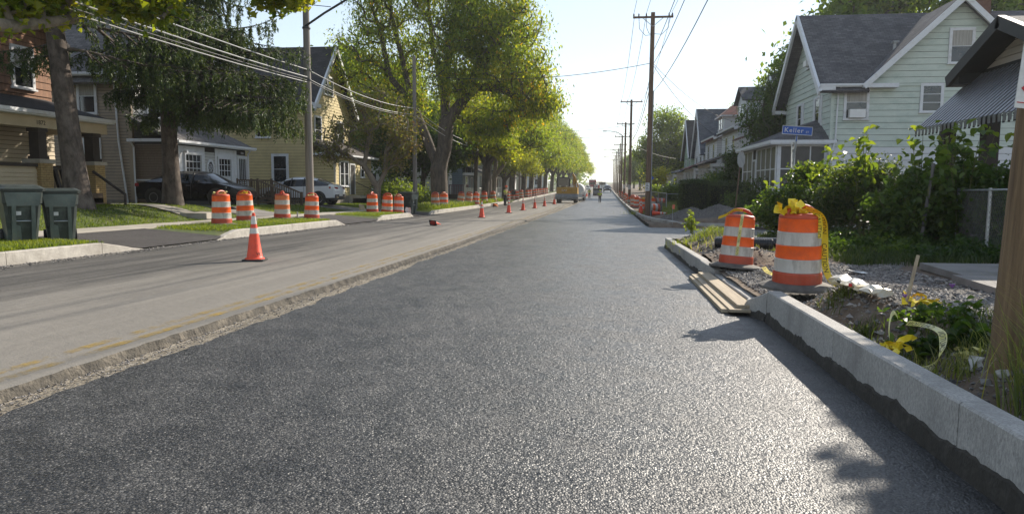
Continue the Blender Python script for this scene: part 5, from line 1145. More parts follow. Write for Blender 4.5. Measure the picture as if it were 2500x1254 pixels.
for (x, y, s, rz, lb_) in [(-19.5, 64, .85, 1, 'green tree filling the gap behind the rusty maple'), (-26, 88, 1.0, 2.2, 'green tree standing behind the white clapboard house'), (-24, 105, 1.05, .3, 'green tree above the dark blue-grey house'), (-24, 128, 1.0, 4, 'shadowy tree behind the shaded brown brick house'), (-22, 160, 1.1, 5, 'far green mass of tree behind the left row'),
                         (22.5, 67, 1.45, .6, 'tall tree showing over the mint house ridge'), (30, 62, 1.4, 1.9, 'tall tree over the right end of the mint house roof'), (20, 84, .95, 3, 'green tree top behind the red roof'), (19, 104, .85, 4.2, 'tree behind the pale green house')]:
    c = copy_tree(bgp); c.location = (x, y, gz(x, y)); c.scale = (s, s, s); c.rotation_euler = (0, 0, rz); c['label'] = lb_
# big round tree on the right beyond the green house, and more down the street
rt = tree('round_tree', 'big round light-green tree beyond the pale green house on the right', (9.5, 116, float(P(116))+.2), [[(0, 0, -.3), (0, 0, 3), (.2, 0, 7)]], [(0, 0, 9, 4.2, 4, 3.4, 1.2), (-2.8, 0, 7, 2.6, 2.6, 2.8, 1), (3, 0, 7.5, 3, 3, 3, 1), (0, 0, 12, 3, 3, 2.2, .8), (-1.8, 0, 4.6, 2.2, 2, 1.6, .6), (3, 0, 4.6, 2.6, 2, 1.8, .6)], 480, 54, .6, .36, M['lf_green'], M['bark'], .4, seed=61, tint=noise_tint(.62, .25), droop=.5, asp=.6, group='trees far down the right side')
for (x, y, s, rz, lb_) in [(15, 128, .9, 2, 'tree right of the big round tree, above the green roof'), (9, 142, .62, 1, 'low dark tree at the foot of the round tree'), (8.5, 180, .75, 3, 'distant tree behind the far poles on the right'), (9, 230, .9, 4, 'more distant tree at the right of the vanishing street'), (9, 300, 1.0, 5, 'farthest tree on the right where the street ends'), (-13, 300, 1.1, 1.5, 'farthest tree on the left where the street ends')]:
    c = copy_tree(rt); c.location = (x, y, float(P(y))+.1); c.scale = (s, s, s*.95); c.rotation_euler = (0, 0, rz); c['label'] = lb_
tree('leafy_tree', 'leafy dark tree leaning over the brown brick house beside the mint house', (11.4, 50.2, gz(11.4, 50.2)), [[(0, 0, -.3), (-.1, 0, 2), (-.2, 0, 4.5)]], [(-.6, 0, 6.4, 1.7, 1.9, 1.7, 1), (.6, 0, 8.4, 1.6, 1.7, 1.7, 1), (-.8, -.2, 4.8, 1.2, 1.5, 1.2, .7), (.5, 0, 5.2, 1.5, 1.6, 1.6, .8), (.9, 0, 10.0, .9, 1, .9, .3)], 260, 48, .38, .24, M['lf_dark'], M['bark'], .16, seed=71, tint=noise_tint(.5, .25), droop=.6, asp=.5)
hz = float(P(150))
# far wood that closes the horizon
rs_ = np.random.RandomState(77); C = []
for k in range(900):
    a = rs_.uniform(-1, 1); x = a*420; y = 430+abs(a)*60+rs_.rand()*60
    if abs(x+0) < 14: continue
    C.append((x, y, float(P(min(y, 600)))+rs_.rand()**.7*9))
V, F, r = leaves_mesh(rs_, np.array(C), 26, 3.2, 2.2, np.full(len(C), .5), .3, .7)
tag(ob('far_wood', fast_mesh('far_wood', V, F, {'rnd': r}), M['lf_green']), 'hazy distant treeline closing the horizon beyond the street', 'wood', kind='stuff')

# ---- spruces ---------------------------------------------------------------
def spruce(label, loc, H, R_, lean, z0, r_base, seed, lo_gap=None, extra=(), dens=1.0, bare=0):
    rs = np.random.RandomState(seed); t = thing('spruce_tree', label, 'tree', loc)
    tp = [np.array([lean[0]*s**1.15, lean[1]*s**1.15, s*H-.3]) for s in np.linspace(0, 1, 26)]
    N = list(tp); Pn = [-1]+list(range(25)); rad = [r_base*(1+.45*math.exp(-max(0, p[2])/.35))*(1-.92*max(0, p[2])/H) for p in tp]
    segs_leaf = []
    def branch(z, az, L, rise, sag):
        s = min(.999, z/H); base = np.array([lean[0]*s**1.15, lean[1]*s**1.15, z]); k = int(np.argmin([abs(p[2]-z) for p in tp])); last = k
        d = np.array([math.cos(az), math.sin(az), 0]); side = np.array([-d[1], d[0], 0]); n = max(4, int(L/.35)); curve = rs.uniform(-.25, .25)
        for q in range(1, n+1):
            u = q/n; p = base+d*(L*u)+side*curve*L*u*u+np.array([0, 0, rise*L*u-sag*L*u*u+.16*L*u**4])
            N.append(p); Pn.append(last); last = len(N)-1; rad.append(.045*(L/4)**.8*(1-u)+.007)
            if u > bare:
                m = 3 if u < .9 else 2
                for _ in range(m):
                    sg = rs.choice([-1, 1]); tw = (.25+.75*(1-u))*L*.30*rs.uniform(.5, 1.1)+.18
                    e = p+side*sg*tw*rs.uniform(.5, .9)+d*tw*rs.uniform(.2, .6)+np.array([0, 0, -tw*rs.uniform(.15, .5)])
                    N.append(e); Pn.append(last); rad.append(.006); segs_leaf.append((p, e))
                    for _2 in range(4):
                        f = p+(e-p)*rs.uniform(.3, 1); g = f+np.array([rs.randn()*.05, rs.randn()*.05, -rs.uniform(.18, .62)]); segs_leaf.append((f, g))
                segs_leaf.append((N[Pn[last]], p))
    z = z0
    while z < H*.97:
        for _ in range(rs.randint(3, 5)):
            az = rs.rand()*6.28; L = R_*(1-(z/H))**.75*rs.uniform(.6, 1.05)*(1 if math.cos(az) > -.2 else lo_gap or 1); branch(z+rs.rand()*.3, az, max(.4, L), .18, .42)
        z += .42/dens
    for (z, az, L, rise, sag) in extra: branch(z, az, L, rise, sag)
    N = np.array(N); Pn = np.array(Pn); rad = np.array(rad)
    ids = np.array([i for i in range(len(N)) if Pn[i] >= 0]); A = N[Pn[ids]]; B = N[ids]; ra = np.where(Pn[ids] < 26, np.where(ids < 26, rad[Pn[ids]], rad[ids]), rad[Pn[ids]]); rb = rad[ids]
    ns = 9; T = B-A; T = T/(np.linalg.norm(T, axis=1, keepdims=True)+1e-9); ref = np.where(np.abs(T[:, 2:3]) < .9, np.array([[0, 0, 1.]]), np.array([[1., 0, 0]]))
    a = np.cross(T, ref); a /= np.linalg.norm(a, axis=1, keepdims=True)+1e-9; b = np.cross(a, T); an = np.linspace(0, 2*np.pi, ns, endpoint=False)
    ring = a[:, None]*np.cos(an)[None, :, None]+b[:, None]*np.sin(an)[None, :, None]
    V = np.concatenate([A[:, None]+ring*ra[:, None, None], B[:, None]+ring*rb[:, None, None]], 1).reshape(-1, 3); bs = (np.arange(len(ids))*2*ns)[:, None]; k = np.arange(ns)
    F = np.stack([bs+k, bs+(k+1) % ns, bs+ns+(k+1) % ns, bs+ns+k], -1).reshape(-1, 4)
    ob('trunk', fast_mesh('trunk', V, F, smooth=True), M['sprucebark'], t)
    # needle sprays along the twigs
    S = np.array(segs_leaf); per = 15; n = len(S)*per; s0 = np.repeat(S[:, 0], per, 0); s1 = np.repeat(S[:, 1], per, 0); u = rs.rand(n, 1); p = s0+(s1-s0)*u
    dr = (s1-s0)/(np.linalg.norm(s1-s0, axis=1, keepdims=True)+1e-9)
    d = dr*.7+rs.randn(n, 3)*.45+np.array([0, 0, -.22]); d /= np.linalg.norm(d, axis=1, keepdims=True)
    s = np.cross(d, rs.randn(n, 3)); s /= np.linalg.norm(s, axis=1, keepdims=True)+1e-9; L = .07+.09*rs.rand(n, 1); w = .019
    V = np.stack([p, p+d*L*.4+s*w, p+d*L, p+d*L*.4-s*w], 1).reshape(-1, 3); F = np.arange(n*4).reshape(n, 4)
    hgt = np.clip((.42+.2*rs.randn(n))+.12*(u[:, 0]-.4), 0, 1)
    ob('needles', fast_mesh('needles', V, F, {'rnd': np.repeat(hgt, 4)}), M['lf_spruce'], t)
    return t
s2x, s2y = -16.7, 25.8
spruce('large drooping spruce in front of the grey porch, beside the black car', (s2x, s2y, float(P(s2y))+.78), 17, 6.3, (-.5, .3), 3.5, .34, 5, lo_gap=.42,
       extra=[(4.2, -.05, 5.6, .12, .30), (3.6, -.25, 4.6, .05, .22), (4.8, .1, 5.2, .12, .3), (5.6, -.1, 5.4, .2, .3), (3.9, .35, 4.0, .05, .25), (6.4, 0, 5.0, .2, .3), (3.6, 2.9, 1.6, .0, .2), (4.1, -1.0, 3.2, .1, .3), (4.8, -.4, 4.8, .1, .3), (5.0, -.6, 4.6, .1, .3), (4.4, .2, 5.2, .08, .28), (5.3, .3, 5.0, .1, .3)], dens=1.5)
s1x, s1y = -16.3, 20.3
spruce('bare-trunked spruce leaning in front of the brown porch house', (s1x, s1y, float(P(s1y))+.86), 18, 4.6, (-2.2, .4), 7.2, .36, 9,
       extra=[(4.9, .55, 4.4, -.12, .10), (5.7, .5, 4.8, -.10, .12), (5.0, 3.0, 1.6, 0, .3), (6.2, .2, 4.2, 0, .25), (6.3, -.5, 3.5, 0, .3), (4.6, -2.8, 1.2, .1, .5)], dens=1.3, bare=.12)
# overhanging maple, its trunk just outside the left edge
ovx, ovy = -12.6, 9.2
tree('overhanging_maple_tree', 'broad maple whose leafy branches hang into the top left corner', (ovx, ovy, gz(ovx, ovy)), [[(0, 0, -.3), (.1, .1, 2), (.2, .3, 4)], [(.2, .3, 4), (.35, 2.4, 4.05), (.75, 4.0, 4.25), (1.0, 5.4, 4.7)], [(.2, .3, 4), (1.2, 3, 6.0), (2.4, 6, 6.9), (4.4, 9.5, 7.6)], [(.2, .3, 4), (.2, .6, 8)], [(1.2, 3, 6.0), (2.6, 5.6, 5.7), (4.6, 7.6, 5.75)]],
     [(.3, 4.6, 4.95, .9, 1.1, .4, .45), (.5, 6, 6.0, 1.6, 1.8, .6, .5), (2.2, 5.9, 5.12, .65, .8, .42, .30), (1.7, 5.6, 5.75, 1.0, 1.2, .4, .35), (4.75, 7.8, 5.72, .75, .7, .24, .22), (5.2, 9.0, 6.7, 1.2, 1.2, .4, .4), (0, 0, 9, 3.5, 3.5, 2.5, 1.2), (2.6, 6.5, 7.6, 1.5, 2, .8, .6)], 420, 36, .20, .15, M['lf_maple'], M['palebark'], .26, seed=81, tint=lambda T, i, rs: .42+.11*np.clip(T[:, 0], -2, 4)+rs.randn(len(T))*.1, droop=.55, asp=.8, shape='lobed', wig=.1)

# street tree whose trunk stands behind the near pole; its crown hangs above the frame and shades the kerb
tree('kerbside_tree', 'small tree behind the near pole whose lowest leaves hang into the top right', (6.75, 11.9, gz(6.75, 11.9)), [[(0, 0, -.3), (.02, 0, 2), (0, 0, 3.8)], [(0, 0, 3.8), (.9, -.2, 4.7)], [(0, 0, 3.8), (.7, .3, 5)]],
     [(1.45, -.3, 5.5, .85, .9, .5, 1), (1.0, -.7, 5.25, .55, .6, .35, .7), (2.4, .3, 6.0, .8, .8, .4, .8), (.35, .1, 4.75, .3, .35, .22, .05)], 260, 80, .2, .16, M['lf_maple'], M['bark'], .09, seed=91, tint=noise_tint(.55, .2), droop=.5, asp=.8, shape='lobed')
# ---- hedges, shrubs, weeds ---------------------------------------------------
def shrub(name, label, loc, lobes, n_t, per, spread, size, lm, seed, stems=5, cat='shrub', asp=.6, shape='quad', droop=.3, tint=None, group=None, r=.035, flat=.8):
    rs = np.random.RandomState(seed); cx = np.mean([l[0] for l in lobes]); cy = np.mean([l[1] for l in lobes])
    trunk = [[(cx, cy, -.1), (cx, cy, .12)]]
    for k in range(stems):
        l = lobes[k % len(lobes)]; trunk.append([(cx, cy, .1), (cx+(l[0]-cx)*.6+rs.randn()*.1, cy+(l[1]-cy)*.6+rs.randn()*.1, l[2]*.5), (l[0], l[1], l[2])])
    return tree(name, label, loc, trunk, lobes, n_t, per, spread, size, lm, M['thatch'] if r < .05 else M['bark'], r, seed=seed, tint=tint or noise_tint(.5, .3, 1.2), droop=droop, asp=asp, shape=shape, flare=1, cat=cat, wig=.08, group=group, crown='foliage', flat=flat)
def box_hedge(name, label, loc, sx, sy, sz, n, size, seed, cat='hedge', rnd_=.35):
    rs = np.random.RandomState(seed); t = thing(name, label, cat, loc)
    # leaf cards spread through the outer shell of a rounded box
    u = rs.rand(n, 3)*2-1; ax = rs.randint(0, 3, n); sg = np.where(rs.rand(n) < .5, -1, 1); u[np.arange(n), ax] = sg*(1-.25*rs.rand(n)**2)
    ln = np.linalg.norm(u, axis=1, keepdims=True); sup = (np.abs(u)**5).sum(1, keepdims=True)**.2; u = u/sup*np.maximum(.72, np.abs(u).max(1, keepdims=True))
    p = u*np.array([sx/2, sy/2, sz/2])+np.array([0, 0, sz/2]); p += .06*np.stack([fbm(p[:, 1]*2, p[:, 2]*2, 3), fbm(p[:, 0]*2, p[:, 2]*2, 4), fbm(p[:, 0]*2, p[:, 1]*2, 5)], -1)
    V, F, r = leaves_mesh(rs, p, 1, .03, size, .42+.2*fbm(p[:, 0]*1.5, p[:, 1]*1.5+p[:, 2], 6), .0, .6); ob('foliage', fast_mesh('foliage', V, F, {'rnd': r}), M['lf_hedge'], t)
    b = MB()
    for k in range(14):
        x, y = (rs.rand(2)-.5)*np.array([sx, sy])*.7; b.tube([(x, y, -.1), (x+rs.randn()*.1, y+rs.randn()*.1, sz*.5), (x+rs.randn()*.2, y+rs.randn()*.2, sz*.85)], [.03, .02, .01], 5)
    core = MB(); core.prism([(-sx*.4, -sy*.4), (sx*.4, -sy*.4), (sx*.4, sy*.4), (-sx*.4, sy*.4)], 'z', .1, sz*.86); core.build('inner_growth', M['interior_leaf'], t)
    b.build('stem', M['bark'], t); return t
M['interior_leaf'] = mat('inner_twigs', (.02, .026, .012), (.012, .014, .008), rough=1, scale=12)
box_hedge('clipped_bush', 'rounded clipped bush standing in front of the tall hedge', (5.2, 43.2, gz(5.2, 43.2)), 1.75, 1.7, 1.95, 9000, .085, 1, 'bush')
box_hedge('tall_hedge', 'long clipped hedge running back from the corner behind the round bush', (7.2, 46.5, gz(7.2, 46.5)), 4.6, 3.0, 1.75, 20000, .095, 2)
shrub('vine_shrub', 'loose dark shrub spilling over the hedge by the white porches', (8.9, 54, gz(8.9, 54)), [(0, 0, 1.4, 1.3, 1.3, 1.2, 1), (.5, 0, 2.7, 1.1, 1.1, 1.0, .8), (-.7, 0, 1.2, .9, 1.0, .9, .5), (.4, 0, 3.5, .7, .7, .6, .4)], 170, 40, .28, .2, M['lf_dark'], 3)
shrub('porch_shrub', 'dark shrub beside the stop sign post and mint porch', (8.0, 41, gz(8, 41)), [(0, 0, .9, 1.1, 1.1, .9, 1), (-.9, 0, .6, .8, .9, .6, .6), (.9, .2, 1.2, .8, .8, .8, .6)], 110, 40, .2, .14, M['lf_dark'], 4)
shrub('yard_shrub', 'low grey-green shrub under the dark tree beside the yellow house', (-14.8, 50, gz(-14.8, 50)), [(0, 0, 1.0, 1.4, 1.5, 1.0, 1), (-1.4, 1, 1.2, 1.2, 1.3, 1.1, .8), (1.2, 2, .9, 1.2, 1.3, .9, .8)], 140, 40, .25, .17, M['lf_green'], 5, tint=noise_tint(.7, .2))
shrub('corner_shrub', 'dark shrub at the corner of the yellow front room', (-16.9, 54.8, gz(-16.9, 54.8)), [(0, 0, 1.0, .9, .9, 1, 1)], 60, 40, .2, .15, M['lf_dark'], 6)
shrub('yellow_shrub', 'golden shrub far behind the wooden poles', (6.0, 92, gz(6, 92)), [(0, 0, 1.8, 1.4, 1.4, 1.5, 1), (1, 0, 3.2, 1, 1, .9, .6)], 80, 40, .3, .24, M['lf_yellow'], 7, tint=noise_tint(.85, .15))
shrub('green_shrub', 'round green shrub by the chain link fence beyond the poles', (5.6, 74, gz(5.6, 74)), [(0, 0, .9, 1.2, 1.2, .9, 1), (1.5, 0, 1.0, 1.1, 1.2, .9, .8)], 120, 40, .3, .22, M['lf_green'], 8, tint=noise_tint(.6, .25))
shrub('garden_bush', 'leafy light bush in front of the white porches beyond the hedge', (8.2, 60, gz(8.2, 60)), [(0, 0, 1.2, 1.2, 1.3, 1.1, 1), (.6, 0, 2.1, .9, 1, .8, .6)], 110, 40, .3, .2, M['lf_green'], 9, tint=noise_tint(.6, .25))
# overgrown thicket on the near right corner: separate bushes and saplings
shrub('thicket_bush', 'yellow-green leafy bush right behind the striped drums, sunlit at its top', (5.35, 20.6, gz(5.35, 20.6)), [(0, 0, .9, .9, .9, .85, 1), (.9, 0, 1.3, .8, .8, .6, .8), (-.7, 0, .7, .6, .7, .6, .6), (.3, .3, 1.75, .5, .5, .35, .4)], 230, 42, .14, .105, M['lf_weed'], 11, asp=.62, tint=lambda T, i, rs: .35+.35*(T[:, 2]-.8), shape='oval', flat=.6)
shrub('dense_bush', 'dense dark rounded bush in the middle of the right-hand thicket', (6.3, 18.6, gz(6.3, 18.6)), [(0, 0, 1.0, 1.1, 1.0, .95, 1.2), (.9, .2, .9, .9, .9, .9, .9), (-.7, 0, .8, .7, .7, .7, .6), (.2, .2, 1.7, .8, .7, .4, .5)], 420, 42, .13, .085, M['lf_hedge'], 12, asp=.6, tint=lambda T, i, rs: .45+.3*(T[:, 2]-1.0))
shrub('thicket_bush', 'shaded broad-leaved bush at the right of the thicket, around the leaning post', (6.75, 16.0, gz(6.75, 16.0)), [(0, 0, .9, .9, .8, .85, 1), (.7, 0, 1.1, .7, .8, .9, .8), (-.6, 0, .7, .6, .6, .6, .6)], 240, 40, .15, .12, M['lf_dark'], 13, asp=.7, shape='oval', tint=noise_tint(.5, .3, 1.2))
shrub('vine_bush', 'trailing vine mass covering the chain link beside the near pole', (7.6, 15.0, gz(7.6, 15)), [(0, 0, .8, .5, .6, .8, 1), (.3, 0, 1.4, .4, .5, .5, .6)], 120, 40, .12, .09, M['lf_weed'], 14, asp=.7, tint=noise_tint(.25, .2, 1.5))
def sapling(label, x, y, H, seed, n=7, leaf=.24, spread=1.0, lm='lf_weed', tb=.5):
    rs = np.random.RandomState(seed); t = thing('sapling', label, 'sapling', (x, y, gz(x, y)), 0, 'saplings standing up out of the thicket'); b = MB(); C = []; 
    for k in range(n):
        a = rs.rand()*6.28; r = rs.rand()*.5*spread; top = np.array([math.cos(a)*r*1.3, math.sin(a)*r*1.3, H*rs.uniform(.62, 1.0)]); mid = top*np.array([.45, .45, .55])
        b.tube([(math.cos(a)*.06, math.sin(a)*.06, -.1), tuple(mid), tuple(top)], [.018, .012, .005], 5)
        for q in range(9):
            s = .35+.65*q/8; p = mid*(1-s)*2*.5+top*s if s > .5 else mid; p = (1-s)**2*np.zeros(3)+2*s*(1-s)*mid+s*s*top; C.append(p+rs.randn(3)*.10)
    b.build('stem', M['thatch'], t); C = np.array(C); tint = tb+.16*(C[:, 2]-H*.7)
    V, F, r = leaves_mesh(rs, C, 4, .11, leaf, tint, .45, .62, 'oval', .7); ob('foliage', fast_mesh('foliage', V, F, {'rnd': r}), M[lm], t); return t
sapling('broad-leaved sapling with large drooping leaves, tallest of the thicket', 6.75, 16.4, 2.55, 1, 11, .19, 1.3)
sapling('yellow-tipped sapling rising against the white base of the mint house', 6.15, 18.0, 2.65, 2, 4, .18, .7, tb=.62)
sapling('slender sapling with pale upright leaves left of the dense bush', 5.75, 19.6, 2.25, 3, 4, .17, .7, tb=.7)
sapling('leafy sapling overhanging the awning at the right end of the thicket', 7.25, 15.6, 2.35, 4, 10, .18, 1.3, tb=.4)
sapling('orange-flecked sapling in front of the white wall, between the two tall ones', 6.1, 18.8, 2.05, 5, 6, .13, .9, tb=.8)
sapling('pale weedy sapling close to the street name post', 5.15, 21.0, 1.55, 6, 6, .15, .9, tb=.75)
def weed(label, x, y, H, n, leaf, seed, tb=.6, spread=.12, shape='oval', name='weed', dz=0):
    rs = np.random.RandomState(seed); t = thing(name, label, 'weed', (x, y, gz(x, y)+dz)); b = MB(); C = []
    for k in range(n):
        a = rs.rand()*6.28; top = np.array([math.cos(a)*spread*2*rs.rand(), math.sin(a)*spread*2*rs.rand(), H*rs.uniform(.55, 1)]); b.tube([(0, 0, -.05), tuple(top*.5+np.array([0, 0, .05])), tuple(top)], [.007, .005, .003], 4)
        for s in np.linspace(.4, 1, 5): C.append(top*s+rs.randn(3)*.03)
    b.build('stem', M['thatch'], t); V, F, r = leaves_mesh(rs, np.array(C), 4, .04, leaf, np.full(len(C), tb), .2, .65, shape); ob('foliage', fast_mesh('foliage', V, F, {'rnd': r}), M['lf_weed'], t); return t
weed('bright yellow-green weed sprouting at the kerb corner of the side street', 2.45, 20.4, .62, 9, .085, 31, .95)
weed('dock-like weed clump under the caution tape by the near kerb', 2.75, 6.3, .17, 6, .085, 32, .15, .13)
weed('dark rosette weed with broad leaves near the lost white scrap', 2.88, 5.85, .14, 6, .09, 33, .1, .12)
weed('small thistle weed with one purple flower beside the wooden stake', 2.85, 6.9, .30, 5, .07, 34, .4, .12)
weed('feathery weed with a purple bloom right of the stake', 3.0, 6.4, .30, 6, .065, 35, .35, .13)
for (x, y, z, par) in [(2.76, 6.9, .38, 0), (3.0, 6.55, .38, 1)]:
    rs = np.random.RandomState(50+par); b = MB()
    for k in range(16):
        a = k*2.4; b.tube([(x, y, gz(x, y)+z), (x+.022*math.cos(a), y+.022*math.sin(a), gz(x, y)+z+.03)], [.004, .002], 4)
    tag(b.build('thistle_flower', M['flower']), ['purple thistle flower nearest the wooden stake', 'purple thistle flower right of the stake towards the big pole'][par], 'flower')
# grass
def grass(name, label, n, pf, h, w, seed, zf, m='grass', tint=.45, bend=.5):
    rs = np.random.RandomState(seed); xy = pf(rs, n); x, y = xy[:, 0], xy[:, 1]; n = len(x); H = h*(.5+.8*rs.rand(n)); a = rs.rand(n)*6.28; bd = bend*H*(.3+rs.rand(n)); z = zf(x, y)-.01
    d = np.stack([np.cos(a), np.sin(a), np.zeros(n)], -1); s = np.stack([-np.sin(a), np.cos(a), np.zeros(n)], -1)*w*.5; p = np.stack([x, y, z], -1); up = np.array([0, 0, 1.])
    m1 = p+up*(H*.6)[:, None]+d*(bd*.35)[:, None]; tp = p+up*(H*.95)[:, None]+d*bd[:, None]
    V = np.stack([p-s, p+s, m1+s*.8, m1-s*.8, tp+s*.15, tp-s*.15], 1).reshape(-1, 3); b = (np.arange(n)*6)[:, None, None]; F = (b+np.array([[0, 1, 2, 3], [3, 2, 4, 5]])[None]).reshape(-1, 4)
    r = np.clip(tint+.3*fbm(x*.8, y*.8, 6)*.6+rs.randn(n)*.2, 0, 1)
    return tag(ob(name, fast_mesh(name, V, F, {'rnd': np.repeat(r, 6)}), M[m]), label, 'grass', kind='stuff')
def pf_verge(rs, n):
    y = 8+62*rs.rand(n*3)**1.6; x = -10.17-rs.rand(n*3)*2.1; ok = apron(y) < .12+.25*rs.rand(n*3); x, y = x[ok], y[ok]; return np.stack([x[:n], y[:n]], -1)
grass('verge_grass', 'short bright grass on the verge between left kerb and sidewalk', 95000, pf_verge, .085, .014, 1, hl, tint=.55)
def pf_yard(rs, n):
    y = 10+52*rs.rand(n*2)**1.3; x = -13.85-rs.rand(n*2)*5.0; ok = ~(((y > 26.8) & (y < 30.3)) | ((y > 37.7) & (y < 41.3)) | ((y > 23.3) & (y < 25))); return np.stack([x[ok][:n], y[ok][:n]], -1)
grass('yard_grass', 'lawn grass of the front yards behind the left sidewalk', 80000, pf_yard, .07, .016, 2, hl, tint=.45)
def pf_rverge(rs, n):
    x = 4.3+rs.rand(n)*5; y = 11.5+rs.rand(n)*9.8; ok = (y > 12.6+.3*np.sin(x*3)) ; return np.stack([x[ok], y[ok]], -1)
grass('rough_grass', 'rough dark grass along the foot of the right thicket', 26000, pf_rverge, .16, .014, 3, hr, 'roughgrass', tint=.35)
def pf_rfar(rs, n):
    x = 3.6+rs.rand(n)*8; y = 36+rs.rand(n)**1.4*45; return np.stack([x, y], -1)
grass('corner_grass', 'grass of the far corner lot by the clipped bush and fence', 30000, pf_rfar, .12, .02, 4, hr, tint=.55)
def pf_tuft(cx, cy, r):
    def f(rs, n): return np.stack([cx+rs.randn(n)*r, cy+rs.randn(n)*r], -1)
    return f
for i, (cx, cy, r, n, h, lb_, m, tn) in enumerate([(2.62, 4.35, .13, 420, .42, 'tall grass tuft at the foot of the near utility pole', 'drygrass', .25), (2.95, 4.6, .18, 420, .55, 'pale seeded grass tuft right of the near pole foot', 'drygrass', .7), (2.6, 8.1, .12, 170, .14, 'grass tuft on the trench lip beside the largest drum', 'roughgrass', .9), (2.5, 7.2, .08, 130, .16, 'grass tuft hanging over the trench by the torn sack', 'roughgrass', .8), (2.85, 6.4, .26, 600, .15, 'grass patch around the thistles by the near kerb', 'roughgrass', .6), (2.6, 5.6, .2, 260, .18, 'thin wiry grass on the trench lip by the tape loop', 'drygrass', .4), (2.7, 18.3, .45, 900, .16, 'scruffy grass on the mound behind the far kerb', 'grass', .6), (3.2, 16.6, .5, 800, .15, 'dry grass across the dug mound by the second drum', 'drygrass', .6), (2.4, 48, .5, 500, .3, 'grass around the foot of the first brown pole', 'grass', .6)]):
    grass('grass_tuft', lb_, n, pf_tuft(cx, cy, r), h, .008 if h > .3 else .009, 60+i, hr, m, tn, .7)
def pf_v2(rs, n):
    y = 42+rs.rand(n)*30; x = -10.3-rs.rand(n)*2; ok = apron(y) < .2; return np.stack([x[ok], y[ok]], -1)
grass('weedy_verge_grass', 'long weedy grass around the leaning drums on the left', 9000, pf_v2, .34, .035, 77, hl, tint=.6)

# low leafy ground cover along the foot of the thicket
rs_ = np.random.RandomState(91); n_ = 900; gx_ = 4.5+rs_.rand(n_)*3.4; gy_ = 12.9+rs_.rand(n_)*3.2+1.2*(gx_ < 5.4); gy_ += np.where(gx_ < 5.6, rs_.rand(n_)*3.5, 0)
V, F, r = leaves_mesh(rs_, np.stack([gx_, gy_, hr(gx_, gy_)+.04+.3*rs_.rand(n_)**2*(.4+.6*(fbm(gx_*1.5, gy_*1.5, 17) > 0))], -1), 12, .07, .075, .16+.25*fbm(gx_, gy_, 18), .2, .7, 'oval', .7)
tag(ob('ground_cover', fast_mesh('ground_cover', V, F, {'rnd': r}), M['lf_weed']), 'low leafy weeds spilling out from under the right thicket', 'weeds', kind='stuff')
for (x_, y_, s__) in [(-26, 30, 1)]: pass
c = copy_tree(bgp); c.location = (25, 72, gz(25, 72)); c.scale = (1.35, 1.35, 1.4); c.rotation_euler = (0, 0, 2.6); c['label'] = 'tree crown filling the sky between the two taller ones behind the mint house'
# ------------------------------------------------------------------ traffic drums
def make_drum(faded=False):
    t = thing('traffic_drum', 'drum', 'traffic drum'); ob_, wb, bd = (M['or_faded'] if faded else M['or_band']), M['wh_band'], M['drum_body']
    b = MB(); n = 8; b.lathe([(.47, .0), (.46, .03), (.40, .055), (.315, .075), (.0, .08)], 16, cap0=True); b.build('base', M['rubber'], t)
    MB().lathe([(.285, .05), (.300, .07), (.298, .19), (.290, .215), (.272, .215)], 32).build('lower_body', bd, t)
    for k, (z0, z1, r0, r1) in enumerate([(.215, .385, .286, .282), (.385, .555, .277, .273), (.555, .725, .268, .264), (.725, .895, .259, .255)]):
        MB().lathe([(r0-.012, z0-.004), (r0, z0+.004), (r0, z0+.02), (r1, z1-.014), (r1+.003, z1-.008), (r1-.006, z1)], 32).build('white_band' if k % 2 == 0 else 'orange_band', wb if k % 2 == 0 else ob_, t, smooth=True)
    MB().lathe([(.252, .89), (.256, .905), (.25, .925), (.225, .945), (.12, .955), (.0, .955)], 32).build('lid', bd, t, smooth=True)
    pts = [(.2*math.cos(a), 0, .93+.115*math.sin(a)) for a in np.linspace(.12, math.pi-.12, 11)]
    h = MB(); h.tube(pts, .030, 8); o = h.build('handle', bd, t, smooth=True); o.scale = (1, 1.5, 1)
    return t
def tape_wad(label, loc, seed, s=1.0, old=False):
    """crumpled ball of caution tape"""
    rs = np.random.RandomState(seed); t = thing('caution_tape', label, 'caution tape', loc); b = MB(); ink = MB()
    for k in range(14):
        a = rs.rand()*6.28; p = np.array([rs.randn()*.05, rs.randn()*.045, .015])*s; d = np.array([math.cos(a), math.sin(a), .3+.6*rs.rand()]); V = []; side = np.array([-math.sin(a), math.cos(a), .5*rs.randn()]); side /= np.linalg.norm(side)
        for q in range(8):
            w = .027*s; V += [tuple(p-side*w), tuple(p+side*w)]; d = d+rs.randn(3)*.7+np.array([0, 0, -.16*q]); d /= np.linalg.norm(d); side = side+rs.randn(3)*.3; side -= d*side.dot(d); side /= np.linalg.norm(side); p = p+d*.028*s; p[2] = max(p[2], .0)
        b.add(V, [(2*i, 2*i+1, 2*i+3, 2*i+2) for i in range(7)])
        if k % 2 == 0: i = 2; V = [np.array(v) for v in V]; n = np.cross(V[5]-V[4], V[6]-V[4]); n = n/(np.linalg.norm(n)+1e-9)*.003; ink.add([tuple(V[4]*.75+V[5]*.25+n), tuple(V[4]*.3+V[5]*.7+n), tuple(V[6]*.3+V[7]*.7+n), tuple(V[6]*.75+V[7]*.25+n)], [(0, 1, 2, 3)])
    b.build('tape_strip', M['tape_old'] if old else M['tape'], t, recalc=False); ink.build('printed_marks', M['ink'], t, recalc=False); return t
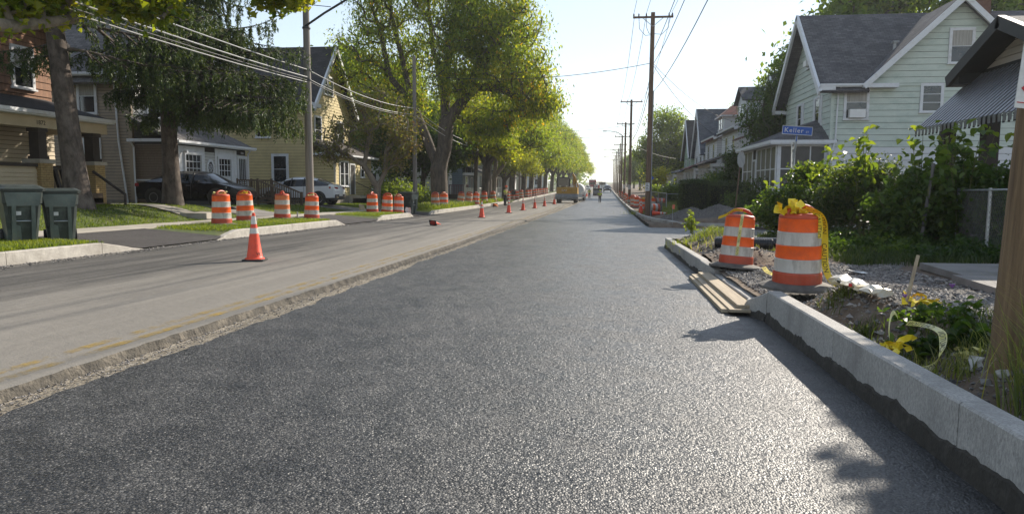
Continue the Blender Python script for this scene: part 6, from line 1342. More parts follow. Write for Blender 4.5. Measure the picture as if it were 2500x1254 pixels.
def tape_strip(label, pts, sides, w=.075, word='CAUTION', old=False, gap=.12, sag=None, start=.02, size=None):
    t = thing('caution_tape', label, 'caution tape', tuple(pts[0])); o = np.array(pts[0]); pts = np.array(pts, float)-o
    S = np.array(sides, float); S = S if S.ndim == 2 else np.tile(S, (len(pts), 1))
    # resample smoothly
    L = np.concatenate([[0], np.cumsum(np.linalg.norm(np.diff(pts, axis=0), axis=1))]); n = max(12, int(L[-1]/.03)); s = np.linspace(0, L[-1], n)
    def sm(A):
        R_ = np.stack([np.interp(s, L, A[:, k]) for k in range(3)], -1); kk = max(1, n//14)*2+1; ker = np.ones(kk)/kk
        return np.stack([np.convolve(np.pad(R_[:, k], kk//2, mode='edge'), ker, 'valid') for k in range(3)], -1)
    Pp = sm(pts); S = sm(S); S /= np.linalg.norm(S, axis=1, keepdims=True)+1e-9
    V = np.concatenate([Pp-S*w/2, Pp+S*w/2]); F = [(i, i+1, n+i+1, n+i) for i in range(n-1)]
    MB().add([tuple(v) for v in V], F).build('tape_strip', M['tape_old'] if old else M['tape'], t, recalc=False)
    T = np.gradient(Pp, axis=0); T /= np.linalg.norm(T, axis=1, keepdims=True)+1e-9; Nn = np.cross(T, S)
    size = size or w*.95; pos = start; VV = []; FF = []
    tm = text_mesh(word, size, 0, spacing=1.05); tv = np.array([v.co for v in tm.vertices]); tf = [tuple(p.vertices) for p in tm.polygons]; tw = tv[:, 0].max()
    while pos+tw*.3 < L[-1]:
        ss = pos+tv[:, 0]; ok = ss <= L[-1]; cc = np.clip(ss, 0, L[-1])
        def ev(A): return np.stack([np.interp(cc, s, A[:, k]) for k in range(3)], -1)
        yv = (tv[:, 1]-size*.36)[:, None]
        for sg in (1, -1):
            VV, FF = [], []
            X = ev(Pp)+ev(S)*yv+ev(Nn)*.004*sg; n0 = len(VV); VV += [tuple(v) for v in X]; FF += [tuple(n0+i for i in f) for f in tf if all(ok[i] for i in f)]
            if FF: MB().add(VV, FF).build('caution_lettering', M['ink'], t, recalc=False)
        pos += tw+gap
    bpy.data.meshes.remove(tm); return t
drumA = make_drum(); drumB = make_drum(True); dused = set()
def drum(label, x, y, z=None, tilt=(0, 0), rz=0, faded=False, s=1.0, group='orange and white drums along the kerbs', dz=0):
    pr = drumB if faded else drumA; k = 'B' if faded else 'A'; o = pr if k not in dused else copy_tree(pr); dused.add(k)
    z = (gz(x, y) if z is None else z)+dz; o.location = (x, y, z); o.rotation_euler = (tilt[0], tilt[1], rz); o.scale = (s, s, s); o['label'] = label; o['group'] = group; return o
# two large drums near the right kerb
D1 = drum('largest striped drum, nearest the camera on the right kerb', 2.46, 9.45, float(P(9.45))+.185, (R(1.5), R(-.3)), R(18))
D2 = drum('second large striped drum, tilted, at the dropped kerb on the right', 2.36, 13.2, float(P(13.2))+.06, (R(-2), R(4.5)), R(8))
# left row
LD = [(-11.6, 20.35, 0, 0, 80, 0, 'first drum of the left row, with rubber base on the dark apron'), (-12.1, 22.75, .01, -.02, 20, 0, 'second drum of the left row with yellow tape on its lid'), (-11.95, 25.2, .01, -.02, 130, 1, 'faded orange drum, third of the left row by the wooden stairs'), (-11.55, 26.95, .0, .03, 40, 0, 'drum standing in front of the tall street light pole'),
      (-11.55, 34.4, .0, -.01, 90, 0, 'drum under the rusty little maple'), (-11.25, 35.8, .03, .07, 10, 0, 'tilted drum, middle of the three beside the grey-green bin'), (-11.05, 37.2, .0, .06, 60, 0, 'drum touching the grey-green bin, last of its three'),
      (-10.85, 44.9, .03, -.02, 0, 1, 'weathered drum at the mouth of the second apron'), (-10.75, 46.8, .0, .02, 60, 0, 'drum with a taped lid right of the weathered one'), (-11.15, 54.2, .0, .12, 30, 1, 'leaning drum in the long grass, left one'), (-10.8, 55.6, .02, .14, 10, 1, 'leaning drum with a grubby face, beside the slim tree'), (-10.35, 56.6, .0, .08, 70, 0, 'drum just right of the slim tree trunk'), (-10.65, 62.5, .0, -.03, 20, 0, 'drum before the white vinyl gate'), (-10.6, 67.5, .05, -.10, 0, 1, 'pinkish tilted drum beside the worker in the orange hat'),
      (-10.7, 78, 0, 0, 0, 0, 'drum left of the taped pair beyond the worker'), (-10.6, 81.2, 0, .04, 0, 0, 'taped drum of the pair near the far green bin'), (-10.2, 82.2, 0, 0, 50, 0, 'right drum of the pair near the far green bin'), (-10.6, 90, 0, 0, 0, 1, 'faded drum by the slim grey pole farther down'), (-10.4, 95, .02, .03, 0, 0, 'drum topped with a white bag near the far worker'), (-10.3, 97.5, 0, 0, 0, 0, 'drum right of the one topped with a white bag'), (-10.4, 103, 0, 0, 0, 0, 'drum beside the dark bin behind the loader')]
for i in range(7): LD.append((-10.45, 107+i*3.4, 0, .02*(i % 3-1), 0, i % 2, ['first', 'second', 'third', 'fourth', 'fifth', 'sixth', 'seventh'][i]+' drum of the tight row running behind the loader'))
for (x, y, tx, ty, rz, fd, lb_) in LD: drum(lb_, x, y, None, (tx, ty), R(rz), bool(fd))
RD = [(2.75, 53.0, 'left drum of the taped pair beyond the first pole'), (3.25, 50.8, 'right drum of the taped pair beyond the first pole'), (2.75, 63, 'drum beside the second brown pole'), (2.6, 66, 'drum just past the second brown pole'), (2.75, 72, 'drum by the low barricade on the right'), (2.6, 82, 'drum in the far cluster before the reddish pole'), (2.8, 86, 'second drum in the far cluster by the reddish pole'), (2.6, 93, 'small far drum past the reddish pole'), (2.6, 101, 'tiny drum on the far right kerb'), (2.6, 110, 'tiny drum next to last on the far right kerb'), (2.6, 121, 'last tiny drum on the far right kerb')]
for i, (x, y, lb_) in enumerate(RD): drum(lb_, x, y, None, (.03*((i % 3)-1), .02*((i % 2)*2-1)), R(i*37), i % 4 == 3)
o = drum('orange drum lying on its side behind the first brown pole', 3.55, 47.6, gz(3.55, 47.6)+.28, (0, R(88)), R(200))
o = drum('drum lying on its side by the chain link gate', 4.6, 68, gz(4.6, 68)+.28, (0, R(90)), R(5))
# tape on the drums
tape_wad('yellow tape bunched on the lid of the largest drum', (2.37, 9.40, D1.location.z+.95), 4, 1.7)
dz1 = D1.location.z; dx1, dy1 = 2.46, 9.45
tape_strip('yellow tape with CAUTION lettering trailing from the largest drum to the ground', [(dx1+.02, dy1-.10, dz1+1.02), (dx1+.17, dy1-.16, dz1+1.0), (dx1+.262, dy1-.14, dz1+.88), (dx1+.285, dy1-.12, dz1+.6), (dx1+.30, dy1-.12, dz1+.3), (dx1+.36, dy1-.18, dz1+.1), (dx1+.52, dy1-.30, dz1+.015)], [(0, -.8, .5), (.45, -.8, .1), (.75, -.65, 0), (.85, -.5, 0), (.85, -.5, 0), (.8, -.55, .1), (.7, -.6, .2)], w=.085, start=.12)
tape_strip('short flap of tape hanging down the right side of the largest drum', [(dx1+.05, dy1-.17, dz1+1.0), (dx1+.16, dy1-.22, dz1+.95), (dx1+.185, dy1-.225, dz1+.8), (dx1+.18, dy1-.225, dz1+.64)], [(0, -1, .2), (.7, -.7, .1), (.78, -.6, 0), (.85, -.5, 0)], w=.09, start=.1)
dz2 = D2.location.z; q = .04
tape_strip('strip of CAUTION tape hanging down the front of the second drum', [(2.43, 13.05, dz2+.97), (2.40, 12.935, dz2+.90), (2.375, 12.925, dz2+.72), (2.35, 12.915, dz2+.5), (2.325, 12.905, dz2+.24)], [(1, 0, 0)]*5, w=.05, start=.05, gap=.08, old=True)
tape_strip('yellow tape streaming left off the lid of the second drum', [(2.44, 13.1, dz2+1.03), (2.28, 13.0, dz2+1.05), (2.12, 12.95, dz2+.95), (1.98, 12.92, dz2+.90)], [(0, -.7, .7)]*4, w=.07)
tape_strip('yellow tape lying on the gravel between the two large drums', [(2.72, 12.6, float(P(12.6))+.14), (2.66, 12.0, float(P(12))+.11), (2.72, 11.2, float(P(11.2))+.10), (2.8, 10.4, float(P(10.4))+.11)], [(1, 0, .25)]*4, w=.075)
for i, (dx, dy, lb_) in enumerate([(-11.6, 20.35, 'faded tape on the lid of the first left drum'), (-12.1, 22.75, 'yellow tape heaped on the second left drum'), (-11.55, 26.95, 'yellow tape on the drum by the street light pole'), (-11.05, 37.2, 'yellow tape on the drum beside the grey-green bin'), (-10.75, 46.8, 'tape on the drum right of the weathered one'), (-10.4, 95, 'white bag and tape heaped on a far drum'), (3.25, 50.8, 'tape hanging from the right drum beyond the first pole'), (2.75, 53.0, 'tape draped from the left drum beyond the first pole')]):
    tape_wad(lb_, (dx, dy, gz(dx, dy)+.95), 20+i, 1.05, old=(i in (0, 2, 3, 4, 5)))
# loop of tape on the trench lip
zt = lambda x, y: gz(x, y)
tape_strip('dirty caution tape looped over the weeds beside the near kerb', [(2.52, 6.4, -1.12), (2.40, 6.2, -1.0), (2.27, 5.95, -1.06), (2.17, 5.65, -1.2), (2.2, 5.45, -1.3), (2.3, 5.32, -1.34), (2.40, 5.36, -1.26), (2.5, 5.5, -1.1), (2.56, 5.75, -1.06), (2.42, 6.05, -1.08)], [(.1, .7, .7), (.1, .8, .5), (.2, .9, .3), (.2, .9, .4), (.1, .5, .8), (.0, .3, 1), (.1, .1, 1), (.9, -.2, .3), (.8, -.5, .3), (.2, -.5, .8)], w=.055, old=True, start=.75, size=.06)
tape_wad('crumpled yellow tape scrap on the trench lip', (2.2, 5.62, -1.22), 41, .9)
tape_wad('yellow tape scrap half buried beyond the wooden stake', (3.1, 7.35, gz(3.1, 7.35)+.02), 42, 1.2)
tape_wad('small torn yellow scrap near the foot of the big pole', (2.72, 5.6, gz(2.72, 5.6)+.05), 43, .6, old=True)

# ------------------------------------------------------------------ cones
def make_cone():
    t = thing('traffic_cone', 'cone', 'traffic cone'); c = M['cone']
    MB().prism([(-.2, -.17), (-.17, -.2), (.17, -.2), (.2, -.17), (.2, .17), (.17, .2), (-.17, .2), (-.2, .17)], 'z', 0, .035).build('base', M['rubber_black'], t, bevel=.008)
    rr = lambda z: .150-.125*(z-.035)/.88
    MB().lathe([(.185, .03), (.18, .05), (.155, .062), (rr(.08), .08), (rr(.5), .5), (rr(.66), .66), (rr(.86), .86), (rr(.905), .905), (.012, .915), (.02, .90), (rr(.5)-.01, .5)], 24).build('body', c, t, smooth=True)
    for z0, z1 in ((.52, .625), (.70, .85)): MB().lathe([(rr(z0)+.0035, z0), (rr(z1)+.0035, z1)], 24).build('reflective_collar', M['wh_band'], t, smooth=True)
    return t
cone0 = make_cone(); first = [True]
def cone(label, x, y, z=None, s=1.0, rot=(0, 0, 0)):
    o = cone0 if first[0] else copy_tree(cone0); first[0] = False; o.location = (x, y, float(zl(x, y))+.002 if z is None else z); o.rotation_euler = rot; o.scale = (s, s, s); o['label'] = label; o['group'] = 'orange traffic cones'; return o
c1 = cone('large orange cone standing alone on the old lane, nearest the camera', -6.62, 12.75, s=1.0, rot=(0, 0, R(12)))
tm = text_mesh('W.', .085, 0); tv = [(v.co.x, v.co.y) for v in tm.vertices]; tf = [tuple(p.vertices) for p in tm.polygons]; bpy.data.meshes.remove(tm)
def on_cone(u, v): z = .11+v; r = .150-.125*(z-.035)/.88+.003; a = R(-62)+u/.14; return (r*math.cos(a), r*math.sin(a), z)
MB().add([on_cone(*p) for p in tv], tf).build('marker_initials', M['ink'], c1, recalc=False)
for i, (x, y, lb_) in enumerate([(-6.55, 37.6, 'second cone of the line, past the fallen red one'), (-6.25, 46.2, 'third cone of the line down the old lane'), (-6.0, 52.2, 'fourth cone of the line down the old lane'), (-5.7, 58, 'dull fifth cone of the line down the old lane'), (-5.45, 64.5, 'bright sixth cone of the line'), (-5.1, 72, 'last cone of the line, just left of the yellow loader'), (-3.4, 116, 'left of the tiny far cones past the white truck'), (-3.2, 118, 'middle of the tiny far cones past the white truck'), (-3.05, 120.5, 'right of the tiny far cones past the white truck')]): cone(lb_, x, y, rot=(0, 0, R(i*23)))
cone('orange cone standing in front of the taped drums on the far right kerb', 2.35, 47.6, gz(2.35, 47.6)+.05)
cone('orange cone lying on its side at the foot of the first brown pole', 2.85, 44.2, gz(2.85, 44.2)+.16, rot=(0, R(88), R(-12)))
# crushed fallen cone on the road (squashed base up) and one near the flagger
def fallen(label, x, y, s, rz, m):
    t = thing('fallen_cone', label, 'traffic cone', (x, y, float(zl(x, y))+.005), rz); b = MB()
    b.hexa([(-.03, -.2, .0), (.0, -.2, .0), (.02, .2, .02), (-.01, .2, .02), (-.10, -.18, .34), (-.07, -.18, .35), (-.04, .22, .38), (-.07, .22, .37)]).build('base', M['rubber_black'], t)
    n = 12; V = []
    for q, (xx, r, zc) in enumerate([(.0, .15, .18), (.18, .12, .15), (.36, .09, .11), (.5, .06, .08), (.62, .035, .05)]):
        for k in range(n): a = 2*math.pi*k/n; V.append((xx-.03*math.sin(a), r*1.15*math.cos(a), max(.005, zc+r*math.sin(a)*(.9 if q < 2 else .7))))
    MB().add(V, [(q*n+k, q*n+(k+1) % n, (q+1)*n+(k+1) % n, (q+1)*n+k) for q in range(4) for k in range(n)]+[tuple(4*n+k for k in range(n))]).build('body', m, t, smooth=True)
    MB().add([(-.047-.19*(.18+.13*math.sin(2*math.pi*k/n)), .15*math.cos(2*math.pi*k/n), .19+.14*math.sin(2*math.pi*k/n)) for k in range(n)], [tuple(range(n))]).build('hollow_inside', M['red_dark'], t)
    t.scale = (s, s, s*.72); return t
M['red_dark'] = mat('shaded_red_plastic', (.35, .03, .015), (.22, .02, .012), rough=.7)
fallen('crushed red cone fallen on its side in the old lane, crumpled low', -6.75, 27.6, .85, R(72), M['cone'])
fallen('fallen pale orange cone on the pavement near the worker in the orange hat', -9.3, 60, 1.1, R(-60), M['or_faded'])

# ------------------------------------------------------------------ wheelie bins
def make_bin():
    t = thing('wheelie_bin', 'bin', 'bin')
    # local: front faces -y... front towards the road (+x side is front)
    def ring(z, hx, hy, c=.05): return [(hx-c, -hy, z), (hx, -hy+c, z), (hx, hy-c, z), (hx-c, hy, z), (-hx+c, hy, z), (-hx, hy-c, z), (-hx, -hy+c, z), (-hx+c, -hy, z)]
    V = []; prof = [(0, .25, .22), (.05, .26, .23), (.72, .335, .295), (.74, .35, .31), (.94, .365, .325), (.96, .375, .335)]
    for z, hx, hy in prof: V += ring(z, hx, hy)
    n = 8; F = [(i*n+k, i*n+(k+1) % n, (i+1)*n+(k+1) % n, (i+1)*n+k) for i in range(len(prof)-1) for k in range(n)]+[tuple(range(n))[::-1]]
    MB().add(V, F).build('body', M['bin'], t)
    V = ring(.965, .40, .36, .06)+ring(1.01, .41, .37, .06)+ring(1.06, .33, .29, .06); F = [(i*n+k, i*n+(k+1) % n, (i+1)*n+(k+1) % n, (i+1)*n+k) for i in range(2) for k in range(n)]+[tuple(range(n))[::-1], tuple(2*n+k for k in range(n))]
    MB().add(V, F).build('lid', M['bin_lid'], t)
    # front frame (raised) and recess with grab bar, on the +x face
    def fx(z): return .262+(.335-.26)*(z-.05)/.67+.004
    def fp(y, z, d): return (fx(z)+d, y, z)
    b = MB()
    for (y0, y1, z0, z1) in [(-.185, -.12, .02, .72), (.12, .185, .02, .72)]: b.hexa([fp(y0, z0, -.01), fp(y1, z0, -.01), fp(y1, z1, -.01), fp(y0, z1, -.01), fp(y0, z0, .045), fp(y1, z0, .045), fp(y1, z1, .045), fp(y0, z1, .045)])
    b.hexa([fp(-.25, .70, -.01), fp(.25, .70, -.01), fp(.29, .95, -.01), fp(-.29, .95, -.01), fp(-.25, .70, .045), fp(.25, .70, .045), fp(.29, .95, .03), fp(-.29, .95, .03)])
    b.build('front_frame', M['bin_face'], t)
    MB().tube([fp(-.125, .42, .02), fp(.125, .42, .02)], .012, 6).build('grab_bar', M['galv'], t)
    MB().add([fp(-.115, .53, .006), fp(-.035, .53, .006), fp(-.035, .60, .006), fp(-.115, .60, .006)], [(0, 1, 2, 3)]).build('sticker', M['sticker'], t)
    MB().add([fp(-.118, .05, .005), fp(-.03, .05, .005), fp(-.05, .33, .005), fp(-.118, .36, .005)], [(0, 1, 2, 3)]).build('pale_patch', M['bin_face'], t)  # flat paler patch low in the front recess
    for s in (-1, 1):
        w = MB(); w.tube([(-.27, s*.23, .12), (-.27, s*.29, .12)], .12, 14); w.build('wheel', M['rubber_black'], t)
    MB().tube([(-.42, -.28, .98), (-.45, -.28, 1.0), (-.45, .28, 1.0), (-.42, .28, .98)], .018, 6).build('handle', M['bin'], t)
    return t
bin0 = make_bin(); bf = [True]
def wbin(label, x, y, rz, s=1.0, tilt=0, z=None):
    o = bin0 if bf[0] else copy_tree(bin0); bf[0] = False; o.location = (x, y, gz(x, y) if z is None else z); o.rotation_euler = (0, tilt, rz); o.scale = (s, s, s*1.02); o['label'] = label; o['group'] = 'dark green wheeled rubbish bins'
wbin('dark green bin cut by the left edge of the picture, lid tilted', -11.55, 12.75, R(-38), 1.05, R(2.5))
wbin('dark green bin second from the left, square to the road', -11.42, 13.65, R(-48), 1.04)
wbin('grey-green bin beside the three drums under the rusty maple', -10.85, 38.6, R(-20), 1.12)
wbin('far green bin by the taped drum pair down the left side', -10.9, 84, R(-10), 1.05)
wbin('dark far bin behind the loader on the left', -10.7, 100.5, R(0), 1.05)

# ------------------------------------------------------------------ cars
def make_car(name, label, paint, st, L, wb, wr, loc, rz, suv=False):
    """st: stations (x, z_low, z_belt, z_roof, half-width belt, half-width roof); x from rear (-) to front (+)"""
    t = thing(name, label, 'car', loc, rz)
    rows = lambda s: [(s[4]*.86, s[1]), (s[4]*.98, s[1]+.10), (s[4], (s[1]+s[2])*.5), (s[4]*.975, s[2]), (s[5]+(s[4]*.975-s[5])*.45, s[2]+(s[3]-s[2])*.42), (s[5]*1.02, s[3]-(s[3]-s[2])*.24), (s[5]*.6, s[3]), (0, s[3]+.012)]
    m = 8; V = []
    for s in st:
        for y, z in rows(s): V.append((s[0], -y, z))
        for y, z in rows(s)[:-1][::-1]: V.append((s[0], y, z))
    k = 2*m-1; Fb = []; Fs = []; Fw = []
    for i in range(len(st)-1):
        g0 = st[i][3]-st[i][2]; g1 = st[i+1][3]-st[i+1][2]
        for j in range(k-1):
            f = (i*k+j, (i+1)*k+j, (i+1)*k+j+1, i*k+j+1); jj = j if j < m-1 else k-2-j
            tall = min(g0, g1) > .2; slope = (max(g0, g1) > .2 and min(g0, g1) <= .2)
            if jj in (3, 4) and tall: Fs.append(f)
            elif slope and jj >= 3: Fw.append(f)
            else: Fb.append(f)
    Fb += [tuple(range(k)), tuple((len(st)-1)*k+j for j in range(k))[::-1]]
    for nm, F, mt, sc in (('body', Fb, paint, 1), ('side_window', Fs, M['carglass'], 1), ('windscreen', [f for f in Fw if V[f[0]][0] > 0], M['carglass'], 1), ('rear_window', [f for f in Fw if V[f[0]][0] <= 0], M['carglass'], 1)):
        used_ = sorted(set(i for f in F for i in f)); mp = {v: i for i, v in enumerate(used_)}
        o = MB().add([V[i] for i in used_], [tuple(mp[i] for i in f) for f in F]).build(nm, mt, t, smooth=True)
        if nm == 'body': o.data.set_sharp_from_angle(angle=R(28))
    hw = max(s[4] for s in st)
    # pillars, door seams, handles, mirrors
    for sgn in (-1, 1):
        for x in (st[0][0]+L*.40, st[0][0]+L*.56):
            pl = MB()
            s = [np.interp(x, [q[0] for q in st], [q[c] for q in st]) for c in range(6)]
            pl.hexa([(x-.03, sgn*s[4]*.98-.012, s[2]), (x+.03, sgn*s[4]*.98-.012, s[2]), (x+.03, sgn*s[4]*.98+.012, s[2]), (x-.03, sgn*s[4]*.98+.012, s[2]), (x-.05, sgn*s[5]-.012, s[3]-.05), (x+.01, sgn*s[5]-.012, s[3]-.05), (x+.01, sgn*s[5]+.018, s[3]-.05), (x-.05, sgn*s[5]+.018, s[3]-.05)])
            pl.build('pillar', M['mach_black'], t)
        for x in (st[0][0]+L*.36, st[0][0]+L*.535):
            s = [np.interp(x, [q[0] for q in st], [q[c] for q in st]) for c in range(6)]
            MB().tube([(x-.09, sgn*(s[4]*.985+.015), s[2]-.10), (x+.09, sgn*(s[4]*.985+.015), s[2]-.10)], .016, 6).build('handle', M['chrome'] if not suv else paint, t)
            MB().box(x+.10, x+.112, *sorted((sgn*(s[4]*.97), sgn*(s[4]*1.004))), s[1]+.1, s[2]-.02).build('door_seam', M['mach_black'], t)
        x = st[0][0]+L*.635; s = [np.interp(x, [q[0] for q in st], [q[c] for q in st]) for c in range(6)]
        MB().box(x-.08, x+.08, *sorted((sgn*(s[4]*.97), sgn*(s[4]+.17))), s[2]-.02, s[2]+.12).build('mirror', paint, t, bevel=.03)
        for xw in wb:
            w = MB(); w.lathe([(wr*.62, -.02), (wr*.9, -.02), (wr, .03), (wr, .17), (wr*.9, .21), (wr*.62, .21)], 22); o = w.build('wheel', M['rubber_black'], t); o.rotation_euler = (R(-90*sgn), 0, 0); o.location = (xw, sgn*(hw-.19), wr)
            rm = MB(); rm.lathe([(0, .17), (wr*.2, .185), (wr*.62, .20), (wr*.64, .16)], 22)
            for q in range(5): a = q*2*math.pi/5; rm.box(-.01, .01, 0, 0, 0, 0) if False else None
            rr_ = rm.build('rim', M['chrome'] if suv else M['mach_grey'], o)
            ar = MB(); n = 18; V2 = []
            for q in range(n+1): a = math.pi*q/n; V2 += [((wr+.015)*math.cos(a), 0, (wr+.015)*math.sin(a)), ((wr+.075)*math.cos(a), 0, (wr+.075)*math.sin(a))]
            ar.add(V2, [(2*q, 2*q+1, 2*q+3, 2*q+2) for q in range(n)]); oa = ar.build('wheel_arch', M['mach_black'], t); oa.location = (xw, sgn*(hw+.012), wr)
            ad = MB(); ad.add([((wr+.05)*math.cos(2*math.pi*q/20), 0, (wr+.05)*math.sin(2*math.pi*q/20)) for q in range(20)], [tuple(range(20))]); oo = ad.build('wheel_well', M['mach_black'], t); oo.location = (xw, sgn*(hw+.006), wr)
    return t
# black saloon nose to the street (+x)
sed = [(-2.35, .42, .80, .84, .70, .62), (-2.25, .28, .92, .97, .84, .70), (-1.75, .24, .98, 1.06, .90, .66), (-1.05, .22, .97, 1.36, .915, .62), (-.35, .20, .955, 1.445, .92, .60), (.3, .20, .94, 1.43, .92, .60), (.75, .20, .93, 1.33, .92, .60), (1.42, .22, .92, .955, .91, .66), (1.95, .24, .82, .85, .88, .64), (2.25, .26, .70, .73, .78, .58), (2.38, .34, .58, .60, .62, .5)]
cx_, cy_ = -17.35, 28.55
car1 = make_car('black_car', 'black saloon parked nose to the street behind the large spruce', M['carblack'], sed, 4.7, (-1.4, 1.4), .335, (cx_, cy_, gz(cx_, cy_)+.04), 0)
for s in (-1, 1):
    MB().hexa([(1.85, s*.60-.1, .62), (2.2, s*.62-.1, .60), (2.2, s*.72, .60), (1.85, s*.86, .62), (1.80, s*.60-.1, .80), (2.12, s*.6-.1, .74), (2.12, s*.78, .74), (1.8, s*.885, .80)]).build('headlight', M['headlight'], car1)
    MB().box(-2.3, -2.1, *sorted((s*.55, s*.85)), .78, .93).build('taillight', M['taillight'], car1, bevel=.03)
MB().box(2.2, 2.36, -.35, .35, .36, .62).build('grille', M['mach_black'], car1)
suv = [(-2.35, .50, .86, .90, .78, .66), (-2.28, .36, 1.04, 1.09, .90, .70), (-1.95, .33, 1.10, 1.20, .94, .68), (-1.2, .30, 1.08, 1.50, .95, .63), (-.4, .28, 1.06, 1.60, .95, .62), (.3, .28, 1.04, 1.58, .95, .62), (.75, .28, 1.03, 1.46, .95, .62), (1.4, .30, 1.02, 1.06, .94, .68), (1.95, .32, .94, .97, .91, .66), (2.25, .34, .82, .85, .82, .6), (2.36, .42, .66, .68, .68, .5)]
wx, wy = -17.55, 39.6
car2 = make_car('white_car', 'white sloping-roofed crossover parked tail to the street behind the light pole', M['carwhite'], suv, 4.7, (-1.42, 1.42), .37, (wx, wy, gz(wx, wy)+.04), R(180), suv=True)
for s in (-1, 1):
    MB().hexa([(-2.40, s*.42, .93), (-2.30, s*.80, .93), (-2.05, s*.955, .95), (-2.1, s*.9, .95), (-2.36, s*.42, 1.03), (-2.3, s*.80, 1.04), (-2.05, s*.95, 1.06), (-2.1, s*.9, 1.06)]).build('taillight', M['taillight'], car2)
    MB().box(-2.40, -2.3, *sorted((s*.40, s*.72)), .42, .52).build('exhaust_trim', M['chrome'], car2)
MB().box(-2.385, -2.33, -.78, .78, .38, .62).build('rear_bumper', M['mach_black'], car2, bevel=.02); MB().box(-2.395, -2.38, -.26, .26, .52, .64).build('number_plate', M['sign_white'], car2)
MB().box(-2.36, 2.2, -.955, .955, .30, .42).build('sill_cladding', M['mach_black'], car2)

# ------------------------------------------------------------------ plant in the road
def loader():
    x, y = -4.15, 78; z = float(zl(x, y)); t = thing('loader', 'yellow wheel loader with a wide bucket facing down the old lane', 'loader', (x, y, z), R(0))
    # seen from its bucket end (towards the camera, -y)
    MB().hexa([(-1.15, -.2, .95), (1.15, -.2, .95), (1.15, 3.6, .95), (-1.15, 3.6, .95), (-1.15, -.05, 1.75), (1.15, -.05, 1.75), (1.1, 3.6, 1.7), (-1.1, 3.6, 1.7)]).build('bodywork', M['mach_yellow'], t, bevel=.05)
    for (a, c) in ((-1.02, -.55), (-.45, .45), (.55, 1.02)): MB().box(a, c, -.19, -.15, 1.08, 1.62).build('panel', M['mach_yellow2'], t, bevel=.02)
    tm = text_mesh('CAT', .30, .004, 'CENTER'); o = ob('maker_lettering', tm, M['white'], t); o.rotation_euler = (R(90), 0, 0); o.location = (-.28, -.195, 1.30)
    MB().prism([(-.28-.09, 1.27), (-.28+.12, 1.27), (-.28+.02, 1.40)], 'y', -.194, -.19).build('badge', M['mach_black'], t)
    V = []; pr = [(-.55, .42), (-.75, .5), (-.72, .72), (-.35, 1.0), (-.22, 1.02), (-.3, .55)]
    MB().prism([(a, c) for a, c in pr], 'x', -1.25, 1.25).build('bucket', M['mach_grey'], t)
    for k in range(8): MB().box(-1.2+k*.32, -1.08+k*.32, -.86, -.7, .42, .5).build('bucket_tooth', M['mach_grey'], t)
    for s in (-1, 1):
        for yy in (.5, 2.8):
            w = MB(); w.lathe([(.0, -.18), (.35, -.2), (.58, -.2), (.66, -.12), (.66, .12), (.58, .2), (.35, .2), (.0, .18)], 20); o = w.build('wheel', M['rubber_black'], t); o.rotation_euler = (0, R(90), 0); o.location = (s*.92, yy, .66)
            rm = MB().lathe([(0, -.22), (.32, -.21)], 16).lathe([(0, .22), (.32, .21)], 16); rm.build('rim', M['mach_yellow'], o)
    MB().box(-1.1, .2, .9, 2.6, 1.72, 1.8).box(-1.1, .2, .9, 2.6, 2.72, 2.84).build('cab_floor_roof', M['mach_black'], t)
    for (a, c) in ((-1.08, .95), (.18, .95), (-1.08, 2.55), (.18, 2.55)): MB().box(a-.05, a+.05, c-.05, c+.05, 1.8, 2.72).build('cab_post', M['mach_black'], t)
    MB().box(-1.03, .13, .97, 1.0, 1.85, 2.7).build('cab_window', M['carglass'], t); MB().box(-.75, -.2, 1.5, 2.0, 1.8, 2.4).build('seat', M['mach_black'], t)
    MB().prism([(.62, 1.7), (.95, 1.7), (.82, 2.9), (.62, 3.25), (.46, 3.2), (.55, 2.8)], 'y', 1.6, 1.95).build('boom', M['mach_yellow'], t, bevel=.03)
    MB().prism([(.82, 2.95), (1.25, 1.75), (1.1, 1.7), (.66, 3.2)], 'y', 1.62, 1.92).build('dipper_arm', M['mach_yellow'], t, bevel=.03)
    MB().tube([(.72, 1.5, 1.75), (.95, 1.5, 2.6)], .05, 8).build('hydraulic_ram', M['chrome'], t)
    MB().box(.3, .5, 1.2, 1.5, 1.7, 2.15).build('white_jug', M['white'], t, bevel=.04)
    return t
M['mach_yellow2'] = mat('machine_panel_yellow', (.48, .26, .02), (.40, .21, .02), rough=.45)
loader()
def tank_truck():
    x, y = -3.5, 92; z = float(zl(x, y)); t = thing('tank_truck', 'white tank truck parked just past the loader, seen from behind', 'truck', (x, y, z))
    V = MB(); o = V.lathe([(0, 0), (.85, .02), (.98, .2), (1.0, 2.5), (.98, 4.6), (.8, 4.8), (0, 4.85)], 22).build('tank', M['white'], t, smooth=True); o.rotation_euler = (R(-90), 0, 0); o.location = (0, .2, 1.95)
    MB().box(-1.05, 1.05, .1, 7.5, .75, .98).build('chassis', M['mach_grey'], t); MB().box(-1.1, 1.1, 5.4, 7.4, .9, 2.6).build('cab', M['white'], t, bevel=.1)
    MB().box(-1.15, 1.15, -.1, .1, .55, 1.05).build('rear_bumper', M['trimwhite'], t)
    for s in (-1, 1):
        for yy in (1.3, 2.5, 6.2):
            o = MB().lathe([(0, -.15), (.3, -.17), (.5, -.15), (.52, .15), (.3, .17), (0, .15)], 16).build('wheel', M['rubber_black'], t); o.rotation_euler = (0, R(90), 0); o.location = (s*.9, yy, .52)
        MB().box(s*.85-.12, s*.85+.12, -.13, -.1, .8, .95).build('taillight', M['taillight'], t)
    tm = text_mesh('FE', .5, .003, 'CENTER'); o = ob('tank_lettering', tm, M['navy'], t); o.rotation_euler = (R(90), 0, 0); o.location = (-.1, .19, 1.75); t.scale = (.82, .8, .76)
tank_truck()
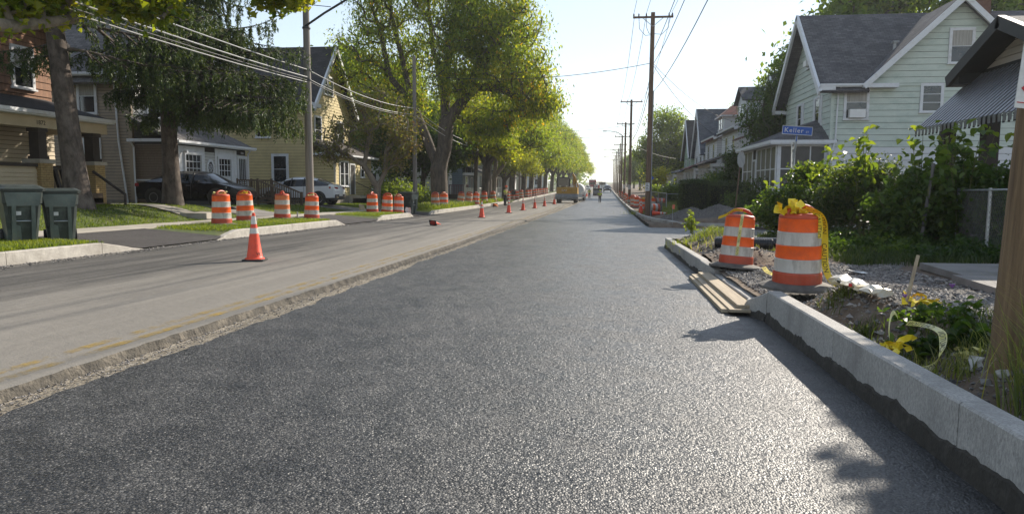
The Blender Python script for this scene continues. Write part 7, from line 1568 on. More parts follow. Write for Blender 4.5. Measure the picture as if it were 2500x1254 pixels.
def paver():
    x, y = -1.45, 135; z = float(zr(x, y)); t = thing('road_roller', 'black road roller with a canopy working far down the fresh lane', 'roller', (x, y, z)); t.scale = (.66, .7, .78)
    MB().box(-1.3, 1.3, 0, 3.2, .25, 1.75).build('engine_body', M['mach_black'], t, bevel=.06); o = MB().lathe([(0, -1.15), (.55, -1.15), (.58, -1.1), (.58, 1.1), (.55, 1.15), (0, 1.15)], 20).build('roller_drum', M['mach_grey'], t); o.rotation_euler = (0, R(90), 0); o.location = (0, -.2, .58)
    MB().box(-1.2, 1.3, .2, 2.8, 3.15, 3.27).build('canopy', M['mach_black'], t)
    for a in (-1.1, 1.2):
        for c in (.3, 2.6): MB().box(a-.05, a+.05, c-.05, c+.05, 1.75, 3.15).build('canopy_post', M['mach_black'], t)
    MB().box(-1.0, -.35, 1.0, 1.9, 1.75, 2.6).build('control_console', M['sign_white'], t); MB().box(.1, .6, 1.0, 1.5, 1.75, 2.5).build('seat', M['hat_or'], t)
    for s in (-1, 1):
        o = MB().box(s*1.1-.2, s*1.1+.2, .2, 3.4, .0, .6).build('track', M['rubber_black'], t, bevel=.1)
paver()
def lorry(label, x, y, m, w=2.5, h=3.4, L=8, name='red_truck'):
    z = float(P(y)); t = thing(name, label, 'truck', (x, y, z))
    MB().box(-w/2, w/2, 1.5, L, .8, h-.2).build('box_body', m, t, bevel=.06); MB().box(-w/2+.1, w/2-.1, -.1, 1.5, .7, 2.5).build('cab', m, t, bevel=.15); MB().box(-w/2+.25, w/2-.25, -.13, -.1, 1.6, 2.3).build('windscreen', M['carglass'], t)
    MB().box(-w/2, w/2, 1.6, L-.1, h-.2, h-.05).build('load_cover', M['sign_white'], t)
    for s in (-1, 1):
        for yy in (.8, L-2.4, L-1.2):
            o = MB().lathe([(0, -.15), (.3, -.17), (.5, -.15), (.52, .15), (.3, .17), (0, .15)], 14).build('wheel', M['rubber_black'], t); o.rotation_euler = (0, R(90), 0); o.location = (s*(w/2-.2), yy, .52)
        MB().box(s*.9-.15, s*.9+.15, -.14, -.1, .85, 1.05).build('headlight', M['headlight'], t)
lorry('dark red lorry coming down the far left lane', -4.6, 255, M['truck_red'])
lorry('pale lorry waiting on the new lane far behind the roller', -.9, 215, M['sign_white'], 2.3, 2.6, 6, 'pale_truck')
van = [(-2.35, .50, .86, .90, .78, .66), (-2.28, .36, 1.04, 1.09, .90, .70), (-1.95, .33, 1.10, 1.50, .94, .68), (-1.2, .30, 1.08, 1.65, .95, .66), (-.4, .28, 1.06, 1.68, .95, .66), (.3, .28, 1.04, 1.65, .95, .66), (.75, .28, 1.03, 1.5, .95, .64), (1.4, .30, 1.02, 1.06, .94, .68), (1.95, .32, .94, .97, .91, .66), (2.25, .34, .82, .85, .82, .6), (2.36, .42, .66, .68, .68, .5)]
for (x, y, lb_, pt) in [(.5, 178, 'dark car facing the camera on the far new lane, lamps showing', 'carblack'), (-4.8, 186, 'grey car at the far left behind the red lorry', 'sign_back'), (.2, 240, 'tiny pale car far down the new lane', 'carwhite'), (-3.4, 260, 'tiny dark car far down the old lane', 'carblack')]:
    c = make_car('distant_car', lb_, M[pt], van, 4.7, (-1.42, 1.42), .37, (x, y, float(P(y))), R(-90), suv=True)
    for s in (-1, 1): MB().box(2.1, 2.38, *sorted((s*.5, s*.8)), .68, .86).build('headlight', M['sign_white'], c)

# ------------------------------------------------------------------ people
def person(label, x, y, z, rz, pose, hat, top, legs, hi=True):
    t = thing('person', label, 'person', (x, y, z), rz)
    J = pose; names = list(J); idx = {n: i for i, n in enumerate(names)}
    E = [('pelvis', 'chest'), ('chest', 'neck'), ('neck', 'head'), ('head', 'crown'), ('chest', 'shl'), ('shl', 'ell'), ('ell', 'hal'), ('hal', 'fil'), ('chest', 'shr'), ('shr', 'elr'), ('elr', 'har'), ('har', 'fir'), ('pelvis', 'hil'), ('hil', 'knl'), ('knl', 'anl'), ('anl', 'tol'), ('pelvis', 'hir'), ('hir', 'knr'), ('knr', 'anr'), ('anr', 'tor')]
    rad = dict(pelvis=.135, chest=.15, neck=.06, head=.10, crown=.085, shl=.075, shr=.075, ell=.05, elr=.05, hal=.035, har=.035, fil=.025, fir=.025, hil=.10, hir=.10, knl=.065, knr=.065, anl=.045, anr=.045, tol=.04, tor=.04)
    def skin(nm, keep, grow, m, root):
        ks = [n for n in names if n in keep]; me = bpy.data.meshes.new(nm); ed = [(ks.index(a), ks.index(b)) for a, b in E if a in ks and b in ks]
        me.from_pydata([J[n] for n in ks], ed, []); o = ob(nm, me, m, t); md = o.modifiers.new('skin', 'SKIN'); sk = me.skin_vertices[0].data
        for i, n in enumerate(ks): r = rad[n]+grow; sk[i].radius = (r, r*(.8 if n in ('pelvis', 'chest') else 1)); sk[i].use_root = (n == root)
        md.use_smooth_shade = True; o.modifiers.new('smooth', 'SUBSURF').levels = 1; return o
    o = skin('body', names, 0, M['skin'], 'pelvis')
    skin('vest', ['pelvis', 'chest', 'neck', 'shl', 'shr', 'ell', 'elr'] if False else ['pelvis', 'chest', 'shl', 'shr'], .022, top, 'pelvis')
    skin('sleeve', ['shl', 'ell'], .014, top if not hi else M['vest'], 'shl'); skin('sleeve', ['shr', 'elr'], .014, top if not hi else M['vest'], 'shr')
    skin('trousers', ['pelvis', 'hil', 'knl', 'anl', 'hir', 'knr', 'anr'], .02, legs, 'pelvis')
    for a, b in (('anl', 'tol'), ('anr', 'tor')):
        p, q_ = Vector(J[a]), Vector(J[b]); MB().tube([p+Vector((0, 0, .06)), p+Vector((0, 0, -.02)), q_], [.062, .065, .05], 8).build('boot', M['mach_black'], t)
    hp = Vector(J['crown']); MB().lathe([(.165, -.02), (.125, -.005), (.125, .03), (.11, .09), (.06, .125), (0, .13)], 16, c=tuple(hp)).build('hard_hat', hat, t, smooth=True)
    f = Vector((0, -1, 0)); hd = Vector(J['head']); fc = MB()
    fc.tube([hd+Vector((0, -.095, .0)), hd+Vector((0, -.125, -.025))], [.012, .016], 6).build('nose', M['skin'], t)
    return t
def stand(lean=0, arml=(-.28, -.05, 1.0), armr=(.28, -.05, 1.0), step=.0):
    return dict(pelvis=(0, 0, .96), chest=(0, -.02-lean*.3, 1.32), neck=(0, -.03-lean*.5, 1.50), head=(0, -.05-lean*.6, 1.60), crown=(0, -.04-lean*.6, 1.70), shl=(-.2, -.02-lean*.35, 1.42), shr=(.2, -.02-lean*.35, 1.42), ell=(-.29, .0-lean*.2, 1.16), elr=(.29, 0-lean*.2, 1.16), hal=arml, har=armr, fil=(arml[0]*.98, arml[1]-.08, arml[2]-.06), fir=(armr[0]*.98, armr[1]-.08, armr[2]-.06), hil=(-.1, 0, .88), hir=(.1, 0, .88), knl=(-.12, -.02-step, .48), knr=(.12, -.02+step, .48), anl=(-.12, .02-step*.6, .09), anr=(.12, .02+step*1.4, .09), tol=(-.13, -.15-step*.6, .04), tor=(.13, -.13+step*1.4, .04))
person('flagger in an orange hard hat and lime vest standing at the left kerb', -9.0, 64.0, float(zl(-9, 64)), R(70), stand(.1, (-.22, -.32, 1.1), (.22, -.32, 1.12)), M['hat_or'], M['vest'], M['navy'])
person('worker in a lime vest walking on the new lane in front of the roller', -.65, 88, float(zr(-.65, 88)), R(185), stand(.1, step=.06), M['vest'], M['vest'], M['jeans'] if 'jeans' in M else M['navy'])
person('worker standing in the old lane beside the roller', -2.35, 107, float(zl(-2.35, 107)), R(160), stand(0), M['white'], M['vest'], M['navy'])
# flagger's paddle
pd = thing('flagging_paddle', 'dark paddle sign leaning beside the flagger on the verge', 'sign', (-8.75, 65.2, float(zl(-8.75, 65.2)))); MB().tube([(0, 0, 0), (.35, 0, 1.0)], .02, 6).build('pole', M['wood_pole'], pd); MB().prism([(.05+.3+.22*math.cos(k*math.pi/4+.39), 1.15+.22*math.sin(k*math.pi/4+.39)) for k in range(8)], 'y', -.012, .012).build('plate', M['mach_black'], pd)

# ------------------------------------------------------------------ poles, wires, signs
def pole(name, label, x, y, h, r0, r1, m, z=None, lean=(0, 0), group=None, arm=None, conduit=False, notice=False):
    z = (gz(x, y) if z is None else z); t = thing(name, label, 'utility pole', (x, y, z), 0, group)
    MB().tube([(0, 0, -.4), (lean[0]*.5, lean[1]*.5, h*.5), (lean[0], lean[1], h)], [r0, (r0+r1)/2, r1], 16).build('shaft', m, t, smooth=True)
    if arm:
        hz_, half, ins = arm; c = MB(); c.box(lean[0]-half, lean[0]+half, -.16, -.06, hz_, hz_+.11); ao = c.build('crossarm', m, t)
        b = MB(); b.tube([(lean[0]-half*.5, -.11, hz_), (lean[0], -.13, hz_-.5)], .02, 5).tube([(lean[0]+half*.5, -.11, hz_), (lean[0], -.13, hz_-.5)], .02, 5); b.build('arm_brace', M['galv'], t)
        for u in ins:
            i_ = MB(); i_.lathe([(.02, 0), (.05, .02), (.035, .05), (.06, .07), (.035, .11), (.05, .13), (.02, .18), (0, .18)], 10, c=(lean[0]+u, -.11, hz_+.11)); i_.build('insulator', M['iron'], ao)
    if conduit: MB().tube([(.0+r0+.02, -.02, 0), (lean[0]*.35+r0*.85, -.02, h*.35), (lean[0]*.7+r1+.02, -.02, h*.62)], .045, 8).build('conduit', M['galv'], t)
    if notice:
        n = thing('paper_notice', notice, 'notice', (x-.05, y-r0-.012, z+1.55)); MB().box(-.13, .13, -.006, .0, 0, .5).build('sheet', M['sign_white'], n)
        lt = MB(); [lt.box(-.09, .07-.03*(k % 2), -.009, -.006, .08+k*.1, .12+k*.1) for k in range(4)]; lt.build('printed_lines', M['ink'], n)
    return t
PX = 2.72
pole('utility_pole', 'tall brown utility pole with crossarm nearest on the far corner of the side street', 2.63, 45, 12.3, .17, .125, M['wood_pole'], lean=(.04, 0), arm=(11.95, 1.2, (-1.15, -.85, -.4, .95, 1.15)), conduit=True, group='brown poles down the right side', notice='white notice on the nearest brown pole')
pl_s = [(2.66, 80, 11.3, 'second brown pole with a plain crossarm', 'white notice on the second brown pole'), (2.58, 99, 10.5, 'third brown pole carrying a street lamp arm', 'white notice on the third brown pole'), (2.55, 117, 9.9, 'fourth reddish pole in the receding row', None), (2.6, 135, 9.6, 'fifth pole in the receding row', None), (2.6, 155, 9.6, 'sixth pole in the receding row', None), (2.6, 178, 9.8, 'seventh pole in the receding row', None), (2.6, 205, 10, 'eighth pole, small in the distance', None), (2.6, 240, 10, 'farthest pole that can be told apart', None)]
for (x, y, h, lb_, nt) in pl_s: pole('utility_pole', lb_, x, y, h, .17, .12, M['wood_pole'], arm=(h-.3, 1.2, (-1.1, -.4, 1.1)), group='brown poles down the right side', conduit=False, notice=nt)
for (y, h, lb_) in [(99, 9.3, 'lamp arm over the new lane on the third brown pole'), (135, 8.5, 'lamp arm over the road on the fifth pole'), (178, 8.6, 'small far lamp arm on the seventh pole')]:
    t = thing('street_lamp', lb_, 'street lamp', (2.58, y, gz(2.58, y)), 0, 'street lamps over the new lane'); MB().tube([(0, -.14, h-.9), (-1.0, -.14, h-.2), (-2.0, -.14, h), (-2.6, -.14, h)], .055, 6).build('arm', M['galv'], t)
    MB().hexa([(-3.15, -.28, h-.06), (-2.55, -.24, h-.06), (-2.55, -.04, h-.06), (-3.15, 0, h-.06), (-3.1, -.24, h+.07), (-2.55, -.2, h+.09), (-2.55, -.08, h+.09), (-3.1, -.04, h+.07)]).build('lamp_head', M['sign_back'], t, bevel=.03)
# near pole at the right edge
np_x, np_y = 2.80, 5.1; npz = float(P(5.1))+.05
NP = pole('utility_pole', 'thick wooden utility pole cut by the right edge, with a red lettered sign', np_x, np_y, 12.5, .205, .16, M['near_pole'], z=npz, lean=(.46, 0), arm=(12.0, 1.2, (-1.1, -.4, 1.1)))
sg = thing('warning_sign', 'white sign with vertical red letters and an arrow nailed to the near pole', 'sign', (2.495, 4.82, .50), R(6)); sg.rotation_euler = (R(0), R(5.0), R(10))
MB().box(0, .30, -.004, .004, 0, .62).build('plate', M['sign_white'], sg, bevel=.0)
MB().box(.012, .29, -.0065, -.004, .45, .60).build('red_panel', M['red'], sg)
for ch, zz, mm in (('W', .465, 'sign_white'), ('A', .335, 'red'), ('T', .215, 'red')):
    o = ob('letter', text_mesh(ch, .13 if ch == 'W' else .11, .0005), M[mm], sg); o.rotation_euler = (R(90), 0, 0); o.location = (.022, -.0075, zz)
MB().add([(.02, -.0065, .12), (.06, -.0065, .155), (.06, -.0065, .133), (.2, -.0065, .133), (.2, -.0065, .107), (.06, -.0065, .107), (.06, -.0065, .085)], [tuple(range(7))]).build('arrow', M['red'], sg); MB().box(.008, .29, -.0065, -.004, .03, .036).build('border_line', M['red'], sg)
# left-hand poles
LP = pole('light_pole', 'tall grey street light pole standing behind the fourth left drum', -12.05, 28, 9.6, .17, .12, M['grey_pole'])
lz = LP.location.z
MB().tube([(0, -.1, 7.65), (.9, -.3, 8.1), (2.0, -.6, 8.55), (2.6, -.8, 8.6)], .045, 8).build('lamp_arm', M['iron'], LP); MB().tube([(.05, -.1, 8.5), (1.2, -.4, 8.3)], .015, 5).build('tie_rod', M['iron'], LP)
MB().hexa([(2.4, -.98, 8.50), (3.15, -1.05, 8.50), (3.2, -.85, 8.50), (2.45, -.68, 8.50), (2.45, -.92, 8.66), (3.0, -1.0, 8.62), (3.0, -.88, 8.62), (2.45, -.74, 8.68)]).build('lamp_head', M['sign_back'], LP, bevel=.03)
for zz in (5.95, 5.55, 7.6): MB().lathe([(.16, -.04), (.165, 0), (.16, .04)], 14, c=(0, 0, zz)).build('pole_band', M['iron'], LP)
P2 = pole('utility_pole', 'grey wooden pole rising through the rusty maple beside the bin', -11.3, 41.6, 9.0, .14, .10, M['grey_pole'])
P3 = pole('light_pole', 'pale pole in front of the yellow maple behind the flagger', -11.1, 68.5, 7.6, .16, .11, M['grey_pole'])
P4 = pole('light_pole', 'slim pale pole among the trunks farther down the left row', -10.9, 90.5, 6.6, .12, .09, M['grey_pole'])
def wire(label, a, b, sag=.4, r=.014, m='wire', group=None, n=14):
    t = MB(); a = Vector(a); b = Vector(b); pts = [a.lerp(b, i/n)-Vector((0, 0, 4*sag*(i/n)*(1-i/n))) for i in range(n+1)]
    return tag(t.tube(pts, r, 5, cap=False).build('overhead_wire', M[m]), label, 'wire', group)
A0 = (-12.2, -9, lz+6.9)
for k, (dz, r, m_, lb_) in enumerate([(0, .020, 'lightwire', 'uppermost pale cable on the left running to the street light pole'), (-.30, .022, 'lightwire', 'thick pale cable below the top one on the left'), (-.42, .018, 'wire', 'dark cable tucked under the thick pale one on the left'), (-.50, .018, 'lightwire', 'lowest pale cable of the left bundle')]):
    wire(lb_, (A0[0], A0[1], A0[2]+dz-.1*k), (-12.0, 27.9, lz+5.95+dz), .55, r, m_)
for k, (dz, m_, lb_) in enumerate([(0, 'lightwire', 'upper cable from the street light pole to the grey pole in the maple'), (-.36, 'lightwire', 'lower pale cable from the street light pole into the maple'), (-.45, 'wire', 'dark cable from the street light pole into the maple')]):
    wire(lb_, (-12.0, 28.1, lz+5.95+dz), (-11.3, 41.5, P2.location.z+6.0+dz), .3, .018, m_)
for k, (dz, lb_) in enumerate([(0, 'upper cable sagging from the maple pole to the pole behind the flagger'), (-.35, 'lower cable sagging from the maple pole to the pole behind the flagger')]): wire(lb_, (-11.3, 41.7, P2.location.z+6.0+dz), (-11.1, 68.4, P3.location.z+5.6+dz), .7, .02, 'lightwire')
wire('cable from the pole behind the flagger into the far trunks', (-11.1, 68.6, P3.location.z+5.4), (-10.9, 90.4, P4.location.z+5.2), .5, .02, 'lightwire')
# right-hand conductors
z45 = gz(2.63, 45); z80 = gz(2.66, 80); z99 = gz(2.58, 99)
for u, lb_ in ((-1.15, 'left primary wire from the top edge to the first crossarm'), (-.4, 'second primary wire from the top edge to the first crossarm'), (1.1, 'right primary wire from the top edge to the first crossarm')): wire(lb_, (np_x+u, np_y, npz+12.3), (2.67+u, 44.9, z45+12.25), .7, .013)
for k, (u, zz, lb_) in enumerate([(-.12, 9.6, 'lower left service cable from the top edge to the first pole'), (.14, 9.3, 'lower right service cable from the top edge to the first pole'), (.16, 7.6, 'lowest cable from the top edge to the first pole')]): wire(lb_, (np_x+u, np_y, npz+zz+.4), (2.65+u, 45, z45+zz), .8, .016)
for u, lb_ in ((-1.1, 'left wire between the first and second brown poles'), (-.4, 'inner wire between the first and second brown poles'), (1.1, 'right wire between the first and second brown poles')):
    wire(lb_, (2.67+u, 45.1, z45+12.2), (2.66+u, 79.9, z80+11.2), .7, .015); wire(lb_.replace('first and second', 'second and third'), (2.66+u, 80.1, z80+11.2), (2.58+u, 98.9, z99+10.4), .35, .016); wire(lb_.replace('first and second', 'third and fourth'), (2.58+u, 99.1, z99+10.4), (2.55+u, 116.9, gz(2.55, 117)+9.8), .35, .016)
wire('looping service cable between the first and second brown poles', (2.75, 45.1, z45+9.4), (2.7, 79.9, z80+7.3), 1.1, .02); wire('heavy telephone cable between the first and second brown poles', (2.75, 45.1, z45+8.6), (2.7, 79.9, z80+6.9), .9, .024)
wire('cable crossing the road from the first pole into the big locust', (2.6, 45, z45+9.3), (-11.5, 47, z45+9.0), .5, .018)
wire('upper far cable crossing the road behind the first pole', (2.6, 80, z80+8.6), (-11, 76, z80+8.0), .5, .018); wire('lower far cable crossing the road behind the first pole', (2.6, 80, z80+7.7), (-11, 72, z80+7.0), .5, .018)
wire('third far cable crossing the road near the lamp arms', (2.55, 117, gz(2.55, 117)+7.5), (-11, 110, gz(2.55, 117)+7.0), .5, .02); wire('fourth far cable crossing the road near the vanishing point', (2.6, 155, gz(2.6, 155)+7.2), (-11, 150, gz(2.6, 155)+6.8), .5, .024)
wire('service drop from the first pole down to the white dormer house', (2.75, 45.1, z45+9.3), (10.7, 62, 5.4), .6, .016); wire('lower service drop from the first pole to the brick house', (2.75, 45.1, z45+9.2), (9.8, 60, 3.6), .7, .016)
wire('service drop from the second pole to the green roofed house', (2.75, 80.1, z80+6.5), (10.8, 95, 3.6), .5, .018)
# looping jumpers on the first pole
jp = thing('jumper_cables', 'looped jumper cables hanging under the first crossarm', 'cable', (2.67, 45, z45+11.9)); 
for u0, u1, d in ((-.85, -.05, -1.0), (-.4, -.05, -.9), (.95, .1, -.95)): MB().tube([(u0, -.2, .1), (u0*.95, -.25, d*.6), ((u0+u1)/2, -.25, d), (u1, -.2, d*.95)], .016, 5).build('jumper', M['wire'], jp)
# street name assembly
ks = thing('street_sign_post', 'leaning grey post with the blue Keller street name plate', 'street sign', (5.16, 21.5, gz(5.16, 21.5)))
gzk = gz(5.16, 21.5); top = 1.46-gzk
MB().tube([(0, 0, -.1), (.13, 0, top*.55), (.26, 0, top)], .032, 8).build('post', M['galv'], ks)
pl = MB().box(-.42, .42, -.012, .012, 0, .245).build('name_plate', M['blue_sign'], ks, bevel=.004); pl.location = (.25, -.03, top+.04); pl.rotation_euler = (0, R(3.6), R(2))
bd = MB()
for (a, b_, c, d) in ((-.42, .42, 0, .014), (-.42, .42, .231, .245), (-.42, -.406, .014, .231), (.406, .42, .014, .231)): bd.box(a, b_, -.0155, -.0125, c, d)
bd.build('plate_border', M['sign_white'], pl)
o = ob('name_lettering', text_mesh('Keller', .185, .001, spacing=1.18), M['sign_white'], pl); o.rotation_euler = (R(90), 0, 0); o.location = (-.365, -.0165, .062)
o = ob('name_lettering', text_mesh('ST', .085, .001), M['sign_white'], pl); o.rotation_euler = (R(90), 0, 0); o.location = (.235, -.0165, .062)
p2 = MB().box(-.012, .012, -.28, .28, 0, .16).build('cross_plate', M['blue_sign'], ks, bevel=.003); p2.location = (.25, 0, top-.15); p2.rotation_euler = (0, R(4), R(-14))
wl = thing('weight_limit_sign', 'narrow white weight limit sign seen nearly edge-on below the street name', 'sign', (5.30, 21.40, 1.46-.72), R(70)); wl.rotation_euler = (R(0), R(-4), R(68)); wl.rotation_euler.rotate_axis('Z', 0)
MB().box(-.23, .23, -.006, .006, -.22, .55).build('plate', M['sign_white'], wl)
for tx, zz, s_ in (('WEIGHT', .42, .095), ('LIMIT', .27, .11), ('3', .09, .15), ('TONS', -.08, .11)):
    o = ob('lettering', text_mesh(tx, s_, .0005, 'CENTER'), M['ink'], wl); o.rotation_euler = (R(90), 0, 0); o.location = (0, -.008, zz)
w2 = MB().box(-.16, .16, -.006, .006, -.5, -.27).build('lower_plate', M['sign_white'], wl)
o = ob('lettering', text_mesh('EXCEPT', .06, .0005, 'CENTER'), M['ink'], w2); o.rotation_euler = (R(90), 0, 0); o.location = (0, -.008, -.36); o = ob('lettering', text_mesh('LOCAL', .06, .0005, 'CENTER'), M['ink'], w2); o.rotation_euler = (R(90), 0, 0); o.location = (0, -.008, -.45)
st = thing('stop_sign', 'bare metal back of an octagonal sign on a leaning post by the hedge', 'sign', (6.3, 36, gz(6.3, 36)), 0); hS = 1.33-gz(6.3, 36)
MB().tube([(0, 0, -.1), (.24, 0, hS+.42)], .035, 6).build('post', M['wood_pole'], st)
o = MB().prism([(.41*math.cos(k*math.pi/4+.3927), .41*math.sin(k*math.pi/4+.3927)) for k in range(8)], 'x', -.006, .006).build('plate', M['sign_back'], st); o.location = (.22, -.06, hS); o.rotation_euler = (0, 0, R(-38))
o2 = MB().prism([(.40*math.cos(k*math.pi/4+.3927), .40*math.sin(k*math.pi/4+.3927)) for k in range(8)], 'x', -.009, -.0065).build('red_face', M['red'], o)
people_ = [o for o in COL.objects if o.get('category') == 'person']
for o in people_:
    if o.location.y > 80: o.scale = (.83, .83, .83)
rs_s = thing('blue_sign', 'small blue diamond sign behind the second pole', 'sign', (5.3, 86, gz(5.3, 86))); MB().tube([(0, 0, 0), (0, 0, 2.6)], .03, 6).build('post', M['galv'], rs_s); o = MB().prism([(-.42, 0), (0, -.42), (.42, 0), (0, .42)], 'y', -.01, .01).build('plate', M['blue_sign'], rs_s); o.location = (0, -.04, 2.6)

# ------------------------------------------------------------------ fences, small things
def chainlink(label, pts, h, post_r=.03, mesh_step=.09):
    z = [gz(*p) for p in pts]; t = thing('chain_link_fence', label, 'fence', (pts[0][0], pts[0][1], z[0])); o = Vector((pts[0][0], pts[0][1], z[0])); PP = [Vector((p[0], p[1], zz))-o for p, zz in zip(pts, z)]
    for p in PP: MB().tube([p-Vector((0, 0, .2)), p+Vector((0, 0, h+.04))], post_r, 8).build('fence_post', M['galv'], t)
    for a, b in zip(PP, PP[1:]): MB().tube([a+Vector((0, 0, h)), b+Vector((0, 0, h))], .021, 6).build('top_rail', M['galv'], t)
    w = MB()
    for a, b in zip(PP, PP[1:]):
        L = (b-a).length; n = int(L/mesh_step); nz = h/mesh_step
        for k in range(-int(nz), n):
            for sg in (1, -1):
                u0, u1 = k*mesh_step, k*mesh_step+h
                c0, c1 = max(0, u0), min(L, u1)
                if c1 <= c0: continue
                za, zb = (c0-u0), (c1-u0)
                if sg < 0: za, zb = h-za, h-zb
                pa = a.lerp(b, c0/L)+Vector((0, 0, za)); pb = a.lerp(b, c1/L)+Vector((0, 0, zb)); w.tube([pa, pb], .0035, 3, cap=False)
    ow = w.build('wire_mesh', M['old_galv'], t, recalc=False); ow['kind'] = 'stuff'; return t
chainlink('chain link fence behind the near pole, half covered by vines', [(7.15, 15.6), (6.9, 13.9), (6.75, 12.4)], 1.25)
chainlink('far chain link fence along the lawn beyond the clipped bush', [(4.7, 56), (7.0, 56), (9.2, 56)], 1.05, mesh_step=.2)
chainlink('far chain link gate and fence side beside the lying drum', [(4.6, 72), (4.65, 64), (4.7, 56.2)], 1.1, mesh_step=.25)
lp = thing('leaning_post', 'leaning rusty steel fence post in front of the thicket', 'post', (6.35, 15.35, gz(6.35, 15.35))); MB().tube([(0, 0, -.2), (.10, .05, .8), (.22, .1, 1.75)], .034, 8).lathe([(.045, 0), (.03, .05), (0, .06)], 8, c=(.22, .1, 1.74)).build('shaft', M['old_galv'], lp)
vf = thing('vinyl_gate', 'white vinyl fence panel behind the flagger', 'fence', (-14.2, 72, gz(-14.2, 72)))
for k in range(12): MB().box(0+k*.2, .17+k*.2, -.02, .02, .1, 1.35-.12*math.sin(k/11*math.pi)).build('picket', M['vinyl'], vf)
for xx in (-.1, 2.5): MB().box(xx-.07, xx+.07, -.07, .07, -.1, 1.6).build('fence_post', M['vinyl'], vf)
MB().box(-.05, 2.45, .02, .06, .3, .4).box(-.05, 2.45, .02, .06, 1.0, 1.1).build('rail', M['vinyl'], vf)
# boards lying against the dropped kerb
def plank(label, a, b, w, th, lift):
    a = Vector(a); b = Vector(b); d = (b-a).normalized(); n = Vector((-d.y, d.x, 0)).normalized()*w/2; u = Vector((0, 0, 1)); q = [a-n, a+n, b+n, b-n]
    bb = MB().hexa([p+u*lift for p in q]+[p+u*(lift+th) for p in q]); return tag(bb.build('plank', M['lumber'], bevel=.006), label, 'plank', 'planks against the dropped kerb')
zz = lambda x, y: float(zr(x, y))+.004
plank('wide grey-topped plank resting highest against the dropped kerb', (1.80, 9.25, zz(1.8, 9.25)), (1.80, 13.15, zz(1.8, 13.15)), .20, .045, .075)
plank('lower plank under the wide one beside the dropped kerb', (1.72, 9.15, zz(1.72, 9.15)), (1.72, 13.2, zz(1.72, 13.2)), .26, .04, .033)
plank('outer narrow plank lying flat on the new asphalt', (1.56, 9.3, zz(1.56, 9.3)), (1.58, 13.05, zz(1.58, 13.05)), .10, .05, .0)
# gravel pile: two heaps
def pile(label, x, y, r, h, seed):
    t = thing('gravel_pile', label, 'gravel pile', (x, y, gz(x, y)-.05)); rs = np.random.RandomState(seed); n = 28; u = np.linspace(-1, 1, n); X, Y = np.meshgrid(u*r*1.2, u*r); D = np.sqrt((X/1.2)**2+Y**2)/r; Z = h*np.clip(1-D, 0, 1)**1.05*(1+.12*fbm(X*1.5, Y*1.5, seed))-.08*(D > 1); V = np.stack([X, Y, Z], -1).reshape(-1, 3); i = np.arange(n*n).reshape(n, n); F = np.stack([i[:-1, :-1], i[:-1, 1:], i[1:, 1:], i[1:, :-1]], -1).reshape(-1, 4)
    ob('heap', fast_mesh('heap', V, F, smooth=True), M['gravelbed'], t)
    m = 2200; a = rs.rand(m)*6.28; d = rs.rand(m)**.6; px = np.cos(a)*d*r*1.2; py = np.sin(a)*d*r; pz = h*(1-d)*(1+.12*fbm(px*1.5, py*1.5, seed)); s = .015+.03*rs.rand(m)**2
    base = np.array([(1, 0, 0), (-1, 0, 0), (0, 1, 0), (0, -1, 0), (0, 0, 1), (0, 0, -1)], float); Fb = np.array([(0, 2, 4), (2, 1, 4), (1, 3, 4), (3, 0, 4)]); V = (np.stack([px, py, pz], -1)[:, None]+base[None]*s[:, None, None]*(.6+.7*rs.rand(m, 6, 1))).reshape(-1, 3); F = (Fb[None]+6*np.arange(m)[:, None, None]).reshape(-1, 3)
    o = ob('loose_stones', fast_mesh('loose_stones', V, F, {'rnd': np.repeat(rs.rand(m)*.5, 6)}), M['stones'], t); o['kind'] = 'stuff'; return t
pile('larger grey gravel heap on the far corner behind the second drum', 5.55, 35.9, 1.5, .70, 3); pile('lower gravel heap spilling left towards the brown pole', 4.3, 35.7, 1.3, .52, 4)
# drain pipes
pp = thing('drain_pipe', 'black corrugated drain pipe end poking out between the two drums', 'pipe', (3.3, 15.7, gz(3.3, 15.7)+.08), R(-20))
V = MB(); prof = []
for k in range(24): prof += [(.125, k*.05), (.125, k*.05+.02), (.112, k*.05+.025), (.112, k*.05+.045)]
prof = [(.10, 0.)]+prof+[(.11, 1.2), (.10, 1.2), (.10, .9)]; o = V.lathe(prof, 18).build('corrugated_tube', M['pipe'], pp); o.rotation_euler = (R(-10), R(90), 0); o.location = (-.95, 0, .05)
pp2 = thing('drain_pipe', 'black plastic pipe lying behind the corrugated one', 'pipe', (3.2, 16.3, gz(3.2, 16.3)+.1), R(-8)); o = MB().lathe([(.1, 0), (.115, 0), (.115, 1.4), (.1, 1.4), (.1, 0)], 16).build('tube', M['pipe'], pp2); o.rotation_euler = (0, R(90), 0); o.location = (-.7, 0, .03)
# paper sack, stake, scraps, sticks
bgx, bgy = 2.66, 8.45; rs = np.random.RandomState(4); n = 15; V = []; 
for i in range(n):
    s = i/(n-1); wv = .13*(1-.35*s)*(1 if i not in (0, n-1) else .85)
    for k in range(10):
        a = 2*math.pi*k/10; rr_ = 1+.18*rs.randn(); V.append((s*.62, wv*math.cos(a)*rr_, .055*(1-.3*s)*(1+math.sin(a)*rr_)+.01*rs.randn()+.01))
bag = thing('plastic_sack', 'torn white and yellow sack lying on the dirt by the largest drum', 'sack', (bgx, bgy, gz(2.75, 8.0)+.03), R(-80)); bag.scale = (1.55, 1.05, 1.0)
MB().add(V, [(i*10+k, i*10+(k+1) % 10, (i+1)*10+(k+1) % 10, (i+1)*10+k) for i in range(n-1) for k in range(10)]+[tuple(range(10)), tuple((n-1)*10+k for k in range(10))]).build('sack_film', M['bag'], bag, smooth=False)
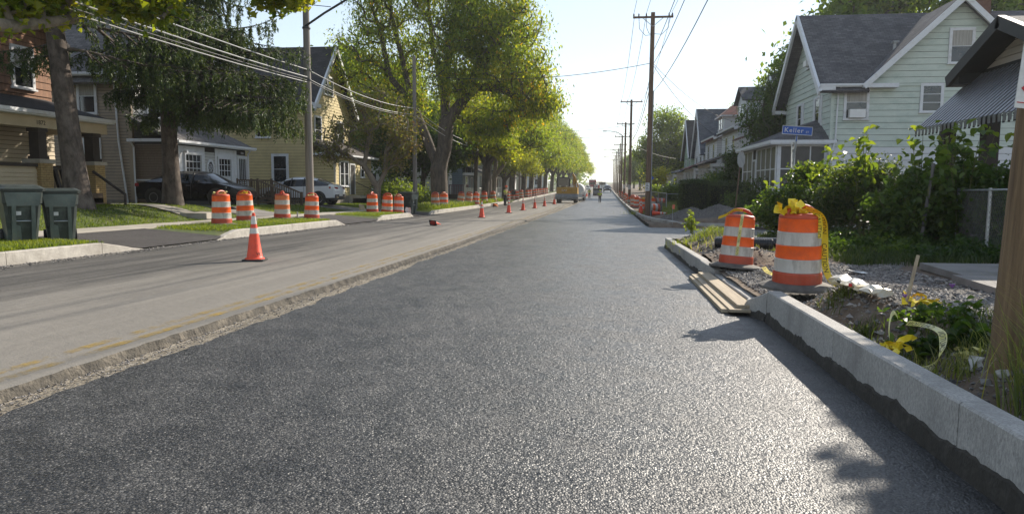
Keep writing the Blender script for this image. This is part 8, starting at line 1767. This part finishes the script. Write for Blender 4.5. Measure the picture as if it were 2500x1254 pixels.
MB().box(.30, .335, -.125, -.118, .05, .085).build('printed_logo', M['red'], bag); MB().box(.12, .2, -.13, -.122, .06, .085).build('printed_text', M['ink'], bag)
stk = thing('wooden_stake', 'thin wooden survey stake standing askew in the gravel', 'stake', (2.93, 7.35, gz(2.93, 7.35))); MB().tube([(0, 0, -.1), (.13, .05, .52)], [.018, .017], 4).build('shaft', M['lumber'], stk)
def scrap(label, x, y, s, m, seed, dz=.03, up=0):
    rs = np.random.RandomState(seed); V = [((i-1)*s+rs.randn()*s*.2, (0 if up else (j-1)*s)+rs.randn()*s*.2, abs(rs.randn())*s*.25+((j)*s if up else 0)) for j in range(3) for i in range(3)]; t = MB().add(V, [(j*3+i, j*3+i+1, (j+1)*3+i+1, (j+1)*3+i) for j in range(2) for i in range(2)]); o = t.build('litter_scrap', M[m]); o.location = (x, y, gz(x, y)+dz); return tag(o, label, 'litter')
scrap('white paper scrap standing in the weeds left of the big pole', 2.62, 5.3, .045, 'white', 1, .02, 1); scrap('flat white board scrap on the gravel under the thicket', 3.9, 11.6, .12, 'white', 2); scrap('pale crumpled scrap in the grass at the left curb near the bin', -10.6, 37.6, .16, 'sign_white', 3, .05, 1); scrap('brown leaf on the old lane', -5.6, 8.6, .03, 'brick', 4, .01)
tag(MB().tube([(3.0, 9.9, gz(3, 9.9)+.05), (3.5, 9.75, gz(3.5, 9.75)+.06)], .012, 5).build('stick', M['wood_pole']), 'thin dark stick lying on the gravel right of the largest drum', 'stick')
sk = thing('dry_roots', 'pale dry grass stalks and roots arching out of the trench by the pole', 'roots', (2.75, 5.0, float(P(5))+.1)); rs = np.random.RandomState(9)
for k in range(16): a = rs.rand()*6.28; L = .2+.25*rs.rand(); MB().tube([(0+rs.randn()*.08, rs.randn()*.12, .1), (math.cos(a)*L*.5, math.sin(a)*L*.5, .16+.1*rs.rand()), (math.cos(a)*L, math.sin(a)*L, -.08)], [.003, .0025, .0015], 4).build('stalk', M['lumber'], sk)
for k, (x, y, s, lb_) in enumerate([(2.72, 4.75, .06, 'largest fieldstone in the dirt at the foot of the near pole'), (2.62, 4.95, .05, 'rounded stone left of the largest one by the near pole'), (2.9, 4.85, .045, 'stone right under the scrap by the near pole')]):
    rs = np.random.RandomState(k); import bmesh
    bm = bmesh.new(); bmesh.ops.create_icosphere(bm, subdivisions=2, radius=s)
    for v in bm.verts: v.co *= 1+.18*rs.randn()*.6; v.co.z *= .7
    me = bpy.data.meshes.new('stone'); bm.to_mesh(me); bm.free(); o = ob('stone', me, M['granite']); o.location = (x, y, gz(x, y)+s*.35); tag(o, lb_, 'stone')
# water valve / hydrant stub, small stuff on the left verge
vb = thing('survey_stub', 'small grey metal stub beside the faded drum on the verge', 'pipe stub', (-11.6, 25.75, gz(-11.6, 25.75))); MB().tube([(0, 0, 0), (0, 0, .3)], .03, 8).tube([(-.09, 0, .1), (.05, 0, .1)], .03, 8).build('tube', M['galv'], vb)
scrap('orange-brown cardboard lump beside the drum under the rusty maple', -11.95, 34.0, .16, 'lumber', 8, .08, 1)
bar = thing('barricade', 'low orange and white striped barricade board by the far right kerb', 'barricade', (2.3, 77, gz(2.3, 77))); MB().box(0, 1.2, -.02, .02, .55, .8).build('board', M['or_band'], bar); MB().box(0, 1.2, -.02, .02, .25, .48).build('board', M['wh_band'], bar); MB().box(.1, .16, -.2, .2, 0, .85).box(1.04, 1.1, -.2, .2, 0, .85).build('frame', M['lumber'], bar)
pf = thing('marking_flag', 'small pink marking flag behind the second large drum', 'flag', (3.1, 24.5+9, gz(3.1, 33.5))); MB().tube([(0, 0, 0), (0, 0, .9)], .008, 4).build('staff', M['galv'], pf); MB().box(-.02, .09, -.004, .004, .72, .92).build('cloth', M['hat_or'], pf)
